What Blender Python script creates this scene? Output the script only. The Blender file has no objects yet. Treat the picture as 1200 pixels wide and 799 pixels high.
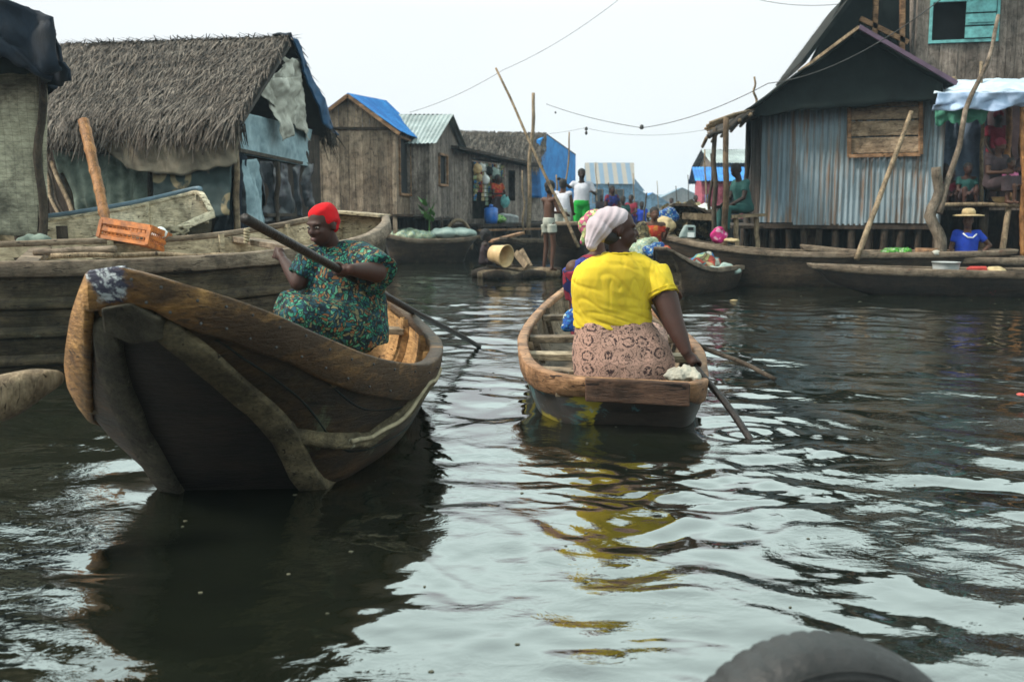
import bpy, bmesh, math, random
import numpy as np
from mathutils import Vector, Matrix, Quaternion, noise
R = math.radians
random.seed(7)
sc = bpy.context.scene
# ------------------------------------------------------------------ camera
F = 1166.67; PITCH = math.atan(151/1166.67); H = 1.2
cam_d = bpy.data.cameras.new('camera'); cam = bpy.data.objects.new('camera', cam_d)
sc.collection.objects.link(cam); sc.camera = cam
cam.location = (0, 0, H); cam.rotation_euler = (math.pi/2 - PITCH, 0, 0)
cam_d.sensor_width = 36; cam_d.lens = 35; cam_d.clip_start = 0.05; cam_d.clip_end = 2500
cam_d.dof.use_dof = True; cam_d.dof.focus_distance = 5.9; cam_d.dof.aperture_fstop = 4.0
# ------------------------------------------------------------------ world + sun
SUN_EL, SUN_AZ = 46, -100          # azimuth from +Y, negative = to the left
w = bpy.data.worlds.new('World'); sc.world = w; w.use_nodes = True
nt = w.node_tree; nt.nodes.clear()
N = nt.nodes.new; L = nt.links.new
out = N('ShaderNodeOutputWorld'); bg = N('ShaderNodeBackground'); bg.inputs[1].default_value = 0.1
sky = N('ShaderNodeTexSky'); sky.sky_type = 'NISHITA'; sky.sun_disc = False
sky.sun_elevation = R(SUN_EL); sky.sun_rotation = R(SUN_AZ); sky.dust_density = 6; sky.air_density = 1.2
tc = N('ShaderNodeTexCoord'); sx = N('ShaderNodeSeparateXYZ'); L(tc.outputs['Generated'], sx.inputs[0])
rp = N('ShaderNodeValToRGB'); L(sx.outputs[2], rp.inputs[0])
e = rp.color_ramp.elements
e[0].position = 0.0; e[0].color = (0.36, 0.38, 0.388, 1)
e[1].position = 0.9; e[1].color = (0.40, 0.47, 0.47, 1)
m_ = e.new(0.19); m_.color = (0.375, 0.39, 0.396, 1)
m_ = e.new(0.34); m_.color = (0.74, 0.90, 0.86, 1)
m_ = e.new(0.55); m_.color = (0.62, 0.76, 0.73, 1)
sc2 = N('ShaderNodeVectorMath'); sc2.operation = 'SCALE'; sc2.inputs[3].default_value = 22
L(rp.outputs[0], sc2.inputs[0])
nz = N('ShaderNodeTexNoise'); nz.inputs['Scale'].default_value = 1.6; nz.inputs['Detail'].default_value = 4
L(tc.outputs['Generated'], nz.inputs[0])
mr = N('ShaderNodeMapRange'); mr.inputs[1].default_value = .3; mr.inputs[2].default_value = .7; mr.inputs[3].default_value = .93; mr.inputs[4].default_value = 1.07
L(nz.outputs[0], mr.inputs[0])
sc3 = N('ShaderNodeVectorMath'); sc3.operation = 'SCALE'; L(sc2.outputs[0], sc3.inputs[0]); L(mr.outputs[0], sc3.inputs[3])
mx = N('ShaderNodeMix'); mx.data_type = 'RGBA'; mx.inputs[0].default_value = 0.9
L(sky.outputs[0], mx.inputs[6]); L(sc3.outputs[0], mx.inputs[7]); L(mx.outputs[2], bg.inputs[0]); L(bg.outputs[0], out.inputs[0])
sd = bpy.data.lights.new('sun', 'SUN'); sd.energy = 4.4; sd.angle = R(12); sd.color = (1, .93, .82)
sun = bpy.data.objects.new('sun', sd); sc.collection.objects.link(sun)
v = Vector((math.sin(R(SUN_AZ))*math.cos(R(SUN_EL)), math.cos(R(SUN_AZ))*math.cos(R(SUN_EL)), math.sin(R(SUN_EL))))
sun.rotation_euler = v.to_track_quat('Z', 'Y').to_euler()
vs = sc.view_settings; vs.view_transform = 'Standard'; vs.look = 'None'; vs.gamma = 1; vs.use_curve_mapping = False
vs.exposure = 0.33
sc.cycles.max_bounces = 6; sc.cycles.volume_bounces = 0; sc.cycles.use_denoising = True
sc.cycles.caustics_reflective = False; sc.cycles.caustics_refractive = False
# ------------------------------------------------------------------ pixel helpers (1200x799 photograph)
cp, sp_ = math.cos(PITCH), math.sin(PITCH)
def ray(px, py):
    xc = (px-600)/F; yc = -(py-399.5)/F
    return Vector((xc, cp + yc*sp_, -sp_ + yc*cp))
def at(px, py, Y):
    d = ray(px, py); return Vector((0, 0, H)) + d*(Y/d.y)
def atz(px, py, z=0.0):
    d = ray(px, py); return Vector((0, 0, H)) + d*((z-H)/d.z)
V = Vector
def proj(p):
    d = p-V((0, 0, H)); z = d.y*cp - d.z*sp_; return 600+F*d.x/z, 399.5-F*(d.y*sp_+d.z*cp)/z
# ------------------------------------------------------------------ object helpers
def setp(o, label=None, cat=None, group=None, kind=None):
    if label: o['label'] = label
    if cat: o['category'] = cat
    if group: o['group'] = group
    if kind: o['kind'] = kind
    return o
def thing(name, label, cat, loc, group=None):
    o = bpy.data.objects.new(name, None); sc.collection.objects.link(o)
    o.location = loc; o.empty_display_size = .1
    return setp(o, label, cat, group)
def root_loc(p):
    v = Vector((0, 0, 0))
    while p is not None:
        v += p.location; p = p.parent
    return v
def link_mesh(name, me, mat, parent=None, loc=None):
    """me is in world coordinates"""
    base = root_loc(parent) if parent is not None else V(loc) if loc is not None else V((0, 0, 0))
    n = len(me.vertices)
    co = np.empty(n*3); me.vertices.foreach_get('co', co); co = co.reshape(-1, 3) - np.array(base)
    me.vertices.foreach_set('co', co.ravel()); me.update()
    o = bpy.data.objects.new(name, me); sc.collection.objects.link(o)
    if parent is not None: o.parent = parent
    else: o.location = base
    if mat:
        for m in (mat if isinstance(mat, (list, tuple)) else [mat]): me.materials.append(m)
    return o
def copy_tree(o, parent=None):
    c = o.copy(); sc.collection.objects.link(c); c.parent = parent
    for ch in [x for x in bpy.data.objects if x.parent == o]: copy_tree(ch, c)
    return c
def perp(d):
    d = d.normalized(); a = V((0, 0, 1)) if abs(d.z) < .9 else V((1, 0, 0))
    u = d.cross(a).normalized(); return u, u.cross(d).normalized()
class MB:
    def __init__(s): s.v = []; s.f = []; s.mi = []; s.m = 0
    def add(s, vs, fs):
        k = len(s.v); s.v.extend([tuple(x) for x in vs]); s.f.extend([tuple(i+k for i in f) for f in fs]); s.mi.extend([s.m]*len(fs))
    def hexa(s, p):   # 8 pts: bottom 4 ccw, top 4
        s.add(p, [(0, 3, 2, 1), (4, 5, 6, 7), (0, 1, 5, 4), (1, 2, 6, 5), (2, 3, 7, 6), (3, 0, 4, 7)])
    def box(s, c, size, rz=0, M=None):
        c = V(c); hx, hy, hz = size[0]/2, size[1]/2, size[2]/2
        M = M or Matrix.Rotation(rz, 3, 'Z')
        s.hexa([c + M @ V(q) for q in [(-hx, -hy, -hz), (hx, -hy, -hz), (hx, hy, -hz), (-hx, hy, -hz), (-hx, -hy, hz), (hx, -hy, hz), (hx, hy, hz), (-hx, hy, hz)]])
    def beam(s, a, b, wd, th, up=None):
        a, b = V(a), V(b); d = (b-a).normalized(); up = V(up) if up is not None else V((0, 0, 1))
        if abs(d.dot(up)) > .98: up = V((0, 1, 0))
        u = d.cross(up).normalized()*wd/2; n = u.cross(d).normalized()*th/2
        s.hexa([a-u-n, a+u-n, b+u-n, b-u-n, a-u+n, a+u+n, b+u+n, b-u+n])
    def tube(s, pts, rad, n=8, cap=True):
        pts = [V(p) for p in pts]; k = len(s.v); m = len(pts)
        if not isinstance(rad, (list, tuple)): rad = [rad]*m
        u = None; vs = []
        for i, p in enumerate(pts):
            d = (pts[min(i+1, m-1)] - pts[max(i-1, 0)]).normalized()
            if u is None: u, _ = perp(d)
            u = (u - d*u.dot(d)).normalized(); w_ = d.cross(u)
            for j in range(n):
                a = 2*math.pi*j/n; vs.append(p + (u*math.cos(a) + w_*math.sin(a))*rad[i])
        fs = [(i*n+j, i*n+(j+1) % n, (i+1)*n+(j+1) % n, (i+1)*n+j) for i in range(m-1) for j in range(n)]
        if cap: fs += [tuple(range(n-1, -1, -1)), tuple(range((m-1)*n, m*n))]
        s.add(vs, fs)
    def capsule(s, a, b, r0, r1, n=12):
        a, b = V(a), V(b); d = (b-a); l = d.length; d = d.normalized() if l > 1e-6 else V((0, 0, 1))
        pts = []; rr = []
        for t in (-85, -60, -30): pts.append(a + d*r0*math.sin(R(t))); rr.append(r0*math.cos(R(t)))
        pts.append(a); rr.append(r0); pts.append(b); rr.append(r1)
        for t in (30, 60, 85): pts.append(b + d*r1*math.sin(R(t))); rr.append(r1*math.cos(R(t)))
        s.tube(pts, rr, n)
    def chain(s, pts, rads, n=12):
        for i in range(len(pts)-1): s.capsule(pts[i], pts[i+1], rads[i], rads[i+1], n)
    def ell(s, c, r, M=None, nu=16, nv=10):
        c = V(c); M = M or Matrix.Identity(3); vs = []
        for i in range(1, nv):
            t = math.pi*i/nv
            for j in range(nu):
                p = 2*math.pi*j/nu; vs.append(c + M @ V((r[0]*math.sin(t)*math.cos(p), r[1]*math.sin(t)*math.sin(p), r[2]*math.cos(t))))
        top = len(vs); vs.append(c + M @ V((0, 0, r[2]))); vs.append(c + M @ V((0, 0, -r[2])))
        fs = [(i*nu+j, (i+1)*nu+j, (i+1)*nu+(j+1) % nu, i*nu+(j+1) % nu) for i in range(nv-2) for j in range(nu)]
        fs += [(top, j, (j+1) % nu) for j in range(nu)] + [(top+1, (nv-2)*nu+(j+1) % nu, (nv-2)*nu+j) for j in range(nu)]
        s.add(vs, fs)
    def loft(s, rings, close=True, cap=True):
        n = len(rings[0]); vs = [p for r_ in rings for p in r_]; m = len(rings)
        jn = n if close else n-1
        fs = [(i*n+j, i*n+(j+1) % n, (i+1)*n+(j+1) % n, (i+1)*n+j) for i in range(m-1) for j in range(jn)]
        if cap: fs += [tuple(range(n-1, -1, -1)), tuple(range((m-1)*n, m*n))]
        s.add(vs, fs)
    def grid(s, P, thick=0.0, nrm=None):
        """P[i][j] points; with thick a closed slab"""
        m, n = len(P), len(P[0])
        if thick == 0:
            s.add([p for r_ in P for p in r_], [(i*n+j, i*n+j+1, (i+1)*n+j+1, (i+1)*n+j) for i in range(m-1) for j in range(n-1)]); return
        Q = []
        for i in range(m):
            q = []
            for j in range(n):
                a = P[min(i+1, m-1)][j]-P[max(i-1, 0)][j]; b = P[i][min(j+1, n-1)]-P[i][max(j-1, 0)]
                nn = a.cross(b); nn = nn.normalized() if nn.length > 1e-9 else V((0, 0, 1))
                q.append(P[i][j] + nn*thick)
            Q.append(q)
        vs = [p for r_ in P for p in r_] + [p for r_ in Q for p in r_]; k = m*n
        fs = []
        for i in range(m-1):
            for j in range(n-1):
                a = (i*n+j, i*n+j+1, (i+1)*n+j+1, (i+1)*n+j)
                fs.append(a[::-1]); fs.append(tuple(x+k for x in a))
        for j in range(n-1):
            fs.append((j, j+1, j+1+k, j+k)); a = (m-1)*n; fs.append((a+j+1, a+j, a+j+k, a+j+1+k))
        for i in range(m-1):
            fs.append(((i+1)*n, i*n, i*n+k, (i+1)*n+k)); a = n-1; fs.append((i*n+a, (i+1)*n+a, (i+1)*n+a+k, i*n+a+k))
        s.add(vs, fs)
    def build(s, name, mat, parent=None, smooth=False, bevel=0, loc=None, jit=0):
        me = bpy.data.meshes.new(name)
        vs = s.v
        if jit: vs = [tuple(a + random.uniform(-jit, jit) for a in q) for q in vs]
        me.from_pydata(vs, [], s.f); 
        if any(s.mi): me.polygons.foreach_set('material_index', s.mi)
        if smooth: me.polygons.foreach_set('use_smooth', [True]*len(me.polygons))
        if parent is None and loc is None:
            a = np.array(s.v); loc = ((a[:, 0].min()+a[:, 0].max())/2, (a[:, 1].min()+a[:, 1].max())/2, a[:, 2].min())
        o = link_mesh(name, me, mat, parent, loc)
        if bevel:
            b = o.modifiers.new('bevel', 'BEVEL'); b.width = bevel; b.segments = 2; b.limit_method = 'ANGLE'
        return o
    def blob(s, name, mat, parent=None, voxel=.012, smooth=4, loc=None, disp=None, fac=.5):
        """union of all closed primitives as one continuous surface"""
        me = bpy.data.meshes.new(name); me.from_pydata(s.v, [], s.f)
        t = bpy.data.objects.new('t', me); sc.collection.objects.link(t)
        r_ = t.modifiers.new('r', 'REMESH'); r_.mode = 'VOXEL'; r_.voxel_size = voxel
        q = t.modifiers.new('s', 'SMOOTH'); q.factor = fac; q.iterations = smooth
        dg = bpy.context.evaluated_depsgraph_get(); m2 = bpy.data.meshes.new_from_object(t.evaluated_get(dg), depsgraph=dg)
        bpy.data.objects.remove(t); bpy.data.meshes.remove(me); m2.name = name
        m2.polygons.foreach_set('use_smooth', [True]*len(m2.polygons))
        if disp:
            nn = [v.normal.copy() for v in m2.vertices]
            for v, n_ in zip(m2.vertices, nn): v.co = v.co + n_*disp(v.co, n_)
        m2.materials.clear()
        if parent is None and loc is None:
            a = np.array(s.v); loc = ((a[:, 0].min()+a[:, 0].max())/2, (a[:, 1].min()+a[:, 1].max())/2, a[:, 2].min())
        return link_mesh(name, m2, mat, parent, loc)
# ------------------------------------------------------------------ materials
MATS = {}
def newmat(name):
    m = bpy.data.materials.new(name); m.use_nodes = True; t = m.node_tree; t.nodes.clear()
    o = t.nodes.new('ShaderNodeOutputMaterial'); b = t.nodes.new('ShaderNodeBsdfPrincipled'); t.links.new(b.outputs[0], o.inputs[0])
    return m, t, b
def c4(c): return (c[0], c[1], c[2], 1)
def noise_node(t, vec, scale, detail=5, rough=.6, dist=0):
    n = t.nodes.new('ShaderNodeTexNoise'); n.inputs['Scale'].default_value = scale; n.inputs['Detail'].default_value = detail
    n.inputs['Roughness'].default_value = rough; n.inputs['Distortion'].default_value = dist
    t.links.new(vec, n.inputs['Vector']); return n.outputs[0]
def ramp(t, fac, stops):
    r_ = t.nodes.new('ShaderNodeValToRGB'); t.links.new(fac, r_.inputs[0]); e = r_.color_ramp.elements
    e[0].position, e[0].color = stops[0][0], c4(stops[0][1]); e[1].position, e[1].color = stops[-1][0], c4(stops[-1][1])
    for p, c in stops[1:-1]: x = e.new(p); x.color = c4(c)
    return r_.outputs[0]
def mixc(t, fac, a, b, mode='MIX'):
    m = t.nodes.new('ShaderNodeMix'); m.data_type = 'RGBA'; m.blend_type = mode
    for s, i in ((fac, 0), (a, 6), (b, 7)):
        if hasattr(s, 'links'): t.links.new(s, m.inputs[i])
        else: m.inputs[i].default_value = c4(s) if i else s
    return m.outputs[2]
def mapr(t, x, a, b, c, d):
    m = t.nodes.new('ShaderNodeMapRange'); t.links.new(x, m.inputs[0])
    for i, q in enumerate((a, b, c, d)): m.inputs[i+1].default_value = q
    return m.outputs[0]
def mapping(t, vec, scale, rot=(0, 0, 0)):
    m = t.nodes.new('ShaderNodeMapping'); m.inputs['Scale'].default_value = scale; m.inputs['Rotation'].default_value = rot
    t.links.new(vec, m.inputs['Vector']); return m.outputs[0]
def objco(t): return t.nodes.new('ShaderNodeTexCoord').outputs['Object']
def bump(t, b, h, strength=.3, dist=.01):
    n = t.nodes.new('ShaderNodeBump'); n.inputs['Strength'].default_value = strength; n.inputs['Distance'].default_value = dist
    t.links.new(h, n.inputs['Height']); t.links.new(n.outputs[0], b.inputs['Normal'])
def wood(name, c1, c2, grain=(1, 1, .12), sc_=14, rough=.75, island=.5, stain=(.4, .36, .3), stain_amt=.7, patch=None, patch_thr=.6, patch_sc=2.5, bmp=.7, crack=1):
    """weathered timber: stretched grain, per-board tone, dark stains, optional worn or painted patches"""
    m, t, b = newmat(name); co = objco(t); g = mapping(t, co, grain)
    n1 = noise_node(t, g, sc_, 8, .65, .3); col = ramp(t, n1, [(.3, c2), (.68, c1)])
    n2 = noise_node(t, g, sc_*5, 4, .7)
    col = mixc(t, 1, col, ramp(t, n2, [(.3, (.55, .52, .5)), (.6, (1.05, 1.05, 1.05))]), 'MULTIPLY')
    if crack:
        n5 = noise_node(t, mapping(t, co, tuple(x*1.6 for x in grain)), sc_*2.2, 2, .5, 1.2)
        col = mixc(t, crack, col, ramp(t, n5, [(.30, (.12, .1, .09)), (.37, (1, 1, 1))]), 'MULTIPLY')
        n6 = noise_node(t, co, 6.5, 7, .72, .5); col = mixc(t, .85, col, ramp(t, n6, [(.34, (.32, .3, .28)), (.55, (1.15, 1.12, 1.08))]), 'MULTIPLY')
    n3 = noise_node(t, co, 1.7, 6, .65, .6)
    col = mixc(t, ramp(t, n3, [(.42, (0, 0, 0)), (.62, (1, 1, 1))]), col, mixc(t, stain_amt, col, stain, 'MULTIPLY'))
    if patch:
        n4 = noise_node(t, mapping(t, co, (1, 1, 1)), patch_sc, 10, .72, .8)
        col = mixc(t, ramp(t, n4, [(patch_thr, (0, 0, 0)), (patch_thr+.06, (1, 1, 1))]), col, patch)
    if island:
        g_ = t.nodes.new('ShaderNodeNewGeometry'); f = mapr(t, g_.outputs['Random Per Island'], 0, 1, 1-island, 1+island)
        h = t.nodes.new('ShaderNodeHueSaturation'); t.links.new(f, h.inputs['Value']); t.links.new(col, h.inputs['Color']); col = h.outputs[0]
    t.links.new(col, b.inputs['Base Color']); b.inputs['Roughness'].default_value = rough; b.inputs['Specular IOR Level'].default_value = .22
    mh = t.nodes.new('ShaderNodeMath'); mh.operation = 'ADD'; t.links.new(n1, mh.inputs[0]); t.links.new(n2, mh.inputs[1])
    bump(t, b, mh.outputs[0], bmp, .012)
    return m
def plain(name, c, rough=.6, var=.25, sc_=6, metallic=0, bmp=.15, bsc=40, c2=None, detail=5):
    m, t, b = newmat(name); co = objco(t)
    n = noise_node(t, co, sc_, detail, .6)
    d = c2 or tuple(x*(1-var*1.6) for x in c); col = ramp(t, n, [(.35, d), (.65, c)])
    t.links.new(col, b.inputs['Base Color']); b.inputs['Roughness'].default_value = rough; b.inputs['Metallic'].default_value = metallic
    if bmp: bump(t, b, noise_node(t, co, bsc, 4), bmp, .01)
    return m
def metal(name, c, rust=(.16, .08, .045), thr=.55, streak=(6, 6, .5), rough=.55, c2=None, sheet=.12):
    """corrugated iron: rust streaks down the sheet"""
    m, t, b = newmat(name); co = objco(t)
    n = noise_node(t, mapping(t, co, streak), 1.2, 8, .7, .2); n0 = noise_node(t, co, .9, 5, .6)
    base = mixc(t, ramp(t, n0, [(.4, (0, 0, 0)), (.6, (1, 1, 1))]), c, c2 or tuple(x*.6 for x in c))
    base = mixc(t, 1, base, ramp(t, noise_node(t, mapping(t, co, (30, 30, .8)), 1, 3, .6), [(.3, (.6, .6, .6)), (.65, (1.1, 1.1, 1.1))]), 'MULTIPLY')
    g_ = t.nodes.new('ShaderNodeNewGeometry'); base = mixc(t, 1, base, ramp(t, g_.outputs['Random Per Island'], [(0, (.72, .74, .76)), (1, (1.12, 1.1, 1.08))]), 'MULTIPLY')
    col = mixc(t, ramp(t, n, [(thr, (0, 0, 0)), (thr+.12, (1, 1, 1))]), base, rust)
    t.links.new(col, b.inputs['Base Color']); b.inputs['Roughness'].default_value = rough; b.inputs['Specular IOR Level'].default_value = .15
    bump(t, b, noise_node(t, co, 30, 5), .2, .008); return m
def fabric(name, c, c2=None, rough=.9, sc_=5, weave=True, bmp=.35):
    m, t, b = newmat(name); co = objco(t)
    n = noise_node(t, co, sc_, 7, .65, .5); col = ramp(t, n, [(.32, c2 or tuple(x*.55 for x in c)), (.66, c)])
    t.links.new(col, b.inputs['Base Color']); b.inputs['Roughness'].default_value = rough
    b.inputs['Specular IOR Level'].default_value = .2
    bump(t, b, noise_node(t, mapping(t, co, (1, 1, .35)), 22, 6, .6, 1), bmp, .012); return m
def skin(name, c):
    m, t, b = newmat(name); co = objco(t); b.inputs['Specular IOR Level'].default_value = .22
    col = ramp(t, noise_node(t, co, 9, 6), [(.3, tuple(x*.72 for x in c)), (.7, c)])
    t.links.new(col, b.inputs['Base Color']); b.inputs['Roughness'].default_value = .55
    b.inputs['Subsurface Weight'].default_value = .0
    bump(t, b, noise_node(t, co, 160, 3), .12, .002); return m
def cells(name, cols, scale=22, rough=.85, line=(.01, .015, .015), edge=.06, dist=.0):
    """printed cloth: cells of several colours between dark lines"""
    m, t, b = newmat(name); co = objco(t)
    if dist:
        nn = t.nodes.new('ShaderNodeTexNoise'); nn.inputs['Scale'].default_value = 9; t.links.new(co, nn.inputs['Vector'])
        co = mixc(t, dist, co, nn.outputs[1])
    vo = t.nodes.new('ShaderNodeTexVoronoi'); vo.inputs['Scale'].default_value = scale; t.links.new(co, vo.inputs['Vector'])
    sep = t.nodes.new('ShaderNodeSeparateColor'); t.links.new(vo.outputs['Color'], sep.inputs[0])
    k = len(cols); col = ramp(t, sep.outputs[0], [(i/k, c) for i, c in enumerate(cols)])
    for nd in t.nodes:
        if nd.type == 'VALTORGB': nd.color_ramp.interpolation = 'CONSTANT'
    ve = t.nodes.new('ShaderNodeTexVoronoi'); ve.feature = 'DISTANCE_TO_EDGE'; ve.inputs['Scale'].default_value = scale; t.links.new(co, ve.inputs['Vector'])
    col = mixc(t, ramp(t, ve.outputs[0], [(edge*.6, (1, 1, 1)), (edge, (0, 0, 0))]), col, line)
    ns = noise_node(t, objco(t), 3.2, 4); col = mixc(t, 1, col, ramp(t, ns, [(.35, (.35, .4, .4)), (.62, (1.1, 1.1, 1.05))]), 'MULTIPLY')
    t.links.new(col, b.inputs['Base Color']); b.inputs['Roughness'].default_value = rough; b.inputs['Specular IOR Level'].default_value = .2
    bump(t, b, noise_node(t, mapping(t, objco(t), (1, 1, .4)), 18, 5, .6, 1), .3, .012); return m
# ------------------------------------------------------------------ palette
M = MATS
M['hull'] = wood('hull_timber', (.085, .047, .02), (.011, .008, .006), (.35, .12, 1.5), 9, .6, 0, (.22, .25, .2), .85, (.075, .08, .05), .58, 3, bmp=1.1)
M['hull_dark'] = wood('tarred_hull_timber', (.085, .058, .038), (.014, .011, .009), (.3, .2, 1.4), 8, .5, 0, (.3, .3, .28), .7, (.07, .065, .05), .66, 4)
M['tar'] = wood('soot_black_bottom_board', (.02, .014, .010), (.005, .004, .0035), (.3, .2, 1.4), 8, .7, 0, (.3, .3, .28), .7, (.04, .035, .025), .66, 4)
M['batten_dark'] = wood('dark_batten_timber', (.09, .082, .06), (.022, .02, .016), (.8, .3, 1), 12, .8, 0, (.4, .38, .33), .7, (.24, .22, .16), .64, 9, .9)
M['hull_c'] = wood('mossy_hull_timber', (.13, .1, .065), (.022, .018, .013), (.25, .3, 1.6), 8, .65, 0, (.28, .33, .24), .8, (.12, .12, .09), .63, 3)
M['rail'] = wood('gunwale_timber', (.42, .23, .085), (.13, .062, .025), (.5, .15, 1.2), 11, .6, 0, (.35, .3, .28), .75, (.07, .045, .03), .62, 3.5)
def rail_stained_shaded():
    m = wood('shaded_stained_gunwale_timber', (.44, .25, .09), (.15, .072, .028), (.5, .15, 1.2), 11, .6, 0, (.35, .3, .28), .75, (.06, .035, .02), .6, 3.5, bmp=1)
    t = m.node_tree; b = [n for n in t.nodes if n.type == 'BSDF_PRINCIPLED'][0]; col = b.inputs['Base Color'].links[0].from_socket; co = objco(t)
    # sun-averted right side: shade painted into the colour, broken up by wet stains
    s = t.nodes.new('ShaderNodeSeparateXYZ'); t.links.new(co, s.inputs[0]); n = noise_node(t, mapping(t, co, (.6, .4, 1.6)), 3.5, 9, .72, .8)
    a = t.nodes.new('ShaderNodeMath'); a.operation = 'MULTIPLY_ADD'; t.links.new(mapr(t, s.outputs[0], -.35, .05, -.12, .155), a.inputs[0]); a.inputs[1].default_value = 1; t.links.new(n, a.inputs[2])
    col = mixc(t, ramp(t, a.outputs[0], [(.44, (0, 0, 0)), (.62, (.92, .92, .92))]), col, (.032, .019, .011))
    # old white and blue-black paint on the very nose
    q = at(128, 328, 3.25) - V((-1.1, 5.3, 0)); d = t.nodes.new('ShaderNodeVectorMath'); d.operation = 'DISTANCE'; t.links.new(co, d.inputs[0]); d.inputs[1].default_value = q
    k = t.nodes.new('ShaderNodeMath'); k.operation = 'MULTIPLY_ADD'; t.links.new(noise_node(t, co, 16, 6, .7), k.inputs[0]); k.inputs[1].default_value = .12; t.links.new(d.outputs['Value'], k.inputs[2])
    pc = ramp(t, noise_node(t, co, 24, 5, .7), [(.47, (.035, .035, .06)), (.55, (.45, .48, .5))])
    t.links.new(mixc(t, ramp(t, k.outputs[0], [(.13, (1, 1, 1)), (.145, (0, 0, 0))]), col, pc), b.inputs['Base Color']); return m
M['rail_a'] = rail_stained_shaded()
M['rail_b'] = wood('tan_gunwale_timber', (.42, .24, .13), (.2, .11, .06), (.3, .3, 1), 11, .6, 0, (.4, .34, .3), .7, (.09, .06, .05), .63, 3)
M['rail_c'] = wood('grey_gunwale_timber', (.27, .215, .16), (.09, .068, .05), (.2, .4, 1.2), 10, .7, 0, (.4, .35, .32), .6, (.12, .06, .04), .62, 3)
M['inside'] = wood('inner_hull_timber', (.30, .235, .165), (.11, .085, .06), (.4, .15, 1.2), 10, .75, 0, (.35, .35, .33), .7, (.42, .44, .42), .63, 4)
M['inside_pale'] = wood('pale_inner_hull_timber', (.5, .43, .31), (.28, .235, .165), (.2, .3, 1), 9, .75, 0, (.5, .48, .42), .5, (.16, .14, .11), .65, 5)
M['cream_hull'] = wood('cream_hull_timber', (.85, .78, .6), (.6, .52, .38), (.2, .3, 1), 9, .75, 0, (.5, .48, .42), .5, (.16, .14, .11), .68, 5)
M['inside_warm'] = wood('warm_inner_hull_timber', (.5, .3, .13), (.25, .14, .06), (.5, .12, 1.2), 10, .7, 0, (.45, .42, .4), .6, (.18, .15, .11), .6, 4)
M['batten'] = wood('worn_batten_timber', (.215, .178, .11), (.045, .038, .026), (.8, .3, 1), 14, .8, 0, (.4, .38, .33), .7, (.36, .34, .26), .62, 9, .9)
M['grey_block'] = wood('grey_block_timber', (.12, .108, .08), (.035, .031, .024), (1, .4, 1), 9, .8, 0, (.4, .38, .33), .7, (.2, .19, .15), .62, 9, .9)
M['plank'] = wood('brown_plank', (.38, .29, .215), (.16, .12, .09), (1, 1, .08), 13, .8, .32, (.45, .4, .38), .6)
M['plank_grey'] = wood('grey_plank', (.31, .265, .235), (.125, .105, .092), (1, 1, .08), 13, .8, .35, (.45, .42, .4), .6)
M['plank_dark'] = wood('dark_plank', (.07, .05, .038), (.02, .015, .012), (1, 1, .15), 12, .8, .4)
M['plank_warm'] = wood('warm_plank', (.40, .235, .13), (.16, .09, .05), (.12, .3, 1), 10, .75, .25, (.4, .35, .32), .6)
M['pole'] = wood('peeled_pole', (.36, .28, .185), (.14, .1, .065), (1, 1, .2), 16, .7, 0, (.5, .45, .4), .5)
M['pole_dark'] = wood('dark_pole', (.10, .078, .058), (.03, .023, .018), (1, 1, .2), 16, .75, .2)
M['pole_black'] = wood('wet_black_pole', (.03, .024, .022), (.01, .009, .009), (1, 1, .3), 12, .4, 0)
M['stilt'] = wood('mangrove_stilt', (.075, .055, .04), (.016, .012, .01), (1, 1, .2), 10, .8, .5)
M['bamboo'] = wood('orange_bamboo', (.46, .23, .085), (.23, .1, .04), (1, 1, .2), 14, .5, 0)
M['thatch'] = wood('dry_thatch', (.165, .145, .125), (.05, .044, .04), (1, 1, 1), 9, .9, .7, (.5, .45, .42), .7)
M['thatch_dark'] = plain('thatch_underlay', (.04, .032, .026), .95)
M['iron_blue'] = metal('blue_painted_iron', (.04, .25, .62), (.1, .2, .35), .7, (3, 3, 1), .6, (.02, .14, .42))
M['iron_grey'] = metal('grey_iron_sheet', (.36, .42, .42), (.15, .1, .07), .62)
M['iron_hut'] = metal('rusty_blue_grey_iron', (.235, .30, .345), (.16, .11, .08), .49, (9, 9, .35), .6, (.19, .235, .26))
M['iron_far'] = metal('far_iron_sheet', (.3, .38, .45), (.2, .2, .2), .6)
M['mat_wall'] = None
def mat_wall():
    m, t, b = newmat('woven_mat'); co = objco(t)
    br = t.nodes.new('ShaderNodeTexBrick'); br.inputs['Scale'].default_value = 6; br.offset = 0; br.squash = 1; br.inputs['Row Height'].default_value = .4; br.inputs['Color1'].default_value = (.44, .41, .30, 1); br.inputs['Color2'].default_value = (.36, .335, .24, 1)
    br.inputs['Mortar'].default_value = (.24, .215, .155, 1); br.inputs['Mortar Size'].default_value = .012
    t.links.new(mapping(t, co, (1, 1, 1), (math.pi/2, 0, 0)), br.inputs[0])
    n = noise_node(t, co, 2.2, 8, .7, .6); col = mixc(t, ramp(t, n, [(.45, (0, 0, 0)), (.65, (1, 1, 1))]), br.outputs[0], (.10, .09, .065))
    n2 = noise_node(t, mapping(t, co, (1, 1, 3)), 14, 6, .7); col = mixc(t, 1, col, ramp(t, n2, [(.3, (.5, .5, .48)), (.6, (1.1, 1.1, 1.1))]), 'MULTIPLY')
    t.links.new(col, b.inputs[0]); b.inputs['Roughness'].default_value = .9; bump(t, b, n2, .5, .015); return m
M['mat_wall'] = mat_wall()
M['tarp_dark'] = fabric('dark_blue_tarpaulin', (.012, .021, .036), (.004, .006, .01), .7, 3, bmp=.7)
M['tarp_black'] = fabric('black_green_tarpaulin', (.010, .0155, .0145), (.004, .006, .006), .8, 3, bmp=.5)
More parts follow.
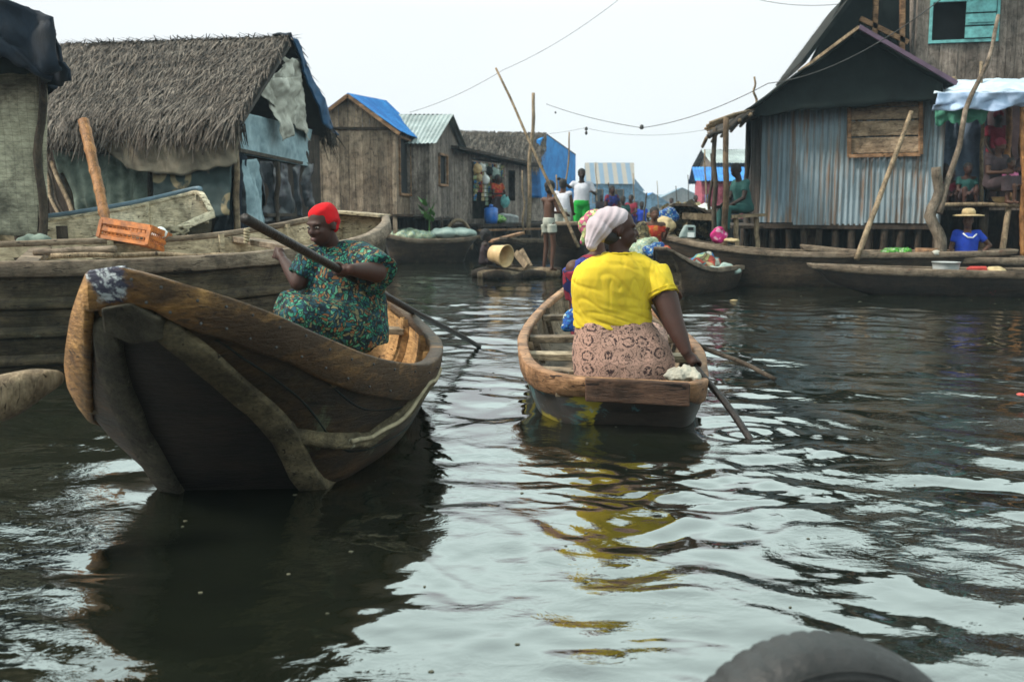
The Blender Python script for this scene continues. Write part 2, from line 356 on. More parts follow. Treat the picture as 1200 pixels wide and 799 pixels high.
M['tarp_blue'] = fabric('bright_blue_tarpaulin', (.03, .26, .62), (.015, .12, .36), .6, 2)
M['tarp_pale'] = fabric('pale_blue_tarpaulin', (.32, .43, .47), (.13, .2, .23), .7, 4)
M['tarp_white'] = fabric('dirty_white_tarpaulin', (.5, .49, .43), (.26, .25, .21), .85, 3.5)
M['tarp_canopy'] = fabric('white_canopy_sheet', (.5, .57, .62), (.25, .33, .43), .7, 2.5)
M['tarp_green'] = fabric('green_canopy_sheet', (.09, .3, .2), (.05, .18, .13), .7, 3)
M['cloth_green'] = fabric('faded_green_cloth', (.2, .245, .205), (.035, .05, .042), .9, 3)
M['cloth_beige'] = fabric('beige_sackcloth', (.33, .29, .22), (.15, .125, .095), .95, 3)
M['plastic_black'] = fabric('black_plastic_sheet', (.02, .028, .034), (.008, .01, .013), .25, 4, bmp=.9)
M['curtain'] = fabric('dusty_blue_curtain', (.15, .2, .27), (.07, .095, .13), .9, 3)
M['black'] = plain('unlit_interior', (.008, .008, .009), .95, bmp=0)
M['turq'] = plain('turquoise_paint', (.14, .42, .42), .6, .3, 9)
M['orange'] = plain('orange_plastic', (.55, .17, .03), .55, .5, 14, c2=(.22, .07, .02))
M['blue_p'] = plain('blue_plastic', (.02, .14, .5), .35)
M['blue_cloth'] = cells('blue_cloth', [(.02, .08, .32), (.04, .18, .42), (.38, .42, .42), (.015, .06, .26)], 40, edge=.03)
M['magenta'] = cells('magenta_bag', [(.42, .02, .15), (.48, .04, .2), (.34, .015, .1), (.5, .25, .33)], 16, line=(.5, .02, .2), edge=.02)
M['old_plastic'] = fabric('creased_plastic', (.42, .4, .33), (.2, .19, .16), .5, 9, bmp=.8)
M['white_p'] = plain('white_plastic', (.7, .72, .7), .4, .15)
M['enamel'] = plain('grey_enamel', (.4, .42, .42), .35, .2, 10)
M['radio'] = plain('grey_green_plastic', (.22, .28, .27), .5, .2)
M['red_p'] = plain('red_plastic', (.55, .05, .03), .4)
M['cream_p'] = plain('cream_plastic', (.62, .42, .2), .5, .2)
M['green_veg'] = cells('leafy_green', [(.12, .4, .06), (.3, .5, .15), (.45, .55, .35), (.05, .25, .04)], 28, edge=.03)
M['leaf'] = plain('green_leaf', (.1, .26, .04), .6)
M['net'] = cells('pale_fish_net', [(.35, .42, .28), (.3, .4, .36), (.45, .48, .36)], 26, edge=.05, line=(.12, .14, .1))
M['sack'] = fabric('pale_green_sack', (.34, .42, .38), (.2, .26, .24), .9, 5)
M['rubber'] = plain('worn_tyre_rubber', (.017, .0165, .017), .6, .5, 7, bmp=.5, bsc=60)
M['rope'] = fabric('hemp_rope', (.32, .27, .18), None, .95, 20)
M['wire'] = plain('black_wire', (.05, .05, .05), .6, bmp=0)
M['goods'] = cells('mixed_goods', [(.45, .08, .06), (.06, .2, .45), (.5, .45, .2), (.3, .36, .2), (.35, .25, .15), (.1, .25, .3), (.5, .48, .42)], 9, edge=.03)
M['bundle'] = cells('bundled_firewood', [(.12, .09, .05), (.2, .15, .08), (.07, .055, .035), (.28, .22, .13)], 11, edge=.05, line=(.012, .01, .008))
M['pink_wall'] = wood('pink_painted_board', (.62, .15, .22), (.4, .09, .14), (1, 1, .1), 8, .8, .2)
M['far_wall'] = wood('far_blue_board', (.15, .31, .5), (.09, .2, .34), (1, 1, .1), 8, .8, .3)
M['white'] = plain('eye_white', (.2, .17, .15), .3, bmp=0)
M['iris'] = plain('eye_dark', (.008, .006, .005), .15, bmp=0)
M['lips'] = plain('lips', (.1, .035, .03), .4, bmp=0)
M['skin'] = skin('dark_skin', (.048, .021, .016))
M['skin2'] = skin('brown_skin', (.085, .04, .026))
M['skin3'] = skin('deep_skin', (.026, .014, .011))
M['hair'] = plain('black_hair', (.012, .01, .01), .8, bmp=.8, bsc=120)
M['yellow'] = fabric('yellow_jersey', (.62, .46, .03), (.43, .30, .018), .85, 2, bmp=.2)
M['lilac'] = fabric('pale_lilac_scarf', (.5, .425, .45), (.34, .28, .31), .9, 4, bmp=.3)
M['red_cloth'] = fabric('bright_red_scarf', (.5, .008, .012), (.3, .004, .008), .9, 5, bmp=.3)
M['dress'] = cells('green_printed_dress', [(.02, .13, .11), (.015, .055, .08), (.19, .08, .035), (.03, .18, .12), (.01, .018, .035), (.17, .15, .085), (.015, .07, .10), (.08, .25, .17)], 56, edge=.11, dist=.12)
M['wraps'] = cells('blue_red_wrap', [(.025, .03, .17), (.025, .04, .22), (.2, .02, .04), (.015, .015, .08)], 13, edge=.03)
M['floral'] = cells('floral_scarf', [(.5, .12, .2), (.45, .42, .2), (.2, .28, .12), (.5, .45, .3), (.35, .06, .14)], 34, edge=.03)
M['white_shirt'] = fabric('white_shirt', (.55, .55, .6), (.38, .38, .44), .9)
M['green_pants'] = fabric('bright_green_trousers', (.02, .36, .05), (.01, .2, .03), .8)
M['shorts'] = fabric('off_white_shorts', (.42, .43, .38), (.25, .26, .22), .9)
M['teal_shirt'] = fabric('dark_teal_shirt', (.025, .085, .078), (.012, .04, .04), .9)
M['royal'] = fabric('royal_blue_shirt', (.02, .06, .42), (.01, .03, .25), .85)
M['dark_cloth'] = fabric('dark_brown_cloth', (.065, .045, .05), (.025, .018, .02), .9)
M['pink'] = fabric('pink_cloth', (.6, .18, .32), (.45, .1, .22), .9)
M['red_top'] = cells('red_orange_top', [(.38, .04, .02), (.42, .14, .03), (.33, .02, .02)], 18, edge=.02, line=(.3, .02, .02))
M['maroon'] = fabric('maroon_cloth', (.2, .02, .04), (.1, .01, .02), .9)
M['straw'] = fabric('straw', (.46, .36, .2), (.3, .22, .12), .9, 12)
def wrap_mat():
    """wrapper cloth: brown rings and hooks printed on pinkish tan"""
    m, t, b = newmat('brown_printed_wrapper'); co = objco(t)
    nn = t.nodes.new('ShaderNodeTexNoise'); nn.inputs['Scale'].default_value = 14; t.links.new(co, nn.inputs['Vector'])
    co2 = mixc(t, .035, mapping(t, co, (1, .6, 1.2)), nn.outputs[1])
    vo = t.nodes.new('ShaderNodeTexVoronoi'); vo.inputs['Scale'].default_value = 10; vo.inputs['Randomness'].default_value = .35; t.links.new(co2, vo.inputs['Vector'])
    rings = ramp(t, vo.outputs['Distance'], [(0, (0, 0, 0)), (.07, (1, 1, 1)), (.12, (0, 0, 0)), (.24, (0, 0, 0)), (.27, (1, 1, 1)), (.37, (1, 1, 1)), (.4, (0, 0, 0)), (.52, (.0, .0, .0)), (.56, (.8, .8, .8)), (.6, (0, 0, 0))])
    n = noise_node(t, co, 26, 3, .5, 2.5); gap = ramp(t, n, [(.45, (0, 0, 0)), (.5, (1, 1, 1))])
    f = mixc(t, 1, rings, gap, 'MULTIPLY')
    w_ = noise_node(t, co, 34, 2, .5, 4); sq = ramp(t, w_, [(.57, (0, 0, 0)), (.6, (.9, .9, .9)), (.66, (.9, .9, .9)), (.7, (0, 0, 0))])
    f = mixc(t, 1, f, sq, 'ADD')
    col = mixc(t, f, (.33, .195, .15), (.032, .014, .014))
    t.links.new(col, b.inputs[0]); b.inputs['Roughness'].default_value = .9
    bump(t, b, noise_node(t, mapping(t, co, (1, 1, .4)), 16, 5, .6, 1), .3, .012); return m
M['wrapper'] = wrap_mat()
def motif_mat():
    m, t, b = newmat('patterned_door_cloth'); co = objco(t)
    s = t.nodes.new('ShaderNodeSeparateXYZ'); t.links.new(mapping(t, co, (1, 1, 1)), s.inputs[0])
    vo = t.nodes.new('ShaderNodeTexVoronoi'); vo.inputs['Scale'].default_value = 2.4; vo.inputs['Randomness'].default_value = .45; t.links.new(co, vo.inputs['Vector'])
    r1 = ramp(t, vo.outputs['Distance'], [(.18, (0, 0, 0)), (.22, (1, 1, 1)), (.40, (1, 1, 1)), (.44, (0, 0, 0))])
    r2 = ramp(t, noise_node(t, co, 4, 6, .7), [(.36, (0, 0, 0)), (.46, (1, 1, 1))])
    col = mixc(t, mixc(t, 1, r1, r2, 'MULTIPLY'), mixc(t, noise_node(t, co, 3, 5), (.03, .05, .055), (.06, .085, .08)), (.3, .24, .14))
    t.links.new(col, b.inputs[0]); b.inputs['Roughness'].default_value = .9; bump(t, b, noise_node(t, co, 16, 5), .4, .01); return m
M['motif'] = motif_mat()
def painted_hull():
    """stern boat: dark timber with peeling teal and yellow paint"""
    m, t, b = newmat('peeling_painted_hull'); co = objco(t)
    n = noise_node(t, mapping(t, co, (1, 1, 2)), 7, 8, .7, .5)
    col = ramp(t, n, [(.35, (.012, .01, .009)), (.65, (.05, .036, .027))])
    n2 = noise_node(t, co, 2.6, 9, .7, .6)
    s = t.nodes.new('ShaderNodeSeparateXYZ'); t.links.new(co, s.inputs[0])
    side = t.nodes.new('ShaderNodeMath'); side.operation = 'MULTIPLY'; t.links.new(mapr(t, s.outputs[0], -.16, -.24, 0, 1), side.inputs[0]); t.links.new(mapr(t, s.outputs[1], -.4, -1.2, .25, 1), side.inputs[1])
    def patch(n_, thr, amt, c, col):
        a = t.nodes.new('ShaderNodeMath'); a.operation = 'MULTIPLY_ADD'; t.links.new(side.outputs[0], a.inputs[0]); a.inputs[1].default_value = amt; t.links.new(n_, a.inputs[2])
        return mixc(t, ramp(t, a.outputs[0], [(thr, (0, 0, 0)), (thr+.04, (1, 1, 1))]), col, c)
    col = patch(n2, .61, .12, (.07, .17, .18), col)
    col = patch(noise_node(t, mapping(t, co, (1.2, .7, 1.5)), 2.3, 5, .6, .3), .66, .16, (.42, .34, .03), col)
    col = patch(noise_node(t, mapping(t, co, (2, 2, 3)), 5, 8, .75, .4), .72, .1, (.3, .36, .34), col)
    t.links.new(col, b.inputs[0]); b.inputs['Roughness'].default_value = .5; bump(t, b, n, .4, .012); return m
M['painted'] = painted_hull()
def water_mat():
    m, t, b = newmat('lagoon_water'); co = t.nodes.new('ShaderNodeNewGeometry').outputs['Position']
    n = noise_node(t, co, .5, 4); col = ramp(t, n, [(.3, (.003, .004, .003)), (.7, (.010, .012, .007))])
    t.links.new(col, b.inputs['Base Color']); b.inputs['Roughness'].default_value = .03; b.inputs['IOR'].default_value = 2.7
    n1 = noise_node(t, mapping(t, co, (1, 1.5, 1)), 7, 4, .55, .6); n2 = noise_node(t, mapping(t, co, (1, 1.6, 1)), 24, 3, .5, .4)
    # ripples come in patches; smooth slicks lie between them
    pt = ramp(t, noise_node(t, co, .9, 4, .6, .8), [(.42, (.12, .12, .12)), (.6, (1, 1, 1))])
    a = t.nodes.new('ShaderNodeMath'); a.operation = 'MULTIPLY_ADD'; t.links.new(n2, a.inputs[0]); a.inputs[1].default_value = .22; t.links.new(n1, a.inputs[2])
    a2 = t.nodes.new('ShaderNodeMath'); a2.operation = 'MULTIPLY'; t.links.new(a.outputs[0], a2.inputs[0]); t.links.new(pt, a2.inputs[1])
    bump(t, b, a2.outputs[0], .5, .012); return m
M['water'] = water_mat()
# ------------------------------------------------------------------ water
def pnoise(x, y, seed):
    """vectorised gradient noise"""
    rs = np.random.RandomState(seed); pa = rs.permutation(256); pa = np.concatenate([pa, pa]); an = rs.rand(256)*2*np.pi
    xi = np.floor(x).astype(int); yi = np.floor(y).astype(int); xf = x-xi; yf = y-yi
    def g(ix, iy, dx, dy):
        a = an[pa[(pa[ix & 255] + iy) & 255]]; return np.cos(a)*dx + np.sin(a)*dy
    u = xf*xf*xf*(xf*(xf*6-15)+10); v_ = yf*yf*yf*(yf*(yf*6-15)+10)
    a = g(xi, yi, xf, yf); b = g(xi+1, yi, xf-1, yf); c = g(xi, yi+1, xf, yf-1); d = g(xi+1, yi+1, xf-1, yf-1)
    return (a+(b-a)*u) + ((c+(d-c)*u)-(a+(b-a)*u))*v_
def wave_height(x, y):
    # gentle swell, crests along several directions, broken by noise
    wx = x + .5*pnoise(x*.7, y*.7, 3) + .1*pnoise(x*2.6, y*2.6, 5); wy = y + .5*pnoise(x*.7+7, y*.7, 4) + .1*pnoise(x*2.6+9, y*2.6, 6)
    def strip(ang, across, along, seed):
        c, s = math.cos(ang), math.sin(ang)
        return pnoise((wx*c+wy*s)/along, (-wx*s+wy*c)/across, seed)
    h = .019*strip(R(-28), .42, 1.5, 11) + .012*strip(R(6), .26, .75, 12) + .0075*strip(R(-40), .15, .42, 13)
    h += .0028*strip(R(12), .085, .2, 14)
    # wake of the stern boat: fans out to the right behind the paddle
    c, s = math.cos(R(-36)), math.sin(R(-36)); q = -(x-1.1)*s+(y-5.0)*c
    env = np.exp(-((x-1.9)/1.5)**2 - ((y-4.1)/1.5)**2)
    h += env*.006*np.sin(q*2*np.pi/.5 + 5*pnoise(x*1.1, y*1.1, 21))
    env2 = np.exp(-((x-.75)/.8)**2 - ((y-4.2)/1.4)**2); h += env2*(.013*strip(R(20), .13, .22, 31)+.009*strip(R(-35), .09, .16, 32))
    rr = np.hypot(x-1.27, y-5.34); h += .006*np.exp(-rr/.35)*np.sin(rr*2*np.pi/.13)
    return h
def build_water():
    r_ = [0.25]
    while r_[-1] < 14: r_.append(r_[-1]*1.0062)
    while r_[-1] < 60: r_.append(r_[-1]*1.014)
    while r_[-1] < 1500: r_.append(r_[-1]*1.12)
    r_ = np.array(r_)
    th = np.concatenate([np.linspace(-180, -46, 60, endpoint=False), np.linspace(-46, 46, 560, endpoint=False), np.linspace(46, 180, 60, endpoint=False)])
    th = np.radians(th); RR, TT = np.meshgrid(r_, th, indexing='ij')
    X = RR*np.sin(TT); Y = RR*np.cos(TT)
    Z = wave_height(X, Y)*np.clip((70-RR)/55, 0, 1)*np.where(np.abs(TT) > R(47), .0, 1)
    n, m = X.shape; vs = np.stack([X, Y, Z], -1).reshape(-1, 3)
    i = np.arange(n-1)[:, None]; j = np.arange(m)[None, :]; j2 = (j+1) % m
    fs = np.stack([i*m+j, (i+1)*m+j, (i+1)*m+j2, i*m+j2], -1).reshape(-1, 4)[:, ::-1]
    vs = np.vstack([vs, [[0, 0, 0]]])
    me = bpy.data.meshes.new('water'); nf = len(fs); c = len(vs)-1
    tri = np.array([[c, (k+1) % m, k] for k in range(m)])[:, ::-1]
    me.vertices.add(len(vs)); me.vertices.foreach_set('co', vs.ravel())
    nl = nf*4+len(tri)*3; me.loops.add(nl); me.loops.foreach_set('vertex_index', np.concatenate([fs.ravel(), tri.ravel()]))
    me.polygons.add(nf+len(tri))
    me.polygons.foreach_set('loop_start', np.concatenate([np.arange(nf)*4, nf*4+np.arange(len(tri))*3]))
    me.polygons.foreach_set('loop_total', np.concatenate([np.full(nf, 4), np.full(len(tri), 3)]))
    me.polygons.foreach_set('use_smooth', [True]*(nf+len(tri))); me.update(calc_edges=True); me.validate()
    setp(link_mesh('water', me, M['water'], None, (0, 0, 0)), kind='structure')
build_water()
def debris():
    mb = MB(); rs = random.Random(5)
    for k in range(300):
        if k < 140: x, y = rs.uniform(-2.2, 3.2), rs.uniform(2.4, 8)
        else: x, y = rs.uniform(-3, 9), rs.uniform(8, 17)
        z = float(wave_height(np.array([x]), np.array([y]))[0])+.002; r_ = rs.uniform(.003, .011)*(1 if k < 140 else 2.2); a0 = rs.uniform(0, 6.28); n = rs.randint(4, 6)
        top = [V((x+r_*rs.uniform(.6, 1.3)*math.cos(a0+6.283*j/n), y+r_*rs.uniform(.4, 1)*math.sin(a0+6.283*j/n), z+.001)) for j in range(n)]
        mb.loft([[p-V((0, 0, .003)) for p in top], top])
    o = mb.build('floating_debris', plain('floating_flecks', (.11, .1, .06), .8, .7, 2, bmp=0, c2=(.02, .022, .012))); setp(o, 'small leaf flecks and scum scattered over the water', kind='stuff')
debris()
# ------------------------------------------------------------------ haze over the far water
def build_haze():
    mb = MB(); mb.box((10, 148, 7.5), (320, 330, 17.5)); o = mb.build('haze', None); setp(o, kind='stuff')
    m = bpy.data.materials.new('haze'); m.use_nodes = True; t = m.node_tree; t.nodes.clear()
    ou = t.nodes.new('ShaderNodeOutputMaterial'); p = t.nodes.new('ShaderNodeVolumePrincipled')
    p.inputs['Color'].default_value = (.62, .82, .97, 1); p.inputs['Density'].default_value = .0009; p.inputs['Anisotropy'].default_value = .1
    t.links.new(p.outputs[0], ou.inputs['Volume']); o.data.materials.append(m)
HAZE = True
if HAZE: build_haze()
# ------------------------------------------------------------------ building pieces
def cat(P, t):
    """Catmull-Rom through a list of vectors"""
    n = len(P)-1; x = max(0, min(n-1e-6, t*n)); i = int(x); f = x-i
    p0, p1, p2, p3 = P[max(i-1, 0)], P[i], P[i+1], P[min(i+2, n)]
    return .5*((2*p1) + (p2-p0)*f + (2*p0-5*p1+4*p2-p3)*f*f + (3*p1-p0-3*p2+p3)*f**3)
def lerp(a, b, t): return a + (b-a)*t
def plank_wall(mb, A, B, z0, z1, w_=.14, th=.025, holes=(), jag=.05, gap=.006, out=1):
    """vertical boards from A to B (plan); z1 may be a function of distance; holes = (u0,u1,z0,z1)"""
    A, B = V((A[0], A[1], 0)), V((B[0], B[1], 0)); D = B-A; Ln = D.length; d = D/Ln; n = V((d.y, -d.x, 0))*out
    top = z1 if callable(z1) else (lambda u: z1); bot = z0 if callable(z0) else (lambda u: z0)
    u = 0
    while u < Ln-.01:
        ww = min(w_*random.uniform(.7, 1.25), Ln-u); u1 = u+ww-gap; off = random.uniform(0, .012); t_ = th*random.uniform(.8, 1.2)
        zb = bot((u+u1)/2)-random.uniform(0, jag)
        segs = [(zb, None)]
        for h in holes:
            if h[0] < (u+u1)/2 < h[1]: segs = [(zb, h[2]), (h[3], None)]
        for a, b_ in segs:
            ta = top(u) if b_ is None else b_; tb = top(u1) if b_ is None else b_
            if min(ta, tb) <= a+.01: continue
            p = [A+d*u, A+d*u1]; q = []
            for z_a, z_b in ((a, a), (ta, tb)):
                q += [p[0]+n*off+V((0, 0, z_a)), p[1]+n*off+V((0, 0, z_b)), p[1]+n*(off-t_)+V((0, 0, z_b)), p[0]+n*(off-t_)+V((0, 0, z_a))]
            mb.hexa(q)
        u += ww
def corr_sheet(mb, P00, P10, P11, P01, pitch=.09, amp=.012, nv=4, wob=.0, thick=.003, sheet=.85):
    """corrugated sheet; ridges run from edge 0 to edge 1 (v)"""
    Lu = (P10-P00).length; nu = max(8, int(Lu/pitch*6)); n = (P10-P00).cross(P01-P00).normalized(); P = []
    for j in range(nv+1):
        v = j/nv; row = []
        for i in range(nu+1):
            u = i/nu; p = lerp(lerp(P00, P10, u), lerp(P01, P11, u), v)
            lap = .010*(int(u*Lu/sheet) % 2)
            row.append(p + n*(amp*math.sin(u*Lu/pitch*2*math.pi)+lap+wob*noise.noise(p*1.4)))
        P.append(row)
    mb.grid(P, thick)
def cloth_pts(P00, P10, P11, P01, nu=30, nv=24, amp=.05, sc_=3, fold=0, ff=14, sag=0, seed=0, edge=0):
    n = (P10-P00).cross(P01-P00).normalized(); P = []
    for j in range(nv+1):
        v = j/nv; row = []
        for i in range(nu+1):
            u = i/nu; p = lerp(lerp(P00, P10, u), lerp(P01, P11, u), v); q = p*sc_+V((seed, seed*.7, 0))
            x = amp*noise.noise(q) + amp*.5*noise.noise(q*2.3) + .25*amp*noise.noise(q*5)
            if fold: x += fold*math.sin(u*ff+3*noise.noise(V((u*3, v*1.2, seed))))*(.35+.65*v)
            z = -sag*math.sin(math.pi*u)*v + edge*noise.noise(V((u*7, seed, v*3)))*v
            row.append(p + n*x + V((0, 0, z)))
        P.append(row)
    return P
def cloth(name, P, mat, parent=None, thick=.006):
    mb = MB(); mb.grid(P, thick); return mb.build(name, mat, parent, True)
def thatch_mesh(mb, RA, RB, EA, EB, n=9000, ln=.42, w_=.022, hang=.25, lift=.05):
    down = ((EA-RA)+(EB-RB))/2; along = (RB-RA); nrm = along.cross(down).normalized()
    if nrm.z < 0: nrm = -nrm
    for k in range(n):
        v = random.random(); u = random.random(); lap = math.floor(v*9)/9
        p = lerp(lerp(RA, RB, u), lerp(EA, EB, u), v)
        d = lerp(EA-RA, EB-RB, u).normalized() + along.normalized()*random.gauss(0, .22) + nrm*random.uniform(-.02, .12)
        if v > .93: d = d + V((0, 0, -1.0*random.random()))
        d.normalize(); l = ln*random.uniform(.5, 1.2) + (hang*random.random() if v > .95 else 0)
        s = d.cross(nrm).normalized()*w_*random.uniform(.4, 1)/2; p = p + nrm*(lift*random.random()+.02+.035*(v*9-math.floor(v*9)))
        e_ = p+d*l + V((0, 0, -random.random()*.04)); q = p+d*l*.5 + nrm*.012
        mb.add([p-s, p+s, q+s, q-s, e_+s*.35, e_-s*.35], [(0, 1, 2, 3), (3, 2, 4, 5)])
def rot_about(pts, c, M_): return [c + M_ @ (p-c) for p in pts]
def wobble_pole(a, b, r0, r1, n=10, amp=.02, seed=0):
    a, b = V(a), V(b); u, w_ = perp(b-a); P = []; Rr = []
    for i in range(n+1):
        t = i/n; k = math.sin(math.pi*t)
        P.append(lerp(a, b, t) + u*amp*k*noise.noise(V((t*3, seed, 0)))*2 + w_*amp*k*noise.noise(V((t*3, seed, 5)))*2)
        Rr.append(lerp(r0, r1, t)*(1+.08*noise.noise(V((t*9, seed, 9)))))
    return P, Rr
def pole(name, a, b, r0, r1, mat, parent=None, amp=.03, seed=0, n=12, knots=False):
    P, Rr = wobble_pole(a, b, r0, r1, n*(3 if knots else 1), amp, seed)
    if knots: Rr = [r*(1.16 if i % 6 == 3 else 1) for i, r in enumerate(Rr)]
    mb = MB(); mb.tube(P, Rr, 10); return mb.build(name, mat, parent, True)
def stilts(parent, pts, ztop, zbot=-.6, r=.055, mat='stilt', lean=.06):
    for k, p in enumerate(pts):
        a = V((p[0]+random.uniform(-lean, lean), p[1]+random.uniform(-lean, lean), zbot)); b = V((p[0], p[1], ztop))
        pole('stilt', a, b, r*random.uniform(.8, 1.25), r*random.uniform(.7, 1), M[mat], parent, .03, k)
# ------------------------------------------------------------------ boats
def chamf(pts, r=.006):
    out = []; n = len(pts)
    for i in range(n):
        p = pts[i]; a = pts[i-1]-p; b = pts[(i+1) % n]-p
        out += [p+a*min(.45, r/max(a.length, 1e-5)), p+b*min(.45, r/max(b.length, 1e-5))]
    return out
class Hull:
    """st: list of (rimL, rimR, chineL, chineR) from bow to stern; L/R seen looking from bow to stern order, any side works"""
    def __init__(s, st): s.c = [[V(q[i]) for q in st] for i in range(4)]
    def at(s, t): return [cat(c, t) for c in s.c]
    def sect(s, t, k=0.0, bulge=.03):
        rL, rR, cL, cR = s.at(t); ax = (rR-rL); ax.z = 0; wd = ax.length; ax = ax.normalized() if wd > 1e-6 else V((1, 0, 0))
        kk = min(k, wd*.3)
        up = V((0, 0, k*.8))
        def side(r_, c, sg):
            out = []
            for f in (0, .25, .5, .75, 1):
                p = lerp(r_, c, f) + ax*sg*bulge*math.sin(math.pi*f)
                if k: p = p - ax*sg*min(k, wd*.3) + (up if f == 1 else V((0, 0, 0)))
                out.append(p)
            return out
        a = side(rL, cL, -1); b = side(rR, cR, 1)
        bc = (a[-1]+b[-1])/2 - V((0, 0, .02))
        return a + [bc] + b[::-1]
    def width(s, t): q = s.at(t); return (q[1]-q[0]).length
def build_hull(H_, root, mats, N_=44, th=.035, strake=.15, st_t=.028, batten=None, rope=False, inner=None, ribs=(), bulge=.03, strake_mat=None):
    """mats: outer, inner, rail"""
    mb = MB(); ts = [i/N_ for i in range(N_+1)]
    O = [H_.sect(t, 0, bulge) for t in ts]; I = [[V((p.x, p.y, max(p.z, .05))) for p in H_.sect(.015+t*.97, th, bulge)] for t in ts]
    mb.loft(O, close=False, cap=False); k = len(mb.f)
    n = len(O[0])
    mb.add(O[0], [tuple(range(n))]); mb.add(O[-1], [tuple(range(n-1, -1, -1))])
    if len(mats) > 4:
        for i in range(N_):
            for j in (4, 5): mb.mi[i*(n-1)+j] = 2
    mb.m = 1; mb.loft([r_[::-1] for r_ in I], close=False, cap=False)
    mb.add(I[0], [tuple(range(n-1, -1, -1))]); mb.add(I[-1], [tuple(range(n))])
    for i in range(N_):
        mb.add([O[i][0], O[i+1][0], I[i+1][0], I[i][0]], [(0, 1, 2, 3)]); mb.add([O[i][-1], O[i+1][-1], I[i+1][-1], I[i][-1]], [(3, 2, 1, 0)])
    mb.add([O[0][0], O[0][-1], I[0][-1], I[0][0]], [(3, 2, 1, 0)]); mb.add([O[-1][0], O[-1][-1], I[-1][-1], I[-1][0]], [(0, 1, 2, 3)])
    hull = mb.build('hull', [mats[0], mats[1]]+([mats[4]] if len(mats) > 4 else []), root, False)
    hull.data.polygons.foreach_set('use_smooth', [len(p.vertices) == 4 for p in hull.data.polygons])
    # gunwale: closed loop strake round the rim
    loop = []
    for t in ts: r_ = H_.at(t); loop.append((r_[0], (lerp(r_[0], r_[2], min(.9, strake/max(.05, (r_[0]-r_[2]).length))))))
    for t in ts[::-1]: r_ = H_.at(t); loop.append((r_[1], (lerp(r_[1], r_[3], min(.9, strake/max(.05, (r_[1]-r_[3]).length))))))
    if strake > 0:
        m_ = len(loop); ctr = sum((p[0] for p in loop), V())/m_; rings = []
        for i in range(m_):
            a, b = loop[(i-1) % m_][0], loop[(i+1) % m_][0]; d = b-a; d.z = 0; nn = V((d.y, -d.x, 0))
            nn = nn.normalized() if nn.length > 1e-6 else V((0, -1, 0))
            rings.append([nn, loop[i]])
        sgn = 1 if sum((r_[0].dot(r_[1][0]-ctr) for r_ in rings)) > 0 else -1
        Rg = []
        for i, (nn, (p, q)) in enumerate(rings):
            nn = nn*sgn; wv = .006*noise.noise(p*5)
            o_ = nn*(st_t+wv); i_ = nn*-(th+.012); b_ = bulge*.75
            q = q+(p-q)*.09*noise.noise(q*4)
            Rg.append(chamf([p+o_+V((0, 0, .016)), lerp(p, q, .5)+nn*b_*.6+o_, q+o_+nn*b_, q+nn*(b_+.002), lerp(p, q, .5)+nn*b_*.3, p+i_+V((0, 0, -.03)), p+i_+V((0, 0, .018+.005*noise.noise(p*7)))], .009))
        H_.rings = list(Rg); mb = MB(); Rg.append(Rg[0]); mb.loft(Rg, close=True, cap=False)
        g = mb.build('gunwale', mats[2], root, True)
    if batten:
        for side in (2, 3):
            P = []; 
            for t in [batten[1]+(batten[2]-batten[1])*i/36 for i in range(37)]:
                q = H_.at(t); ax = (q[1]-q[0]); ax.z = 0; ax.normalize(); P.append((q[side], ax*(1 if side == 3 else -1)))
            wd = batten[0]; Rg = []
            for p, o_ in P:
                k = 1+.14*noise.noise(p*6)
                k2 = 1+.16*noise.noise(p*8+V((3, 3, 3)))
                Rg.append(chamf([p+o_*.03+V((0, 0, wd*.85*k)), p+o_*.05-V((0, .02, .0)), p-o_*wd*k2+V((0, -.05, -.012)), p-o_*wd*k2+V((0, .0, .02)), p-o_*.005+V((0, .02, wd*.3)), p-o_*.005+V((0, .02, wd*.8*k))], .007))
            mb = MB(); mb.loft(Rg); mb.build('chine_batten', M['batten_dark'] if side == 2 else mats[3], root, True)
    for t in ribs:
        q = H_.sect(t, th+.004, bulge); q2 = H_.sect(t, th+.045, bulge); dt = .05/max(1, (H_.c[0][0]-H_.c[0][-1]).length)
        a = H_.sect(t+dt, th+.004, bulge); a2 = H_.sect(t+dt, th+.045, bulge); mb = MB(); mb.loft([q, q2, a2, a, q], close=False, cap=False)
        mb.build('rib', mats[1], root)
    return hull
def thwart(H_, root, t, mat, wd=.16, th=.035, drop=.08, f=1.0, name='thwart'):
    r_ = H_.at(t); a = lerp(r_[0], r_[2], drop); b = lerp(r_[1], r_[3], drop); d = (b-a).normalized()
    up = V((0, 0, 1)); mb = MB(); mb.beam(a+d*.02, b-d*.02, wd, th, up); return mb.build(name, mat, root, bevel=.006)
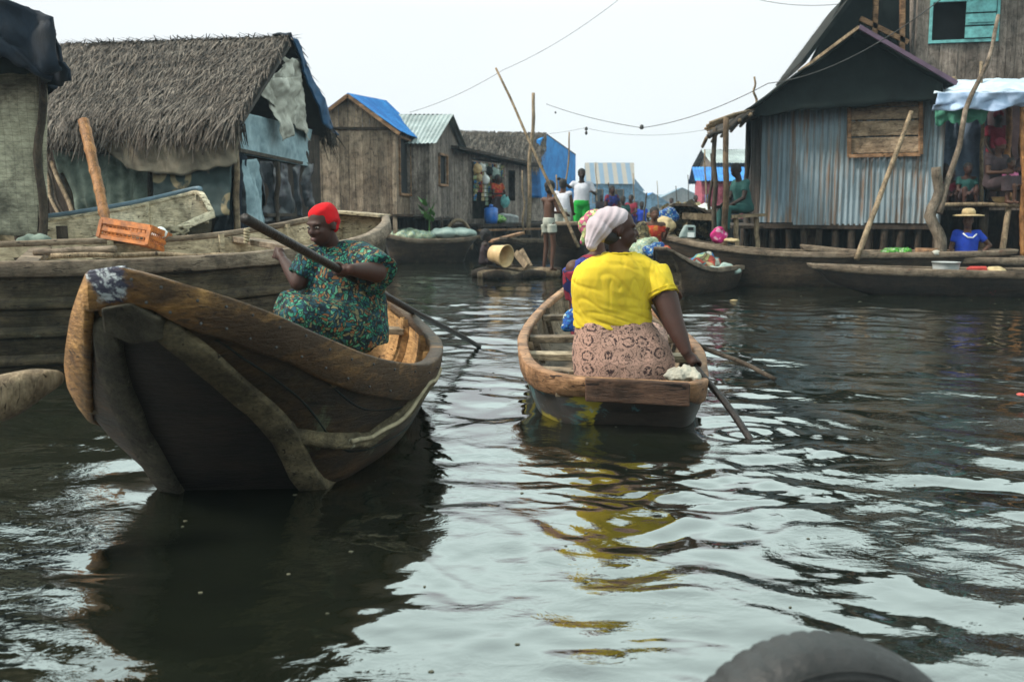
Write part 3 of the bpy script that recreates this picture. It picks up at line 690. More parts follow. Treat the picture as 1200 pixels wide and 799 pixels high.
def line_boat(name, label, group, P0, P1, beam, zmid, ze0, ze1, bot=.6, mats=None, zb=-.08, rake=.3, strake=.1, tip=.12, thw=(.25, .5, .75), N_=30, th=.03, ribs=(), roll=0, pw=1.0):
    """canoe along a straight line in plan; P0,P1 = (x,y) of its two tips"""
    a, b = V((P0[0], P0[1], 0)), V((P1[0], P1[1], 0)); d = (b-a).normalized(); n = V((-d.y, d.x, 0)); Ln = (b-a).length; st = []
    for i in range(9):
        s = i/8; w_ = (math.sin(math.pi*s)**.62)*(1-tip)+tip if 0 < s < 1 else tip
        w_ = beam/2*w_; e0 = max(0, 1-s/.45)**2; e1 = max(0, (s-.55)/.45)**2
        z = zmid + (ze0-zmid)*e0 + (ze1-zmid)*e1; c = lerp(a, b, s)
        zb_ = zb + (z-zb)*.55*(e0**2.2+e1**2.2); cc = c + d*(rake*e0**2 - rake*e1**2)
        rr = w_*math.tan(roll)
        st.append((c-n*w_+V((0, 0, z-rr)), c+n*w_+V((0, 0, z+rr)), cc-n*w_*bot+V((0, 0, zb_-rr*.3)), cc+n*w_*bot+V((0, 0, zb_+rr*.3))))
    Hh = Hull(st); root = thing(name, label, 'boat', (a+b)/2, group)
    mats = mats or (M['hull_dark'], M['inside'], M['rail_c'])
    build_hull(Hh, root, mats, N_, th, strake, .02, ribs=ribs)
    for t in thw: thwart(Hh, root, t, mats[2], .13, .03, .12)
    return root, Hh
BG = 'wooden boats on the lagoon'
# ---- big boat at left whose bow comes to the camera
A_ = lambda px, py, Y: at(px, py, Y)
ax = lambda x, y, z: V((x, y, z))
stA = [
 (A_(112, 322, 3.27), A_(138, 318, 3.22), A_(124, 372, 3.40), A_(184, 374, 3.37)),
 (A_(104, 342, 3.37), A_(228, 342, 3.33), A_(128, 408, 3.48), A_(232, 413, 3.47)),
 (A_(91, 380, 3.58), A_(305, 368, 3.55), A_(136, 448, 3.66), A_(276, 452, 3.70)),
 (A_(84, 428, 3.88), A_(378, 400, 3.86), A_(164, 515, 3.96), A_(332, 503, 3.98)),
 (A_(97, 465, 4.22), A_(438, 423, 4.2), A_(208, 580, 4.30), A_(378, 576, 4.30)),
 (ax(-1.80, 4.75, .38), A_(494, 430, 4.72), ax(-1.50, 4.8, -.06), ax(-.70, 4.8, -.06)),
 (ax(-1.76, 5.35, .40), A_(512, 415, 5.3), ax(-1.46, 5.35, -.08), ax(-.64, 5.35, -.08)),
 (ax(-1.66, 6.0, .43), A_(510, 399, 5.95), ax(-1.38, 6.0, -.07), ax(-.64, 6.0, -.07)),
 (ax(-1.50, 6.65, .50), A_(492, 379, 6.6), ax(-1.28, 6.6, -.02), ax(-.78, 6.6, -.02)),
 (ax(-1.30, 7.15, .58), A_(462, 356, 7.2), ax(-1.16, 7.0, .12), ax(-.92, 7.05, .12)),
 (ax(-1.14, 7.42, .62), ax(-.98, 7.44, .62), ax(-1.10, 7.25, .3), ax(-1.0, 7.25, .3)),
]
HA = Hull(stA)
boatA = thing('wooden_boat', 'large brown wooden boat with high upswept bow, carrying the woman in red headscarf', 'boat', (-1.1, 5.3, 0), BG)
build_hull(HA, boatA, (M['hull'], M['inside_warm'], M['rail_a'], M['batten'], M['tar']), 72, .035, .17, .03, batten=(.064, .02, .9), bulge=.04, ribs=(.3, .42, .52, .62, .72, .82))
for t in (.36, .56, .83): thwart(HA, boatA, t, M['inside'], .16, .04, .2 if t != .56 else .25)
# bow block under the gunwale and the worn nose
mb = MB(); q0 = [A_(116, 362, 3.27), A_(150, 356, 3.24), A_(186, 374, 3.29), A_(188, 400, 3.36), A_(152, 404, 3.36), A_(120, 390, 3.34)]
back = [p + V((.02, .16, .02)) for p in q0]; mb.loft([q0, back]); mb.build('bow_block', M['grey_block'], boatA, bevel=.012)
# pale rubbing band along the right side above the water
Rg = []
for i in range(41):
    t = .30+.5*i/40; q = HA.at(t); ax_ = q[1]-q[0]; ax_.z = 0; ax_.normalize(); best = None
    for f_ in [j/60 for j in range(2, 50)]:
        c_ = lerp(q[3], q[1], f_)+ax_*(.012+.04*math.sin(math.pi*f_)); x_, y_ = proj(c_)
        ty = 508+(x_-338)*.12 if x_ < 393 else 516-(x_-393)*.05 if x_ < 431 else 514-(x_-431)*.72 if x_ < 473 else 484-(x_-473)*1.3
        if best is None or abs(y_-ty) < best[0]: best = (abs(y_-ty), c_)
    p = best[1]
    k = 1+.3*noise.noise(p*7); Rg.append(chamf([p+V((0, 0, .035*k)), p+ax_*.022+V((0, 0, .02)), p+ax_*.024-V((0, 0, .03*k)), p-V((0, 0, .045)), p-ax_*.03], .005))
mb = MB(); mb.loft(Rg); mb.build('rubbing_band', M['batten'], boatA, True)
'''rg = HA.rings; cap_r = rg[-4:] + rg[0:2]; G_ = []
for k_, r_ in enumerate(cap_r):
    c_ = sum(r_, V())/len(r_); ex = .3+.5*math.exp(-((k_-2.6)/1.3)**2); up_ = lambda p_: p_ + (p_-c_).normalized()*.006
    G_.append([up_(r_[-1]), up_(lerp(r_[-1], r_[0], .5)), up_(r_[0]), up_(r_[1]), up_(lerp(r_[1], r_[2], ex*.5)), up_(lerp(r_[1], r_[2], ex*.9))])
mb = MB(); mb.grid(G_, .004); mb.build('nose_cap', plain('worn_white_paint', (.42, .45, .47), .45, .5, 22, c2=(.05, .05, .08), detail=9), boatA, True)'''
# caulked seams between the side planks, nails along the gunwale
for f_ in (.36, .68):
    mb = MB(); P = []
    for i in range(60):
        t = .12+.8*i/59; s_ = HA.sect(t, 0, .04); k = 10-f_*4; a = s_[int(k)]; b_ = s_[int(k)+1]; q = HA.at(t); ax_ = q[1]-q[0]; ax_.z = 0; ax_.normalize(); P.append(lerp(a, b_, k-int(k))+ax_*.001+V((0, 0, .006*noise.noise(V((i*.3, f_, 0))))))
    mb.tube(P, [.0045+.003*noise.noise(p*20) for p in P], 5); mb.build('caulked_seam', M['tarp_black'], boatA, True)
mb = MB(); rg = HA.rings; n_ = len(rg)
for i in range(n_//2+2, n_, 3):
    r_ = rg[i]; c_ = sum(r_, V())/len(r_)
    for a_, b_ in ((1, 2), (3, 4)):
        p = lerp(r_[a_], r_[b_], .3+.3*random.random()); o_ = (p-c_).normalized(); mb.ell(p+o_*.001, (.006, .006, .006), None, 8, 5)
mb.build('nail_heads', M['wire'], boatA, True)
# rope lashed along the right chine
P = [(r_[0]+r_[1])/2 + V((.022, -.012, -.03+.008*math.sin(i*.8))) for i, r_ in enumerate(Rg) if 6 < i < 36]
mb = MB(); mb.tube(P, .011, 6); mb.build('rope', M['rope'], boatA, True)
# floor boards
mb = MB()
for k in range(5):
    f = (k+.5)/5
    for t0, t1 in ((.34, .56), (.57, .82)):
        a = lerp(HA.at(t0)[2], HA.at(t0)[3], f)+V((0, 0, .06)); b = lerp(HA.at(t1)[2], HA.at(t1)[3], f)+V((0, 0, .06)); mb.beam(a, b, .12, .02)
mb.build('floor_boards', M['inside_warm'], boatA)
# ---- boat with the woman in yellow
stB = [
 (A_(684, 446, 5.36), A_(812, 452, 5.30), ax(.46, 5.50, .10), ax(.90, 5.46, .10)),
 (A_(640, 438, 5.52), A_(824, 448, 5.50), ax(.36, 5.60, -.04), ax(.97, 5.56, -.04)),
 (A_(619, 425, 5.80), A_(825, 440, 5.76), ax(.24, 5.85, -.10), ax(1.03, 5.8, -.10)),
 (A_(611, 407, 6.35), ax(1.20, 6.3, .32), ax(.20, 6.4, -.12), ax(1.06, 6.3, -.12)),
 (A_(613, 391, 7.1), ax(1.24, 7.1, .33), ax(.22, 7.1, -.12), ax(1.09, 7.1, -.12)),
 (A_(624, 373, 8.1), ax(1.25, 8.1, .35), ax(.32, 8.1, -.12), ax(1.1, 8.1, -.12)),
 (A_(641, 355, 9.3), ax(1.2, 9.3, .38), ax(.46, 9.3, -.1), ax(1.05, 9.3, -.1)),
 (A_(662, 338, 10.4), ax(1.08, 10.4, .43), ax(.65, 10.2, 0), ax(.98, 10.2, 0)),
 (ax(.78, 11.1, .5), ax(.95, 11.1, .5), ax(.8, 10.9, .2), ax(.93, 10.9, .2)),
]
HB = Hull(stB)
boatB = thing('wooden_boat', 'wooden boat with tan rim and peeling paint, carrying the woman in yellow', 'boat', (.7, 8, 0), BG)
build_hull(HB, boatB, (M['painted'], M['inside'], M['rail_b'], M['batten']), 54, .032, .13, .026, bulge=.03, ribs=(.28, .42, .56, .7, .84))
for t, n_ in ((.30, .2), (.40, .16), (.52, .12), (.68, .12)): thwart(HB, boatB, t, M['inside_pale'] if t == .40 else M['inside'], .16, .045, n_)
thwart(HB, boatB, .14, M['inside'], .2, .04, .3)
mb = MB(); 
mb.hexa([A_(686, 445, 5.33)+V((0, -.03, -.115)), A_(808, 451, 5.27)+V((0, -.03, -.115)), A_(808, 451, 5.27)+V((0, .02, -.115)), A_(686, 445, 5.33)+V((0, .02, -.115)),
         A_(686, 445, 5.33)+V((0, -.03, .012)), A_(808, 451, 5.27)+V((0, -.03, .012)), A_(808, 451, 5.27)+V((0, .02, .012)), A_(686, 445, 5.33)+V((0, .02, .012))])
mb.build('stern_board', wood('dark_stern_board', (.13, .07, .045), (.04, .024, .018), (.2, .3, 1), 10, .7, 0), boatB, bevel=.008)
# ---- boat C: mossy boat alongside, left
stC = []
Cc = [(-6.6, 7.0, .30, .35, .95, 1.0), (-5.6, 7.25, .62, .62, .88, .98), (-4.4, 7.55, .74, .70, .85, .94), (-3.4, 7.85, .74, .70, .84, .96), (-2.5, 8.3, .70, .66, .87, .98), (-1.85, 8.95, .60, .55, .96, 1.06), (-1.60, 9.6, .42, .38, 1.08, 1.14), (-1.48, 10.1, .22, .22, 1.16, 1.2)]
for i, (x, y, wn, wf, zn, zf) in enumerate(Cc):
    x0, y0 = Cc[max(i-1, 0)][:2]; x1, y1 = Cc[min(i+1, len(Cc)-1)][:2]; d = V((x1-x0, y1-y0, 0)).normalized(); n = V((d.y, -d.x, 0))
    e_ = max(0, (i-4)/3); c = V((x, y, 0)); zb = -.12+.75*e_**2
    if i == 0: zb = .35
    stC.append((c+n*wn+V((0, 0, zn)), c-n*wf+V((0, 0, zf)), c+n*wn*.62-d*.2*e_+V((0, 0, zb)), c-n*wf*.62-d*.2*e_+V((0, 0, zb))))
HC = Hull(stC)
boatC = thing('wooden_boat', 'long mossy wooden boat moored behind the big brown boat', 'boat', (-3.6, 8, 0), BG)
build_hull(HC, boatC, (M['hull_c'], M['inside_pale'], M['rail_c']), 50, .04, .10, .03, bulge=.05, ribs=(.12, .3, .46, .62, .76))
for t in (.38, .66): thwart(HC, boatC, t, M['rail_c'], .16, .05, .06)
thwart(HC, boatC, .965, M['inside_pale'], .34, .03, -.02, name='end_deck')
# planking lines on the tall near side
for f, nm in ((.3, .02), (.52, .018), (.74, .022)):
    mb = MB(); P = []
    for i in range(41):
        t = .02+.8*i/40; q = HC.at(t); s_ = HC.sect(t, 0, .05); k = f*4; a = s_[int(k)]; b = s_[int(k)+1]; p = lerp(a, b, k-int(k)); ax_ = (q[0]-q[1]); ax_.z = 0; ax_.normalize(); P.append((p, ax_))
    mb.loft([[p+o*.004+V((0, 0, .05)), p+o*nm+V((0, 0, .03)), p+o*nm-V((0, 0, .03)), p+o*.002-V((0, 0, .05)), p-o*.01] for p, o in P]); mb.build('hull_plank', M['hull_c'], boatC, True)
# loose poles lying along boat C
for k, (p0, p1, r_, mt, lb) in enumerate((((60, 300, 7.6), (275, 298, 7.9), .022, 'pole', 'pale thin pole lying along the rim of the mossy boat'), ((135, 292, 7.7), (40, 296, 7.8), .03, 'rail_c', 'short grey stick lying on the mossy boat, left of the pale pole'))):
    o = pole('loose_pole', A_(*p0), A_(*p1), r_, r_*.8, M[mt], None, .02, k); setp(o, lb, 'pole')
# ---- boat D: pale inside, heeled towards us
Dc = [(-7.6, 11.1, .35, .35, .75, .95), (-6.6, 11.2, .5, .5, .72, 1.0), (-5.4, 11.35, .52, .52, .74, 1.12), (-4.5, 11.45, .46, .50, .82, 1.26), (-3.9, 11.5, .40, .42, .96, 1.38), (-3.55, 11.5, .24, .26, 1.12, 1.43), (-3.40, 11.5, .1, .1, 1.2, 1.38)]
stD = []
for i, (x, y, wn, wf, zn, zf) in enumerate(Dc):
    e_ = max(0, (i-2)/4); zb = -.1+.8*e_**2
    if i == 0: zb = .2
    stD.append((ax(x, y-wn, zn), ax(x-.15*e_, y+wf, zf), ax(x-.1*e_, y-wn*.45, zb), ax(x-.1*e_, y+wf*.7, zb+.12)))
HD = Hull(stD)
boatD = thing('wooden_boat', 'pale wooden boat tilted towards the camera below the thatched hut', 'boat', (-5.5, 11.4, 0), BG)
build_hull(HD, boatD, (M['hull_c'], M['cream_hull'], M['cream_hull']), 44, .035, .07, .02, ribs=(.3, .55, .8))
thwart(HD, boatD, .55, M['inside_pale'], .08, .06, .3); thwart(HD, boatD, .86, M['inside_pale'], .2, .03, .1)
P = [HD.at(t)[1]+V((0, -.02, .04)) for t in [.02+.85*i/20 for i in range(21)]]; mb = MB(); mb.tube(P, .03, 7); mb.build('rim_hose', plain('faded_blue_rim', (.16, .24, .3), .6), boatD, True)
# ---- far and side boats
line_boat('wooden_boat', 'grey flat boat loaded with nets and pale sacks in front of the plank houses', BG, (-3.3, 24.0), (-.85, 24.6), 1.1, .55, .78, .62, mats=(M['hull_dark'], M['inside'], M['rail_c']), thw=(.15,), tip=.45, zb=-.1)
line_boat('wooden_boat', 'small dark boat with a pale worn tip pointing left, loaded with packages', BG, (2.08, 14.0), (3.75, 16.6), .75, .36, .70, .3, mats=(M['hull_dark'], M['inside'], M['rail_c']), thw=(.3, .5), tip=.25, strake=.06, rake=.5)
line_boat('wooden_boat', 'long black boat lying along the stilts of the corrugated hut, high end to the left', BG, (2.35, 17.0), (8.0, 15.9), 1.2, .55, .86, .6, mats=(M['hull_dark'], M['inside'], M['rail_c']), thw=(.3, .45, .6), tip=.25, strake=.08, bot=.7)
line_boat('wooden_boat', 'slim dark boat between the black boat and the foremost canoe at right', BG, (4.72, 16.3), (12.5, 15.6), .9, .47, .66, .5, mats=(M['hull_dark'], M['inside_warm'], M['rail_c']), thw=(.12, .5, .7), tip=.22, strake=.10)
line_boat('wooden_boat', 'foremost dark canoe at right with faded red paint near its blunt tip', BG, (4.35, 14.6), (12.0, 14.0), .95, .36, .44, .44, mats=(wood('red_stained_hull', (.036, .026, .02), (.01, .008, .007), (.2, .3, 1.4), 8, .55, 0, (.3, .3, .28), .6, (.2, .03, .035), .64, 3), M['inside'], M['rail_c']), thw=(.2, .45), tip=.24, strake=.10)
line_boat('wooden_boat', 'dark boat with a tall rounded end behind the boy with the pole', BG, (1.12, 19.6), (1.6, 26.0), 1.3, .7, 1.0, .7, mats=(M['hull_dark'], M['inside'], M['rail_c']), thw=(.5,), tip=.55, strake=.08, rake=.25)
line_boat('wooden_boat', 'low dark boat moored below the shop counter', BG, (-1.3, 27.2), (2.4, 28.6), 1.0, .45, .6, .6, mats=(M['hull_dark'], M['hull_dark'], M['rail_c']), thw=(.5,), tip=.3)
line_boat('wooden_boat', 'distant low boat lying left of the pink house', BG, (3.4, 41), (7.6, 42.5), 1.1, .4, .7, .55, thw=(), tip=.3)
line_boat('wooden_boat', 'distant low boat in the open channel behind the white shirt', BG, (2.0, 52), (5.5, 56), 1.1, .4, .75, .5, thw=(), tip=.3)
# boat prow entering at the left edge, blurred
mb = MB(); rings = []
for i, (px, py, Y, hw, hh) in enumerate([(-160, 520, 3.3, .15, .10), (-60, 490, 3.35, .14, .095), (0, 466, 3.4, .115, .085), (40, 452, 3.45, .09, .065), (64, 445, 3.48, .065, .042), (73, 444, 3.5, .025, .018)]):
    c = A_(px, py, Y); rings.append([c + V((hw*.35*math.cos(a)*.6, hw*math.cos(a)*1.0, hh*math.sin(a))) for a in [2*math.pi*j/14 for j in range(14)]])
mb.loft(rings); o = mb.blob('canoe_prow', M['pole'], None, .014, 5, disp=lambda c, n: .012*noise.noise(c*7)); setp(o, 'pale weathered tip of a canoe poking in from the left edge', 'boat')
# ------------------------------------------------------------------ people
def ering(c, rx, ry, rv, fv, n=20, p=1.0):
    """elliptic ring; rv right vector, fv forward vector"""
    out = []
    for j in range(n):
        a = 2*math.pi*j/n; x, y = math.cos(a), math.sin(a)
        out.append(c + rv*rx*math.copysign(abs(x)**p, x) + fv*ry*math.copysign(abs(y)**p, y))
    return out
def face_frame(f, tilt=0):
    f = V(f).normalized(); r_ = f.cross(V((0, 0, 1))).normalized(); u = r_.cross(f).normalized()
    return r_, f, u
def head_mb(mb, c, f, s=1.0, neck=None):
    """c = head centre; f = facing direction"""
    r_, f, u = face_frame(f); Mx = Matrix((r_, f, u)).transposed()
    g = lambda x, y, z: c + (r_*x + f*y + u*z)*s
    E = lambda p, rad: mb.ell(g(*p), tuple(q*s for q in rad), Mx, 18, 12)
    E((0, -.012, .028), (.076, .094, .092)); E((0, .024, -.035), (.062, .066, .078)); E((0, .042, -.082), (.036, .032, .028))
    E((0, .082, -.058), (.027, .016, .015)); E((-.03, .066, -.022), (.026, .022, .024)); E((.03, .066, -.022), (.026, .022, .024))
    E((0, .075, .026), (.052, .018, .013)); mb.capsule(g(0, .082, .012), g(0, .101, -.022), .011*s, .0155*s, 10)
    E((-.015, .092, -.026), (.011, .011, .009)); E((.015, .092, -.026), (.011, .011, .009))
    for x in (-1, 1): E((x*.077, -.008, -.008), (.008, .018, .029))
    if neck is not None: mb.capsule(neck, g(0, -.012, -.045), .058*s, .052*s, 14)
    return g, Mx
def face_parts(g, Mx, s, root, body):
    for x in (-1, 1):
        m_ = MB(); m_.ell(g(x*.031, .081, .006), (.012*s, .008*s, .0058*s), Mx, 12, 8); m_.build('eye', M['white'], body, True)
        m_ = MB(); m_.ell(g(x*.031, .0865, .006), (.0062*s, .0048*s, .0062*s), Mx, 10, 6); m_.build('iris', M['iris'], body, True)
    m_ = MB(); m_.ell(g(0, .0955, -.056), (.023*s, .0075*s, .0065*s), Mx, 14, 8); m_.ell(g(0, .0945, -.065), (.02*s, .0075*s, .0065*s), Mx, 14, 8); m_.build('lips', M['lips'], body, True)
def grip(mb, wrist, G, a, rp, s=1.0, flip=1):
    """hand closed round a pole through G along a"""
    wrist, G, a = V(wrist), V(G), V(a).normalized(); u = wrist-G; u = (u-a*u.dot(a)).normalized(); v = a.cross(u)*flip
    pc = G + u*(rp+.015*s); Mx = Matrix((a, v, u)).transposed()
    mb.ell(pc + u*.004, (.043*s, .032*s, .019*s), Mx, 14, 10); mb.capsule(wrist, lerp(wrist, pc, .75), .026*s, .028*s)
    rr = rp + .0085*s
    for k in range(4):
        off = (k-1.5)*.0205*s; end = (225, 240, 232, 212)[k]; pts = []
        for ph in [30+(end-30)*q/4 for q in range(5)]:
            pts.append(G + a*off + (u*math.cos(R(ph)) + v*math.sin(R(ph)))*rr)
        pts.insert(0, G + a*off*.9 + (u*1.3 + v*.55).normalized()*(rr+.004)); mb.chain(pts, [.0098*s, .0095*s, .009*s, .0088*s, .0083*s, .0075*s], 8)
    pts = [pc - a*.03*s]
    for ph in (-35, -75, -115): pts.append(G - a*(.036*s+(.012*s if ph == -35 else 0)*-1) + (u*math.cos(R(ph)) + v*math.sin(R(ph)))*(rr+.002))
    mb.chain(pts, [.013*s, .012*s, .0105*s, .009*s], 8)
def open_hand(mb, wrist, d, nrm, s=1.0, curl=.35, thumb=1):
    """relaxed hand: wrist, direction of fingers, palm normal (fingers curl towards it)"""
    d = V(d).normalized(); nrm = V(nrm); nrm = (nrm-d*nrm.dot(d)).normalized(); sd_ = d.cross(nrm)
    pc = wrist + d*.05*s; Mx = Matrix((sd_, d, nrm)).transposed(); mb.ell(pc, (.04*s, .052*s, .017*s), Mx, 14, 10); mb.capsule(wrist, pc, .025*s, .024*s)
    for k in range(4):
        base = pc + sd_*(k-1.5)*.02*s + d*.036*s; ln = (.066, .074, .069, .054)[k]*s; p = base; dd = d + sd_*(k-1.5)*.05; pts = [p]
        for j in range(3):
            dd = (dd + nrm*curl).normalized(); p = p + dd*ln*(.44, .31, .25)[j]; pts.append(p)
        mb.chain(pts, [.0098*s, .009*s, .0083*s, .007*s], 8)
    p = pc - d*.025*s - sd_*thumb*.032*s; q = p + (d*.7 - sd_*thumb*.7 + nrm*.3).normalized()*.036*s; r_ = q + (d*.9 - sd_*thumb*.25 + nrm*.4).normalized()*.028*s
    mb.chain([p, q, r_], [.0125*s, .011*s, .0085*s], 8)
def torso_rings(pel, chest, rv, fv, hw, hd, s=1.0, belly=1.0):
    """closed torso from pelvis to neck base; hw/hd = half width/depth at the chest"""
    up = chest-pel; rings = []
    for f, a, b in ((-.28, .70, .75), (-.15, 1.0, .98), (0, 1.06, 1.08), (.25, 1.0*(.9+.1*belly), 1.06*belly), (.5, .95*(.9+.1*belly), 1.05*belly), (.75, .98, 1.04), (1.0, 1.0, 1.0), (1.18, .98, .84), (1.30, .72, .62), (1.40, .34, .46)):
        rings.append(ering(pel+up*f, hw*a*s, hd*b*s, rv, fv, 22, .9))
    return rings
def limb(mb, pts, rads): mb.chain([V(p) for p in pts], rads, 14)
PG = 'people in the boats and on the decks'
def figure(label, P, facing, head_dir, skinm='skin2', s=1.0, top=None, bottom=None, hair='cap', voxel=.011, hw=.16, hd=.1, belly=1, group=PG, hands=True, sleeve=.55, topmat=None, bottommat=None, bottom_to='knee', scarf=None, handdir=None, eyes=False):
    """generic person. P: joints pelvis chest head lsh rsh lel rel lwr rwr lhip rhip lkn rkn lan ran (world)"""
    P = {k: V(v) for k, v in P.items()}; rv, fv, uv = face_frame(facing); uv2 = (P['chest']-P['pelvis']).normalized()
    root = thing('person', label, 'person', (P['pelvis'].x, P['pelvis'].y, min(p.z for p in P.values())-.06), group)
    mb = MB(); mb.loft(torso_rings(P['pelvis'], P['chest'], rv, fv, hw, hd, s, belly))
    neck = P['chest'] + uv2*(P['chest']-P['pelvis']).length*.36
    g, Mx = head_mb(mb, P['head'], head_dir, s, neck)
    for sd_ in 'lr':
        limb(mb, [P[sd_+'sh'], P[sd_+'el'], P[sd_+'wr']], [.052*s*hw/.16, .037*s, .026*s])
        mb.capsule(P[sd_+'sh'], P['chest']+uv2*.06, .055*s, .07*s)
        if hands:
            d = P[sd_+'wr']-P[sd_+'el']; open_hand(mb, P[sd_+'wr'], (handdir or {}).get(sd_, d), fv if abs(d.normalized().dot(fv)) < .9 else V((0, 0, -1)), s, .4, 1 if sd_ == 'l' else -1)
        limb(mb, [P[sd_+'hip'], P[sd_+'kn'], P[sd_+'an']], [.082*s*hw/.16, .053*s, .034*s])
        a = P[sd_+'an']; kn = P[sd_+'kn']; ft = fv.copy(); ft.z = 0; ft.normalize()
        mb.capsule(a+V((0, 0, -.035*s))-ft*.02*s, a+V((0, 0, -.05*s))+ft*.13*s, .032*s, .024*s)
    body = mb.blob('body', M[skinm], root, voxel, 3)
    if eyes: face_parts(g, Mx, s, root, body)
    if hair == 'cap':
        m_ = MB(); m_.ell(g(0, -.02, .042), (.084*s, .096*s, .088*s), Mx); m_.ell(g(0, -.05, .0), (.07*s, .06*s, .075*s), Mx); m_.blob('hair', M['hair'], root, voxel*.8, 1, disp=lambda c, n: .006*noise.noise(c*70))
    if hair == 'big':
        m_ = MB(); m_.ell(g(0, -.03, .06), (.11*s, .12*s, .11*s), Mx); m_.ell(g(0, -.06, .0), (.09*s, .07*s, .1*s), Mx); m_.blob('hair', M['hair'], root, voxel, 1, disp=lambda c, n: .012*noise.noise(c*40))
    if scarf:
        m_ = MB(); m_.ell(g(0, -.022, .045), (.09*s, .105*s, .09*s), Mx); m_.ell(g(0, -.09, .02), (.06*s, .05*s, .055*s), Mx); m_.blob('headscarf', M[scarf], root, voxel*.8, 2)
    if top:
        m_ = MB(); m_.loft(torso_rings(P['pelvis']+uv2*.02, P['chest'], rv, fv, hw+.014, hd+.014, s, belly)[1:])
        for sd_ in 'lr':
            m_.capsule(P['chest']+uv2*.05, P[sd_+'sh'], .07*s, .066*s*hw/.16); e = lerp(P[sd_+'sh'], P[sd_+'el'], sleeve)
            m_.tube([P[sd_+'sh'], e], [.064*s*hw/.16, .056*s], 14)
        m_.blob('top', M[top], root, voxel, 2, disp=lambda c, n: .006*noise.noise(V((c.x*14, c.y*14, c.z*7))))
    if bottom:
        m_ = MB(); rg = torso_rings(P['pelvis'], P['chest'], rv, fv, hw+.012, hd+.02, s, 1)[:4]; m_.loft(rg)
        for sd_ in 'lr':
            hp, kn, an = P[sd_+'hip'], P[sd_+'kn'], P[sd_+'an']
            if bottom_to == 'thigh': m_.tube([hp, lerp(hp, kn, .38)], [.098*s, .092*s], 14)
            elif bottom_to == 'knee': m_.tube([hp, lerp(hp, kn, .92)], [.098*s, .074*s], 14)
            elif bottom_to == 'skirt': m_.tube([hp, kn, lerp(kn, an, .55)], [.12*s, .11*s, .11*s], 14)
            else: m_.tube([hp, kn, lerp(kn, an, .93)], [.098*s, .07*s, .056*s], 14)
        if bottom_to == 'skirt':
            m_.tube([lerp(P['lhip'], P['rhip'], .5), lerp(P['lkn'], P['rkn'], .5), lerp(lerp(P['lkn'], P['rkn'], .5), lerp(P['lan'], P['ran'], .5), .5)], [.12*s, .1*s, .1*s], 14)
        m_.blob({'thigh': 'shorts', 'knee': 'shorts', 'skirt': 'skirt'}.get(bottom_to, 'trousers'), M[bottom], root, voxel, 2, disp=lambda c, n: .006*noise.noise(V((c.x*14, c.y*14, c.z*8))))
    return root
def standing(base, h, face, arms, lean=V((0, 0, 0)), hw=.15):
    """joint dict for a standing figure; arms = dict with lel lwr rel rwr relative offsets (x right, y forward, z up) in metres"""
    f = V(face).normalized(); r_ = f.cross(V((0, 0, 1))).normalized(); k = h/1.7; b = V(base)
    g = lambda x, y, z: b + (r_*x + f*y)*k + V((0, 0, z*k)) + lean*z
    P = dict(pelvis=g(0, 0, .95), chest=g(0, .01, 1.28), head=g(0, .03, 1.58), lsh=g(-hw*1.1, 0, 1.38), rsh=g(hw*1.1, 0, 1.38), lhip=g(-.085, 0, .9), rhip=g(.085, 0, .9), lkn=g(-.1, .03, .5), rkn=g(.1, .03, .5), lan=g(-.11, -.02, .09), ran=g(.11, -.02, .09))
    for q, v in arms.items(): P[q] = g(*v)
    return P
def sitting(base, h, face, arms, kn=.42, kz=.05, spread=.12, drop=.38, hw=.15, lean=.03):
    """base = seat point under the pelvis; kn = thigh length forward, drop = how far ankles are below the knee"""
    f = V(face).normalized(); r_ = f.cross(V((0, 0, 1))).normalized(); k = h/1.7; b = V(base)
    g = lambda x, y, z: b + (r_*x + f*y)*k + V((0, 0, z*k))
    P = dict(pelvis=g(0, 0, .12), chest=g(0, lean, .44), head=g(0, lean*2+.02, .75), lsh=g(-hw*1.1, lean, .54), rsh=g(hw*1.1, lean, .54), lhip=g(-.085, .03, .1), rhip=g(.085, .03, .1), lkn=g(-spread, kn, .1+kz), rkn=g(spread, kn, .1+kz), lan=g(-spread, kn+.02, .1+kz-drop), ran=g(spread, kn+.02, .1+kz-drop))
    for q, v in arms.items(): P[q] = g(*v)
    return P
# ------------------------------------------------------------------ houses, left bank
def P3(px, py, Y): return at(px, py, Y)
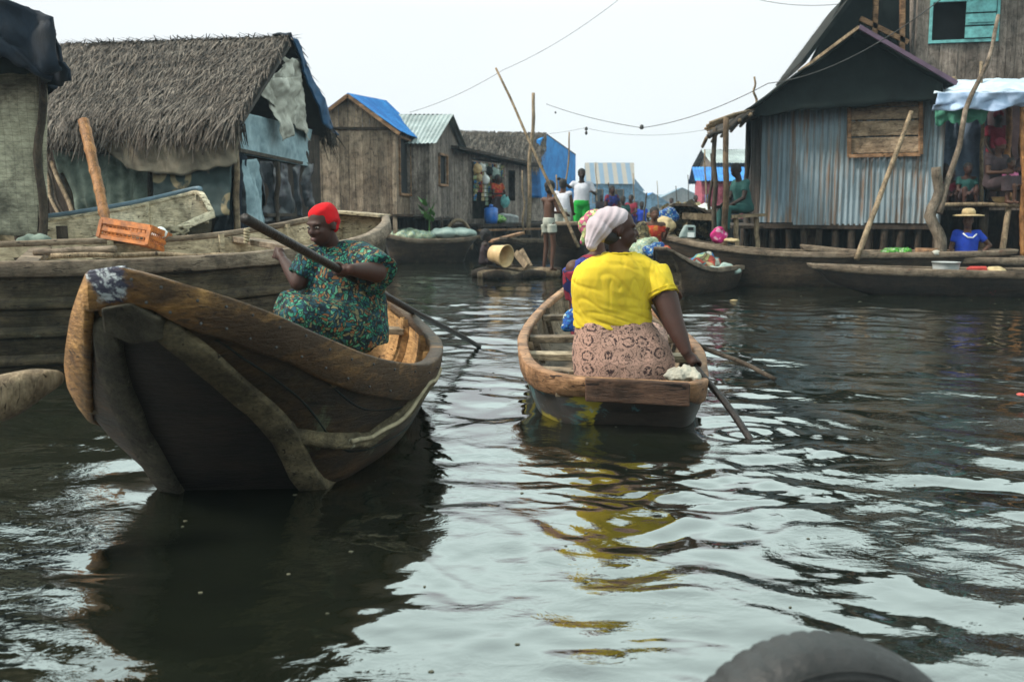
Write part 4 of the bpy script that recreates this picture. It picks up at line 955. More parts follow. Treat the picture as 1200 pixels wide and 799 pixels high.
# ---- far left hut with mat wall and dark tarpaulin roof
def hut_mat():
    r_ = thing('stilt_hut', 'hut with woven mat wall and dark blue tarpaulin roof at the left edge', 'hut', (-7, 12, 0), 'stilt huts along the lagoon')
    mb = MB(); P = cloth_pts(P3(-150, 268, 10.4), P3(47, 278, 10.7), P3(47, 84, 10.7), P3(-150, 70, 10.4), 40, 30, .05, 1.5); mb.grid(P, .03); mb.build('wall', M['mat_wall'], r_, True)
    mb = MB(); P = cloth_pts(P3(47, 272, 10.72), ax(-6.5, 13.5, 1.0), ax(-6.5, 13.5, 3.0), P3(47, 84, 10.72), 20, 20, .04, 2); mb.grid(P, .03); mb.build('wall', M['plank_dark'], r_, True)
    mb = MB(); P = cloth_pts(P3(50, 258, 10.75), P3(56, 256, 10.8), P3(55, 90, 10.8), P3(51, 90, 10.75), 3, 20, .02, 4); mb.grid(P, .02); mb.build('wall', M['mat_wall'], r_, True)
    pole('post', P3(49, 300, 10.65), P3(49, 60, 10.65), .045, .04, M['pole_dark'], r_, .03, 3)
    pole('post', P3(-90, 300, 10.5), P3(-90, 60, 10.5), .05, .045, M['pole_dark'], r_, .03, 5)
    stilts(r_, [(-6.6+.42*k, 10.55+.1*k) for k in range(5)] + [(-6.8+.4*k, 12.2) for k in range(3)], 1.05, r=.06)
    mb = MB(); mb.box((-7.2, 12.0, 1.0), (2.2, 2.6, .1)); mb.build('floor', M['plank_dark'], r_)
    mb = MB(); E0, E1, R0, R1 = P3(66, 86, 10.1), ax(-6.75, 14.2, 2.75), ax(-7.6, 9.7, 4.9), ax(-8.6, 14.0, 4.9)
    mb.grid(cloth_pts(E0, E1, R1, R0, 26, 26, .11, 1.8, seed=3), .05); mb.build('roof', M['tarp_dark'], r_, True)
    mb = MB(); mb.grid(cloth_pts(P3(-120, -50, 10.0), P3(62, 20, 10.05), P3(73, 80, 10.1), P3(-120, 66, 10.0), 30, 14, .13, 2.2, edge=.2, seed=5), .03); mb.build('roof_flap', M['tarp_dark'], r_, True)
    mb = MB(); mb.grid(cloth_pts(P3(-120, 52, 10.2), P3(48, 50, 10.2), P3(50, 88, 10.25), P3(-120, 82, 10.2), 30, 10, .10, 3.2, edge=.16, seed=9), .03); mb.build('roof_flap', M['tarp_black'], r_, True)
    mb = MB(); mb.grid(cloth_pts(P3(62, 30, 10.1), ax(-6.85, 14.2, 3.3), ax(-6.75, 14.2, 2.6), P3(74, 95, 10.1), 24, 10, .12, 2.4, edge=.15, seed=6), .03); mb.build('roof_flap', M['tarp_dark'], r_, True)
hut_mat()
# ---- thatched hut
def hut_thatch():
    r_ = thing('stilt_hut', 'thatched hut with draped cloth walls and a crumpled white sheet over its gable', 'hut', (-5.5, 16, 0), 'stilt huts along the lagoon')
    FL, FR, BR, BL = ax(-7.9, 15.4, 0), P3(277, 250, 14.0), P3(383, 250, 18.2), ax(-7.2, 19.2, 0)
    FL.z = FR.z = BR.z = BL.z = 0; up = lambda p, z: V((p.x, p.y, z))
    # dark core behind the cloths
    mb = MB(); c = (FL+FR+BR+BL)/4; q = [lerp(p, c, .04) for p in (FL, FR, BR, BL)]
    mb.hexa([up(p, .75) for p in q]+[up(p, 2.55) for p in q]); mb.build('wall', M['plank_dark'], r_)
    RL, RR = P3(72, 54, 17.2), P3(341, 45, 16.1); EL, ER = P3(40, 150, 15.0), P3(280, 143, 13.6); BE, BEL = P3(388, 158, 18.6), ax(-7.4, 19.8, 2.6)
    mb = MB(); mb.grid([[lerp(lerp(EL, ER, i/10), lerp(RL, RR, i/10), j/6)-V((0, 0, .05)) for i in range(11)] for j in range(7)], .05)
    mb.m = 1; thatch_mesh(mb, RL, RR, EL, ER, 15000, .40, .026, .3); 
    mb.m = 0; mb.grid([[lerp(lerp(BEL, BE, i/10), lerp(RL, RR, i/10), j/6)-V((0, 0, .05)) for i in range(11)] for j in range(7)], .05)
    mb.m = 1; thatch_mesh(mb, RL, RR, BEL, BE, 4500, .40, .03, .3)
    for k in range(900):   # ridge cap tufts
        p = lerp(RL, RR, random.random())+V((0, 0, .03)); d = V((random.gauss(0, .8), random.choice((-1, 1))*.8, random.uniform(-.5, .12))).normalized(); s = V((0, 0, 1)).cross(d).normalized()*.012
        mb.add([p-s, p+s, p+d*.3+s*.4, p+d*.3-s*.4], [(0, 1, 2, 3)])
    mb.build('roof', [M['thatch_dark'], M['thatch']], r_)
    # hanging fringe at the eave
    mb = MB()
    for k in range(1500):
        t = random.random(); p = lerp(EL, ER, t)+V((random.uniform(-.1, .1), random.uniform(-.05, .12), random.uniform(-.06, .06))); d = V((random.gauss(0, .16), random.uniform(-.15, .1), -1)).normalized()*random.uniform(.1, .42); s = V((.011, .003, 0))
        mb.add([p-s, p+s, p+d+s*.3, p+d-s*.3], [(0, 1, 2, 3)])
    mb.build('fringe', M['thatch'], r_)
    mb = MB()
    for k in range(500):
        p = lerp(ER, BE, random.random()) if k % 2 else lerp(lerp(RR, BE, random.uniform(.8, 1)), BE, .5)+V((0, 0, 0)); 
        d = V((random.gauss(.1, .2), random.gauss(0, .2), -1)).normalized()*random.uniform(.1, .3); s = V((.008, .008, 0)); p = lerp(BE, lerp(RR, BE, .75), random.random())+V((.05, 0, 0)) if k % 2 else p
        mb.add([p-s, p+s, p+d+s*.3, p+d-s*.3], [(0, 1, 2, 3)])
    mb.build('fringe', M['thatch'], r_)
    # gable end: tarpaulin over the rake, crumpled sheet, pale blue sheet, drapes
    o = V((.05, -.03, 0))
    cloth('rake_tarp', cloth_pts(RR+V((.02, -.15, .05)), RR+V((-.4, .3, .06)), BE+V((-.25, .4, .1)), BE+V((.1, -.1, -.08)), 14, 30, .08, 2), M['tarp_dark'], r_, .03)
    cloth('rake_tarp', cloth_pts(RR+V((.04, -.1, .0)), RR+V((.06, .1, -.0)), BE+V((.1, .0, -.02)), BE+V((.02, -.9, .12)), 14, 30, .06, 2, seed=4), fabric('blue_rake_tarpaulin', (.02, .09, .2), (.012, .045, .1), .6), r_, .03)
    cloth('gable_sheet', cloth_pts(P3(305, 108, 14.6), P3(364, 165, 17.4), P3(350, 70, 16.6), P3(337, 68, 15.9), 40, 40, .09, 3.4, edge=.05, seed=2), M['tarp_white'], r_)
    cloth('gable_sheet', cloth_pts(P3(330, 166, 15.4), P3(345, 158, 15.8), P3(352, 90, 15.9), P3(312, 92, 15.0), 30, 30, .10, 3, seed=12), M['tarp_white'], r_)
    cloth('blue_sheet', cloth_pts(P3(281, 180, 14.1), P3(365, 196, 17.6), P3(364, 152, 17.6), P3(281, 130, 14.1), 40, 24, .05, 2, sag=.0, seed=3), M['tarp_pale'], r_)
    cloth('drape', cloth_pts(P3(284, 188, 14.05), P3(300, 186, 14.8), P3(309, 262, 14.9), P3(293, 268, 14.2), 20, 30, .05, 3, fold=.06, ff=16, seed=4), M['tarp_pale'], r_)
    cloth('drape', cloth_pts(P3(277, 160, 13.95), P3(288, 186, 14.3), P3(292, 275, 14.3), P3(274, 272, 13.9), 16, 30, .05, 3, fold=.05, ff=13, seed=5), M['tarp_dark'], r_)
    cloth('plastic_sheet', cloth_pts(P3(302, 188, 15.0), P3(366, 192, 17.7), P3(366, 250, 17.7), P3(306, 262, 15.0), 40, 40, .06, 2.6, fold=.05, ff=24, seed=6), M['plastic_black'], r_)
    cloth('plastic_sheet', cloth_pts(P3(258, 215, 13.8), P3(284, 205, 14.1), P3(290, 280, 14.1), P3(250, 282, 13.8), 24, 30, .07, 3, fold=.05, ff=16, seed=8), M['plastic_black'], r_)
    # front wall cloths
    cloth('cloth_wall', cloth_pts(P3(62, 176, 14.95), P3(178, 186, 14.35), P3(176, 285, 14.3), P3(92, 288, 14.9), 60, 40, .05, 1.8, fold=.035, ff=42, seed=7, sag=.05), M['cloth_green'], r_)
    cloth('valance', cloth_pts(P3(112, 165, 14.35), P3(279, 158, 13.6), P3(278, 190, 13.6), P3(150, 198, 14.15), 50, 14, .05, 2.2, sag=.12, edge=.05, seed=1), M['cloth_beige'], r_)
    cloth('door_cloth', cloth_pts(P3(178, 192, 14.1), P3(272, 190, 13.75), P3(268, 252, 13.7), P3(180, 257, 14.05), 40, 30, .06, 2, sag=.05, edge=.1, seed=11), M['motif'], r_)
    mb = MB(); mb.hexa([P3(50, 275, 15.3), P3(120, 275, 15), P3(120, 275, 15.2), P3(50, 275, 15.5), P3(50, 160, 15.3), P3(120, 160, 15), P3(120, 160, 15.2), P3(50, 160, 15.5)]); mb.build('wall', M['plank_dark'], r_)
    for k, (a, b, rr, mt) in enumerate(((P3(277, 300, 13.9), P3(277, 132, 13.9), .045, 'pole'), (P3(176, 300, 14.3), P3(176, 165, 14.3), .04, 'pole_dark'), (P3(325, 290, 15.6), P3(325, 190, 15.6), .04, 'pole_dark'), (P3(366, 285, 17.8), P3(365, 160, 17.8), .05, 'pole_dark'), (P3(62, 300, 15.3), P3(62, 150, 15.3), .05, 'pole_dark'))):
        pole('post', a, b, rr, rr*.9, M[mt], r_, .03, k)
    mb = MB(); mb.beam(P3(279, 176, 14.0), P3(366, 194, 17.8), .07, .05); mb.build('rail', M['pole_dark'], r_)
    mb = MB(); mb.beam(P3(310, 252, 15.2), P3(345, 252, 16.5), .08, .05); mb.build('rail', M['pole_dark'], r_)
    mb = MB(); q = [lerp(p, c, .0) for p in (FL, FR, BR, BL)]; mb.hexa([up(p, .7) for p in q]+[up(p, .78) for p in q]); mb.build('floor', M['plank_dark'], r_)
    stilts(r_, [lerp(FL, FR, k/8) for k in range(9)] + [lerp(FR, BR, k/5) for k in range(1, 6)], .75, r=.06)
hut_thatch()
# sticks leaning on the thatched hut
for k, (x0, y0, x1, y1, r_, mt) in enumerate(((76, 282, 48, 180, .022, 'pole'), (84, 284, 52, 186, .028, 'pole_dark'), (98, 282, 60, 190, .03, 'pole'), (70, 284, 44, 215, .03, 'plank_dark'), (104, 284, 72, 205, .04, 'pole_dark'), (62, 284, 50, 200, .025, 'plank_dark'))):
    o = pole('leaning_stick', P3(x0, y0, 13.6+.06*k), P3(x1, y1, 14.7), r_*1.2, r_, M[mt], None, .04, k, 10)
    setp(o, ['pale thin stick leaning left of the green cloth wall, beside a dark one', 'dark thin stick leaning between two pale sticks at the thatched hut', 'thickest pale stick leaning at the left end of the thatched hut', 'short dark stick with the lowest top, leaning by the mat hut', 'dark stick leaning nearest the green cloth wall', 'dark board-like stick leaning closest to the mat hut'][k], 'stick', 'sticks leaning on the thatched hut')
# ---- generic plank house with gable roof
def window(parent, A, B, Y0, z0, z1, u0, u1, frame='plank_warm', depth=.05, shutter=None):
    """opening in a wall running A->B (plan)"""
    A, B = V((A[0], A[1], 0)), V((B[0], B[1], 0)); d = (B-A).normalized(); n = V((d.y, -d.x, 0)); mb = MB(); t = .06
    g = lambda u, z, o=0: A+d*u+n*o+V((0, 0, z))
    mb.beam(g(u0-t/2, z0-t, .03), g(u0-t/2, z1+t, .03), t, .05, n); mb.beam(g(u1+t/2, z0-t, .03), g(u1+t/2, z1+t, .03), t, .05, n)
    mb.beam(g(u0, z0-t/2, .035), g(u1, z0-t/2, .035), .06, t); mb.beam(g(u0, z1+t/2, .035), g(u1, z1+t/2, .035), .05, t)
    w_ = mb.build('window_frame', M[frame], parent, bevel=.004)
    return w_, g
def house(label, A, B, C, D, z0, ze, zr, ridge_dir, wallm, roofm, over=.3, holes_f=(), holes_s=(), doors=(), group='stilt huts along the lagoon', pw=.14, roof_kind='corr', low=False, stz=None, name='stilt_hut', trim=True, frame='plank_warm', st_n=4, nstilt=True, cat_='hut', rise=0):
    """A,B,C,D plan corners: A-B front wall, B-C right wall, C-D back, D-A left. ridge_dir 'AB' gable over BC/DA; 'BC' gable over AB/CD"""
    A, B, C, D = [V((p[0], p[1], 0)) for p in (A, B, C, D)]
    r_ = thing(name, label, cat_, (A+B+C+D)/4, group)
    LAB, LBC = (B-A).length, (C-B).length
    gab = lambda Ln: (lambda u: ze + (zr-ze)*(1-abs(2*u/Ln-1)))
    fz = gab(LAB) if ridge_dir == 'BC' else ze; sz = gab(LBC) if ridge_dir == 'AB' else ze
    for P_, Q_, zz, hl in ((A, B, fz, holes_f), (B, C, sz, holes_s), (C, D, fz, ()), (D, A, sz, ())):
        if low and (P_ is C or P_ is D): hl = ()
        mb = MB(); plank_wall(mb, P_, Q_, z0, zz, pw, holes=hl); mb.build('wall', M[wallm], r_)
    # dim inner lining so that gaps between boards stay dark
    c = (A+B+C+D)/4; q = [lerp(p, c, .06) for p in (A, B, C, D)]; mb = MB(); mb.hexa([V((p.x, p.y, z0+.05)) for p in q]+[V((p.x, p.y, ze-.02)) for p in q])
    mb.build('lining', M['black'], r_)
    for (P_, Q_, hl) in ((A, B, holes_f), (B, C, holes_s)):
        for h in hl: window(r_, P_, Q_, 0, h[2], h[3], h[0], h[1], frame)
    if ridge_dir == 'BC': m0, m1 = (A+B)/2, (D+C)/2; e = [(A, D), (B, C)]
    else: m0, m1 = (D+A)/2, (C+B)/2; e = [(A, B), (D, C)]
    rd = (m1-m0).normalized(); m0 = m0-rd*over; m1 = m1+rd*over; m0.z = zr+.05; m1.z = zr+.05+rise
    for p, q in e:
        mid = (p+q)/2; o_ = (mid-(m0+m1)/2); o_.z = 0; wd = o_.length; o_.normalize(); dz = (zr-ze)/wd*over
        p2 = p-rd*over+o_*over; q2 = q+rd*over+o_*over; p2.z = q2.z = ze+.05-dz
        mb = MB()
        if roof_kind == 'corr': corr_sheet(mb, m0, m1, q2, p2, .12, .012, 6)
        elif roof_kind == 'tarp': mb.grid(cloth_pts(m0, m1, q2, p2, 30, 16, .07, 1.6), .03)
        elif roof_kind == 'thatch':
            mb.grid([[lerp(lerp(p2, q2, i/8), lerp(m0, m1, i/8), j/4)-V((0, 0, .05)) for i in range(9)] for j in range(5)], .05); mb.m = 1; thatch_mesh(mb, m0, m1, p2, q2, 4000, .5, .04, .2)
        mb.build('roof', [M[roofm] if roof_kind != 'thatch' else M['thatch_dark'], M['thatch']], r_, roof_kind == 'tarp')
    if trim and ridge_dir == 'BC':
        for p, q in e:
            mid = (p+q)/2; o_ = (mid-(m0+m1)/2); o_.z = 0; wd = o_.length; o_.normalize(); dz = (zr-ze)/wd*over
            p2 = p-rd*over+o_*over; p2.z = ze-dz; mb = MB(); mb.beam(m0-V((0, 0, .05))-rd*.02, p2-rd*.02-V((0, 0, .03)), .03, .085, V((0, 0, 1))); mb.build('bargeboard', M[frame], r_)
    mb = MB(); q = (A, B, C, D); mb.hexa([V((p.x, p.y, z0-.1)) for p in q]+[V((p.x, p.y, z0)) for p in q]); mb.build('floor', M['plank_dark'], r_)
    if not low and A.y < 50:
        mb = MB(); plank_wall(mb, lerp(D, A, .15), lerp(C, B, .15), -.3, z0-.12, .25, jag=.1, gap=0); mb.build('added_dark_boards', M['plank_dark'], r_)  # dark boards added so that no bright gaps show under the floor
    if nstilt:
        stilts(r_, [lerp(A, B, k/(st_n-1)) for k in range(st_n)] + [lerp(B, C, k/3) for k in range(1, 4)] + [(A+B+C+D)/4], z0-.05, r=.06)
    return r_
# house with the blue roof
hC = house('brown plank house with a bright blue metal roof', (-4.85, 24.0), (-2.80, 24.0), (-2.45, 28.0), (-4.5, 28.0), 1.15, 3.17, 3.9, 'BC', 'plank', 'iron_blue', .18, holes_s=((.55, 1.9, 1.66, 2.98),), pw=.2, st_n=5, rise=.3)
mb = MB(); mb.beam((-2.6, 23.85, 1.12), (-2.2, 27.9, 1.12), .5, .06); mb.build('side_deck', M['plank_dark'], hC)
mb = MB(); mb.beam((-2.79, 23.96, 0), (-2.79, 23.96, 3.0), .1, .1, (0, 1, 0)); mb.build('corner_post', M['plank'], hC)
mb = MB(); mb.beam((-4.8, 23.955, 3.16), (-2.75, 23.955, 3.16), .04, .05); mb.build('cross_rail', M['plank_dark'], hC)
# house with grey metal roof, gable to the channel
hD = house('narrow plank house with grey metal roof and a small wood-framed window', (-3.4, 25.9), (-2.12, 25.9), (-1.50, 29.4), (-3.4, 29.4), 1.08, 2.98, 3.78, 'AB', 'plank_grey', 'iron_grey', .22, holes_s=((.95, 1.8, 1.95, 2.7),), pw=.17)
# shop shed
def shop():
    r_ = thing('shop_shed', 'low plank shop shed with lean-to roof, its open front hung with goods', 'shop', (-.5, 31, 0), 'stilt huts along the lagoon')
    A, B = V((-1.62, 28.6, 0)), V((.58, 33, 0)); Ln = (B-A).length; d = (B-A)/Ln; n = V((d.y, -d.x, 0))
    ztop = lambda u: 2.92-.06*u
    # opening spans px 556..592 -> u
    u0, u1 = .95, 2.9
    mb = MB(); plank_wall(mb, A, B, .85, ztop, .2, holes=((u0, u1, 1.0, 2.75), (3.35, 3.85, 1.55, 2.5))); mb.build('wall', M['plank_grey'], r_)
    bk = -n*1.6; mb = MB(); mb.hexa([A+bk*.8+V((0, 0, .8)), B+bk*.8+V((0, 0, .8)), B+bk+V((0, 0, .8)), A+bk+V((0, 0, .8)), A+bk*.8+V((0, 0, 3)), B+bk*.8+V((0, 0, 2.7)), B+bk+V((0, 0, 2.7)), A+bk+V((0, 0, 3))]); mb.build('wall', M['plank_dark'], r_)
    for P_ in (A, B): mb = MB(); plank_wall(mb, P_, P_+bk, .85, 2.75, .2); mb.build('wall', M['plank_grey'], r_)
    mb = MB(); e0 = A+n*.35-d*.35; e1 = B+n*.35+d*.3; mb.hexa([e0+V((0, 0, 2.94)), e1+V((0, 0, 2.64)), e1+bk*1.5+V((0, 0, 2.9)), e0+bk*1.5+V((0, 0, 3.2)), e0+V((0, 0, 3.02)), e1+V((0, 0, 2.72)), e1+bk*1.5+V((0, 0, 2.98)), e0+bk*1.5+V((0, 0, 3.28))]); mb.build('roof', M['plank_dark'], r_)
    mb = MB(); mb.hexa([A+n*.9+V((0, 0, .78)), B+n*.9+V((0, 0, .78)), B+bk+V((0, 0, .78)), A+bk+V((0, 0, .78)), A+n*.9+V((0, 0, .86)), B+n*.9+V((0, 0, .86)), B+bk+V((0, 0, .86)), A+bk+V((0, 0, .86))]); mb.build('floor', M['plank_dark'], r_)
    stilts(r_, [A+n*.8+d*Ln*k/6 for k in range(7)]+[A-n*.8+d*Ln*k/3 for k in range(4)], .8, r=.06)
    mb = MB(); plank_wall(mb, A+bk*.3, B+bk*.3, -.3, .76, .25, jag=.1, gap=0); mb.build('added_dark_boards', M['plank_dark'], r_)  # added backing, keeps the space below the shop dark
    # goods
    G = lambda u, z, o=.08: A+d*u+n*o+V((0, 0, z))
    cols = ['goods', 'floral', 'blue_cloth', 'red_top', 'straw', 'white_p', 'net']
    for k in range(16):
        u = u0+.08+k*.12; m_ = MB(); z = 2.68; ln = random.randint(5, 10) if k < 9 else random.randint(2, 4)
        m_.tube([G(u, z), G(u, z-.12*ln)], .005, 5)
        for j in range(ln): m_.box(G(u+random.uniform(-.01, .01), z-.1-.125*j, .09), (.09, .025, .1), random.uniform(-.5, .5))
        o = m_.build('sachet_strip', M[cols[k % 7]]); setp(o, 'string of small coloured packets hanging in the shop front', 'packets', 'strings of packets hanging in the shop')
    for k, (u, z, sz, mt) in enumerate(((1.05, 2.45, .26, 'cream_p'), (1.3, 2.5, .22, 'white_p'), (1.15, 2.2, .2, 'straw'), (1.75, 2.4, .25, 'tarp_black'), (2.1, 2.35, .3, 'sack'), (1.55, 2.15, .24, 'white_p'))):
        m_ = MB(); m_.ell(G(u, z, .16), (sz*.55, .08, sz*.6)); m_.capsule(G(u, z+sz*.5, .16), G(u, z+sz*.8, .14), .02, .01); o = m_.blob('shop_bag', M[mt], None, .02, 2, disp=lambda c, n_: .02*noise.noise(c*12))
        setp(o, ['cream bag hanging at the top left of the shop front', 'white bag hanging beside the cream bag in the shop', 'straw coloured bag hanging below the cream bag', 'black bag hanging in the middle of the shop front', 'pale green sack hanging at the right of the shop front', 'white bag hanging below the black bag in the shop'][k], 'bag')
    m_ = MB(); m_.tube([G(1.15, .86, .55), G(1.15, 1.0, .55), G(1.15, 1.3, .55), G(1.15, 1.34, .55)], [.17, .2, .2, .12], 16); m_.tube([G(1.15, 1.34, .55), G(1.15, 1.42, .55)], .06, 10); o = m_.build('blue_barrel', M['blue_p'], None, True); setp(o, 'bright blue plastic drum standing on the shop deck', 'drum')
    for k, (u, w_, h_) in enumerate(((2.0, .2, .22), (2.4, .17, .2), (2.75, .15, .16))):
        m_ = MB(); b = G(u, .862, .5); m_.tube([b, b+V((0, 0, h_*.2)), b+V((0, 0, h_)), b+V((0, 0, h_+.015))], [w_*.85, w_, w_, w_*1.08], 18); m_.tube([b+V((0, 0, h_+.016)), b+V((0, 0, h_+.06)), b+V((0, 0, h_+.09))], [w_*1.05, w_*.7, .02], 18)
        o = m_.build('cooking_pot', M['enamel'], None, True); setp(o, ['large lidded grey cooking pot on the shop deck, left of two smaller pots', 'middle one of three lidded grey cooking pots on the shop deck', 'smallest lidded grey cooking pot, right end of the shop deck'][k], 'cooking pot', 'cooking pots on the shop deck')
    m_ = MB(); m_.ell(G(1.6, .99, .5), (.3, .2, .13)); o = m_.blob('vegetable_pile', M['green_veg'], None, .02, 2, disp=lambda c, n_: .03*noise.noise(c*14)); setp(o, 'pile of green and yellow produce between drum and pots', 'produce')
shop()
# thatched store with bright blue end wall
def blue_store():
    r_ = thing('stilt_hut', 'big thatched store with a bright blue tarpaulin end wall', 'hut', (0, 38, 0), 'stilt huts along the lagoon')
    A, B, C = V((-3.6, 34.6, 0)), V((1.0, 36.2, 0)), V((2.52, 40, 0)); D = A+(C-B)
    mb = MB(); plank_wall(mb, A, B, .9, 3.0, .25); plank_wall(mb, B, C, .9, 1.7, .25); mb.build('wall', M['plank_grey'], r_)
    mb = MB(); up = lambda p, z: V((p.x, p.y, z)); Pk = lerp(B, C, .18)
    mb.loft([[up(B, 1.6), up(B, 3.75), up(Pk, 4.0), up(C, 3.45), up(C, 1.6)], [p+V((-.12, .04, 0)) for p in [up(B, 1.6), up(B, 3.75), up(Pk, 4.0), up(C, 3.45), up(C, 1.6)]]]); mb.build('end_wall', M['tarp_blue'], r_)
    mb = MB(); P = cloth_pts(up(A, 1.7)+V((.6, 0, 0)), up(B, 1.7), up(B, 2.95), up(A, 2.95)+V((.6, 0, 0)), 30, 12, .1, 1.5, seed=3); P = [[p+V((.02, -.08, 0)) for p in r] for r in P]; mb.grid(P[:], .02); mb.build('front_tarp', fabric('deep_blue_tarpaulin', (.02, .12, .32), (.01, .05, .15), .6), r_, True)
    RA, RB = up(lerp(A, D, .2), 4.02), up(Pk, 4.05); EA, EB = up(A, 2.95)+V((0, -.4, 0)), up(B, 2.95)+V((.0, -.4, 0))
    mb = MB(); mb.grid([[lerp(lerp(EA, EB, i/8), lerp(RA, RB, i/8), j/4)-V((0, 0, .05)) for i in range(9)] for j in range(5)], .05); mb.grid([[lerp(lerp(RA, RB, i/8), lerp(up(D, 3.3), up(C, 3.5), i/8), j/4)-V((0, 0, .03)) for i in range(9)] for j in range(5)], .05); mb.m = 1; thatch_mesh(mb, RA, RB, EA, EB, 6000, .5, .045, .2)
    mb.build('roof', [M['thatch_dark'], M['thatch']], r_)
    mb = MB(); mb.hexa([up(p, .82) for p in (A, B, C, D)]+[up(p, .9) for p in (A, B, C, D)]); mb.build('floor', M['plank_dark'], r_)
    mb = MB(); plank_wall(mb, lerp(A, D, .2), lerp(B, C, .2), -.3, .8, .3, jag=.1, gap=0); mb.build('added_dark_boards', M['plank_dark'], r_)  # added dark backing behind the store's stilts
    stilts(r_, [lerp(A, B, k/5) for k in range(6)]+[lerp(B, C, k/4) for k in range(1, 5)], .85, r=.07)
blue_store()
# ------------------------------------------------------------------ distant houses
M['stripe'] = None
def stripe():
    m, t, b = newmat('striped_iron_roof'); co = objco(t); s = t.nodes.new('ShaderNodeSeparateXYZ'); t.links.new(co, s.inputs[0])
    f = t.nodes.new('ShaderNodeMath'); f.operation = 'PINGPONG'; f.inputs[1].default_value = .5; t.links.new(s.outputs[0], f.inputs[0])
    n = noise_node(t, co, 1.5, 4)
    col = mixc(t, ramp(t, f.outputs[0], [(.24, (0, 0, 0)), (.26, (1, 1, 1))]), mixc(t, n, (.09, .14, .2), (.13, .2, .28)), mixc(t, n, (.2, .18, .16), (.27, .24, .2)))
    t.links.new(col, b.inputs[0]); b.inputs['Roughness'].default_value = .6; return m
M['stripe'] = stripe()
FG = 'distant houses across the lagoon'
house('distant raised house with tan and blue striped roof', (8.15, 110), (13.1, 110), (13.6, 116), (8.7, 116), 1.0, 4.4, 6.6, 'AB', 'far_wall', 'stripe', .3, holes_f=((.7, 1.7, 2.2, 3.6), (3.0, 4.0, 2.2, 3.6)), group=FG, pw=.5)
far = [ # px0, px1, Y, eave py, ridge py, ridge_dir, wall, roof, label
 (628, 668, 70, 246, 236, 'AB', 'far_wall', 'iron_far', 'small distant blue shed right of the bright blue store'),
 (706, 762, 66, 232, 214, 'BC', 'far_wall', 'iron_far', 'distant blue gabled house right of the striped roof'),
 (726, 752, 80, 222, 206, 'BC', 'far_wall', 'iron_grey', 'narrow distant house with grey roof behind the blue gabled house'),
 (744, 782, 75, 238, 226, 'BC', 'far_wall', 'iron_blue', 'distant low house with deep blue roof'),
 (772, 822, 95, 232, 220, 'BC', 'plank_grey', 'iron_far', 'faint distant grey house with a pale pointed gable left of the pink house'),
 (762, 790, 110, 238, 228, 'AB', 'far_wall', 'iron_far', 'farthest faint house left of the pointed gable'),
 (800, 840, 70, 244, 234, 'BC', 'far_wall', 'iron_far', 'low distant blue house just left of the pink house'),
 (560, 640, 80, 232, 218, 'AB', 'far_wall', 'iron_far', 'distant house hidden behind the blue store'),
 (660, 690, 90, 238, 226, 'BC', 'plank_grey', 'iron_far', 'faint distant grey house beside the blue store'),
 (690, 716, 100, 241, 233, 'AB', 'far_wall', 'iron_grey', 'far low grey roofed house under the striped roof'),
 (816, 900, 120, 236, 222, 'AB', 'far_wall', 'iron_far', 'farthest long house behind the pink house'),
]
for (a, b, Y, ye, yr, rdir, wm, rm, lb) in far:
    Y = Y*2.4; x0, x1 = (a-600)/F*Y, (b-600)/F*Y; ze = at(a, ye, Y).z; zr = at(a, yr, Y).z
    house(lb, (x0, Y), (x1, Y), (x1+.3, Y+8), (x0+.3, Y+8), .7, ze, zr, rdir, wm, rm, .25, holes_f=(((x1-x0)*.2, (x1-x0)*.2+1.1, 1.5, min(ze-.3, 2.6)), ((x1-x0)*.6, (x1-x0)*.6+1.1, .85, min(ze-.3, 2.9))), group=FG, pw=.5, nstilt=(Y < 200), frame='far_wall')
house('pink painted board house with a blue hanging cloth', (7.55, 40), (10.5, 40), (11, 44), (8, 44), .95, 2.45, 3.0, 'AB', 'pink_wall', 'iron_blue', .3, holes_f=((.9, 1.5, 1.0, 2.2),), group=FG, pw=.25)
house('tall grey board house showing behind the porch of the corrugated hut', (8.7, 43), (13.5, 43), (13.5, 47), (8.7, 47), .95, 3.3, 3.9, 'AB', 'plank_grey', 'iron_grey', .3, holes_f=((.5, 1.2, 2.0, 3.0),), group=FG, pw=.25)
o = cloth('hanging_cloth', cloth_pts(P3(826, 228, 39.8), P3(832, 228, 39.8), P3(832, 240, 39.8), P3(826, 240, 39.8), 8, 10, .04, 3), M['blue_p']); setp(o, 'blue cloth hanging on the pink house', 'cloth')
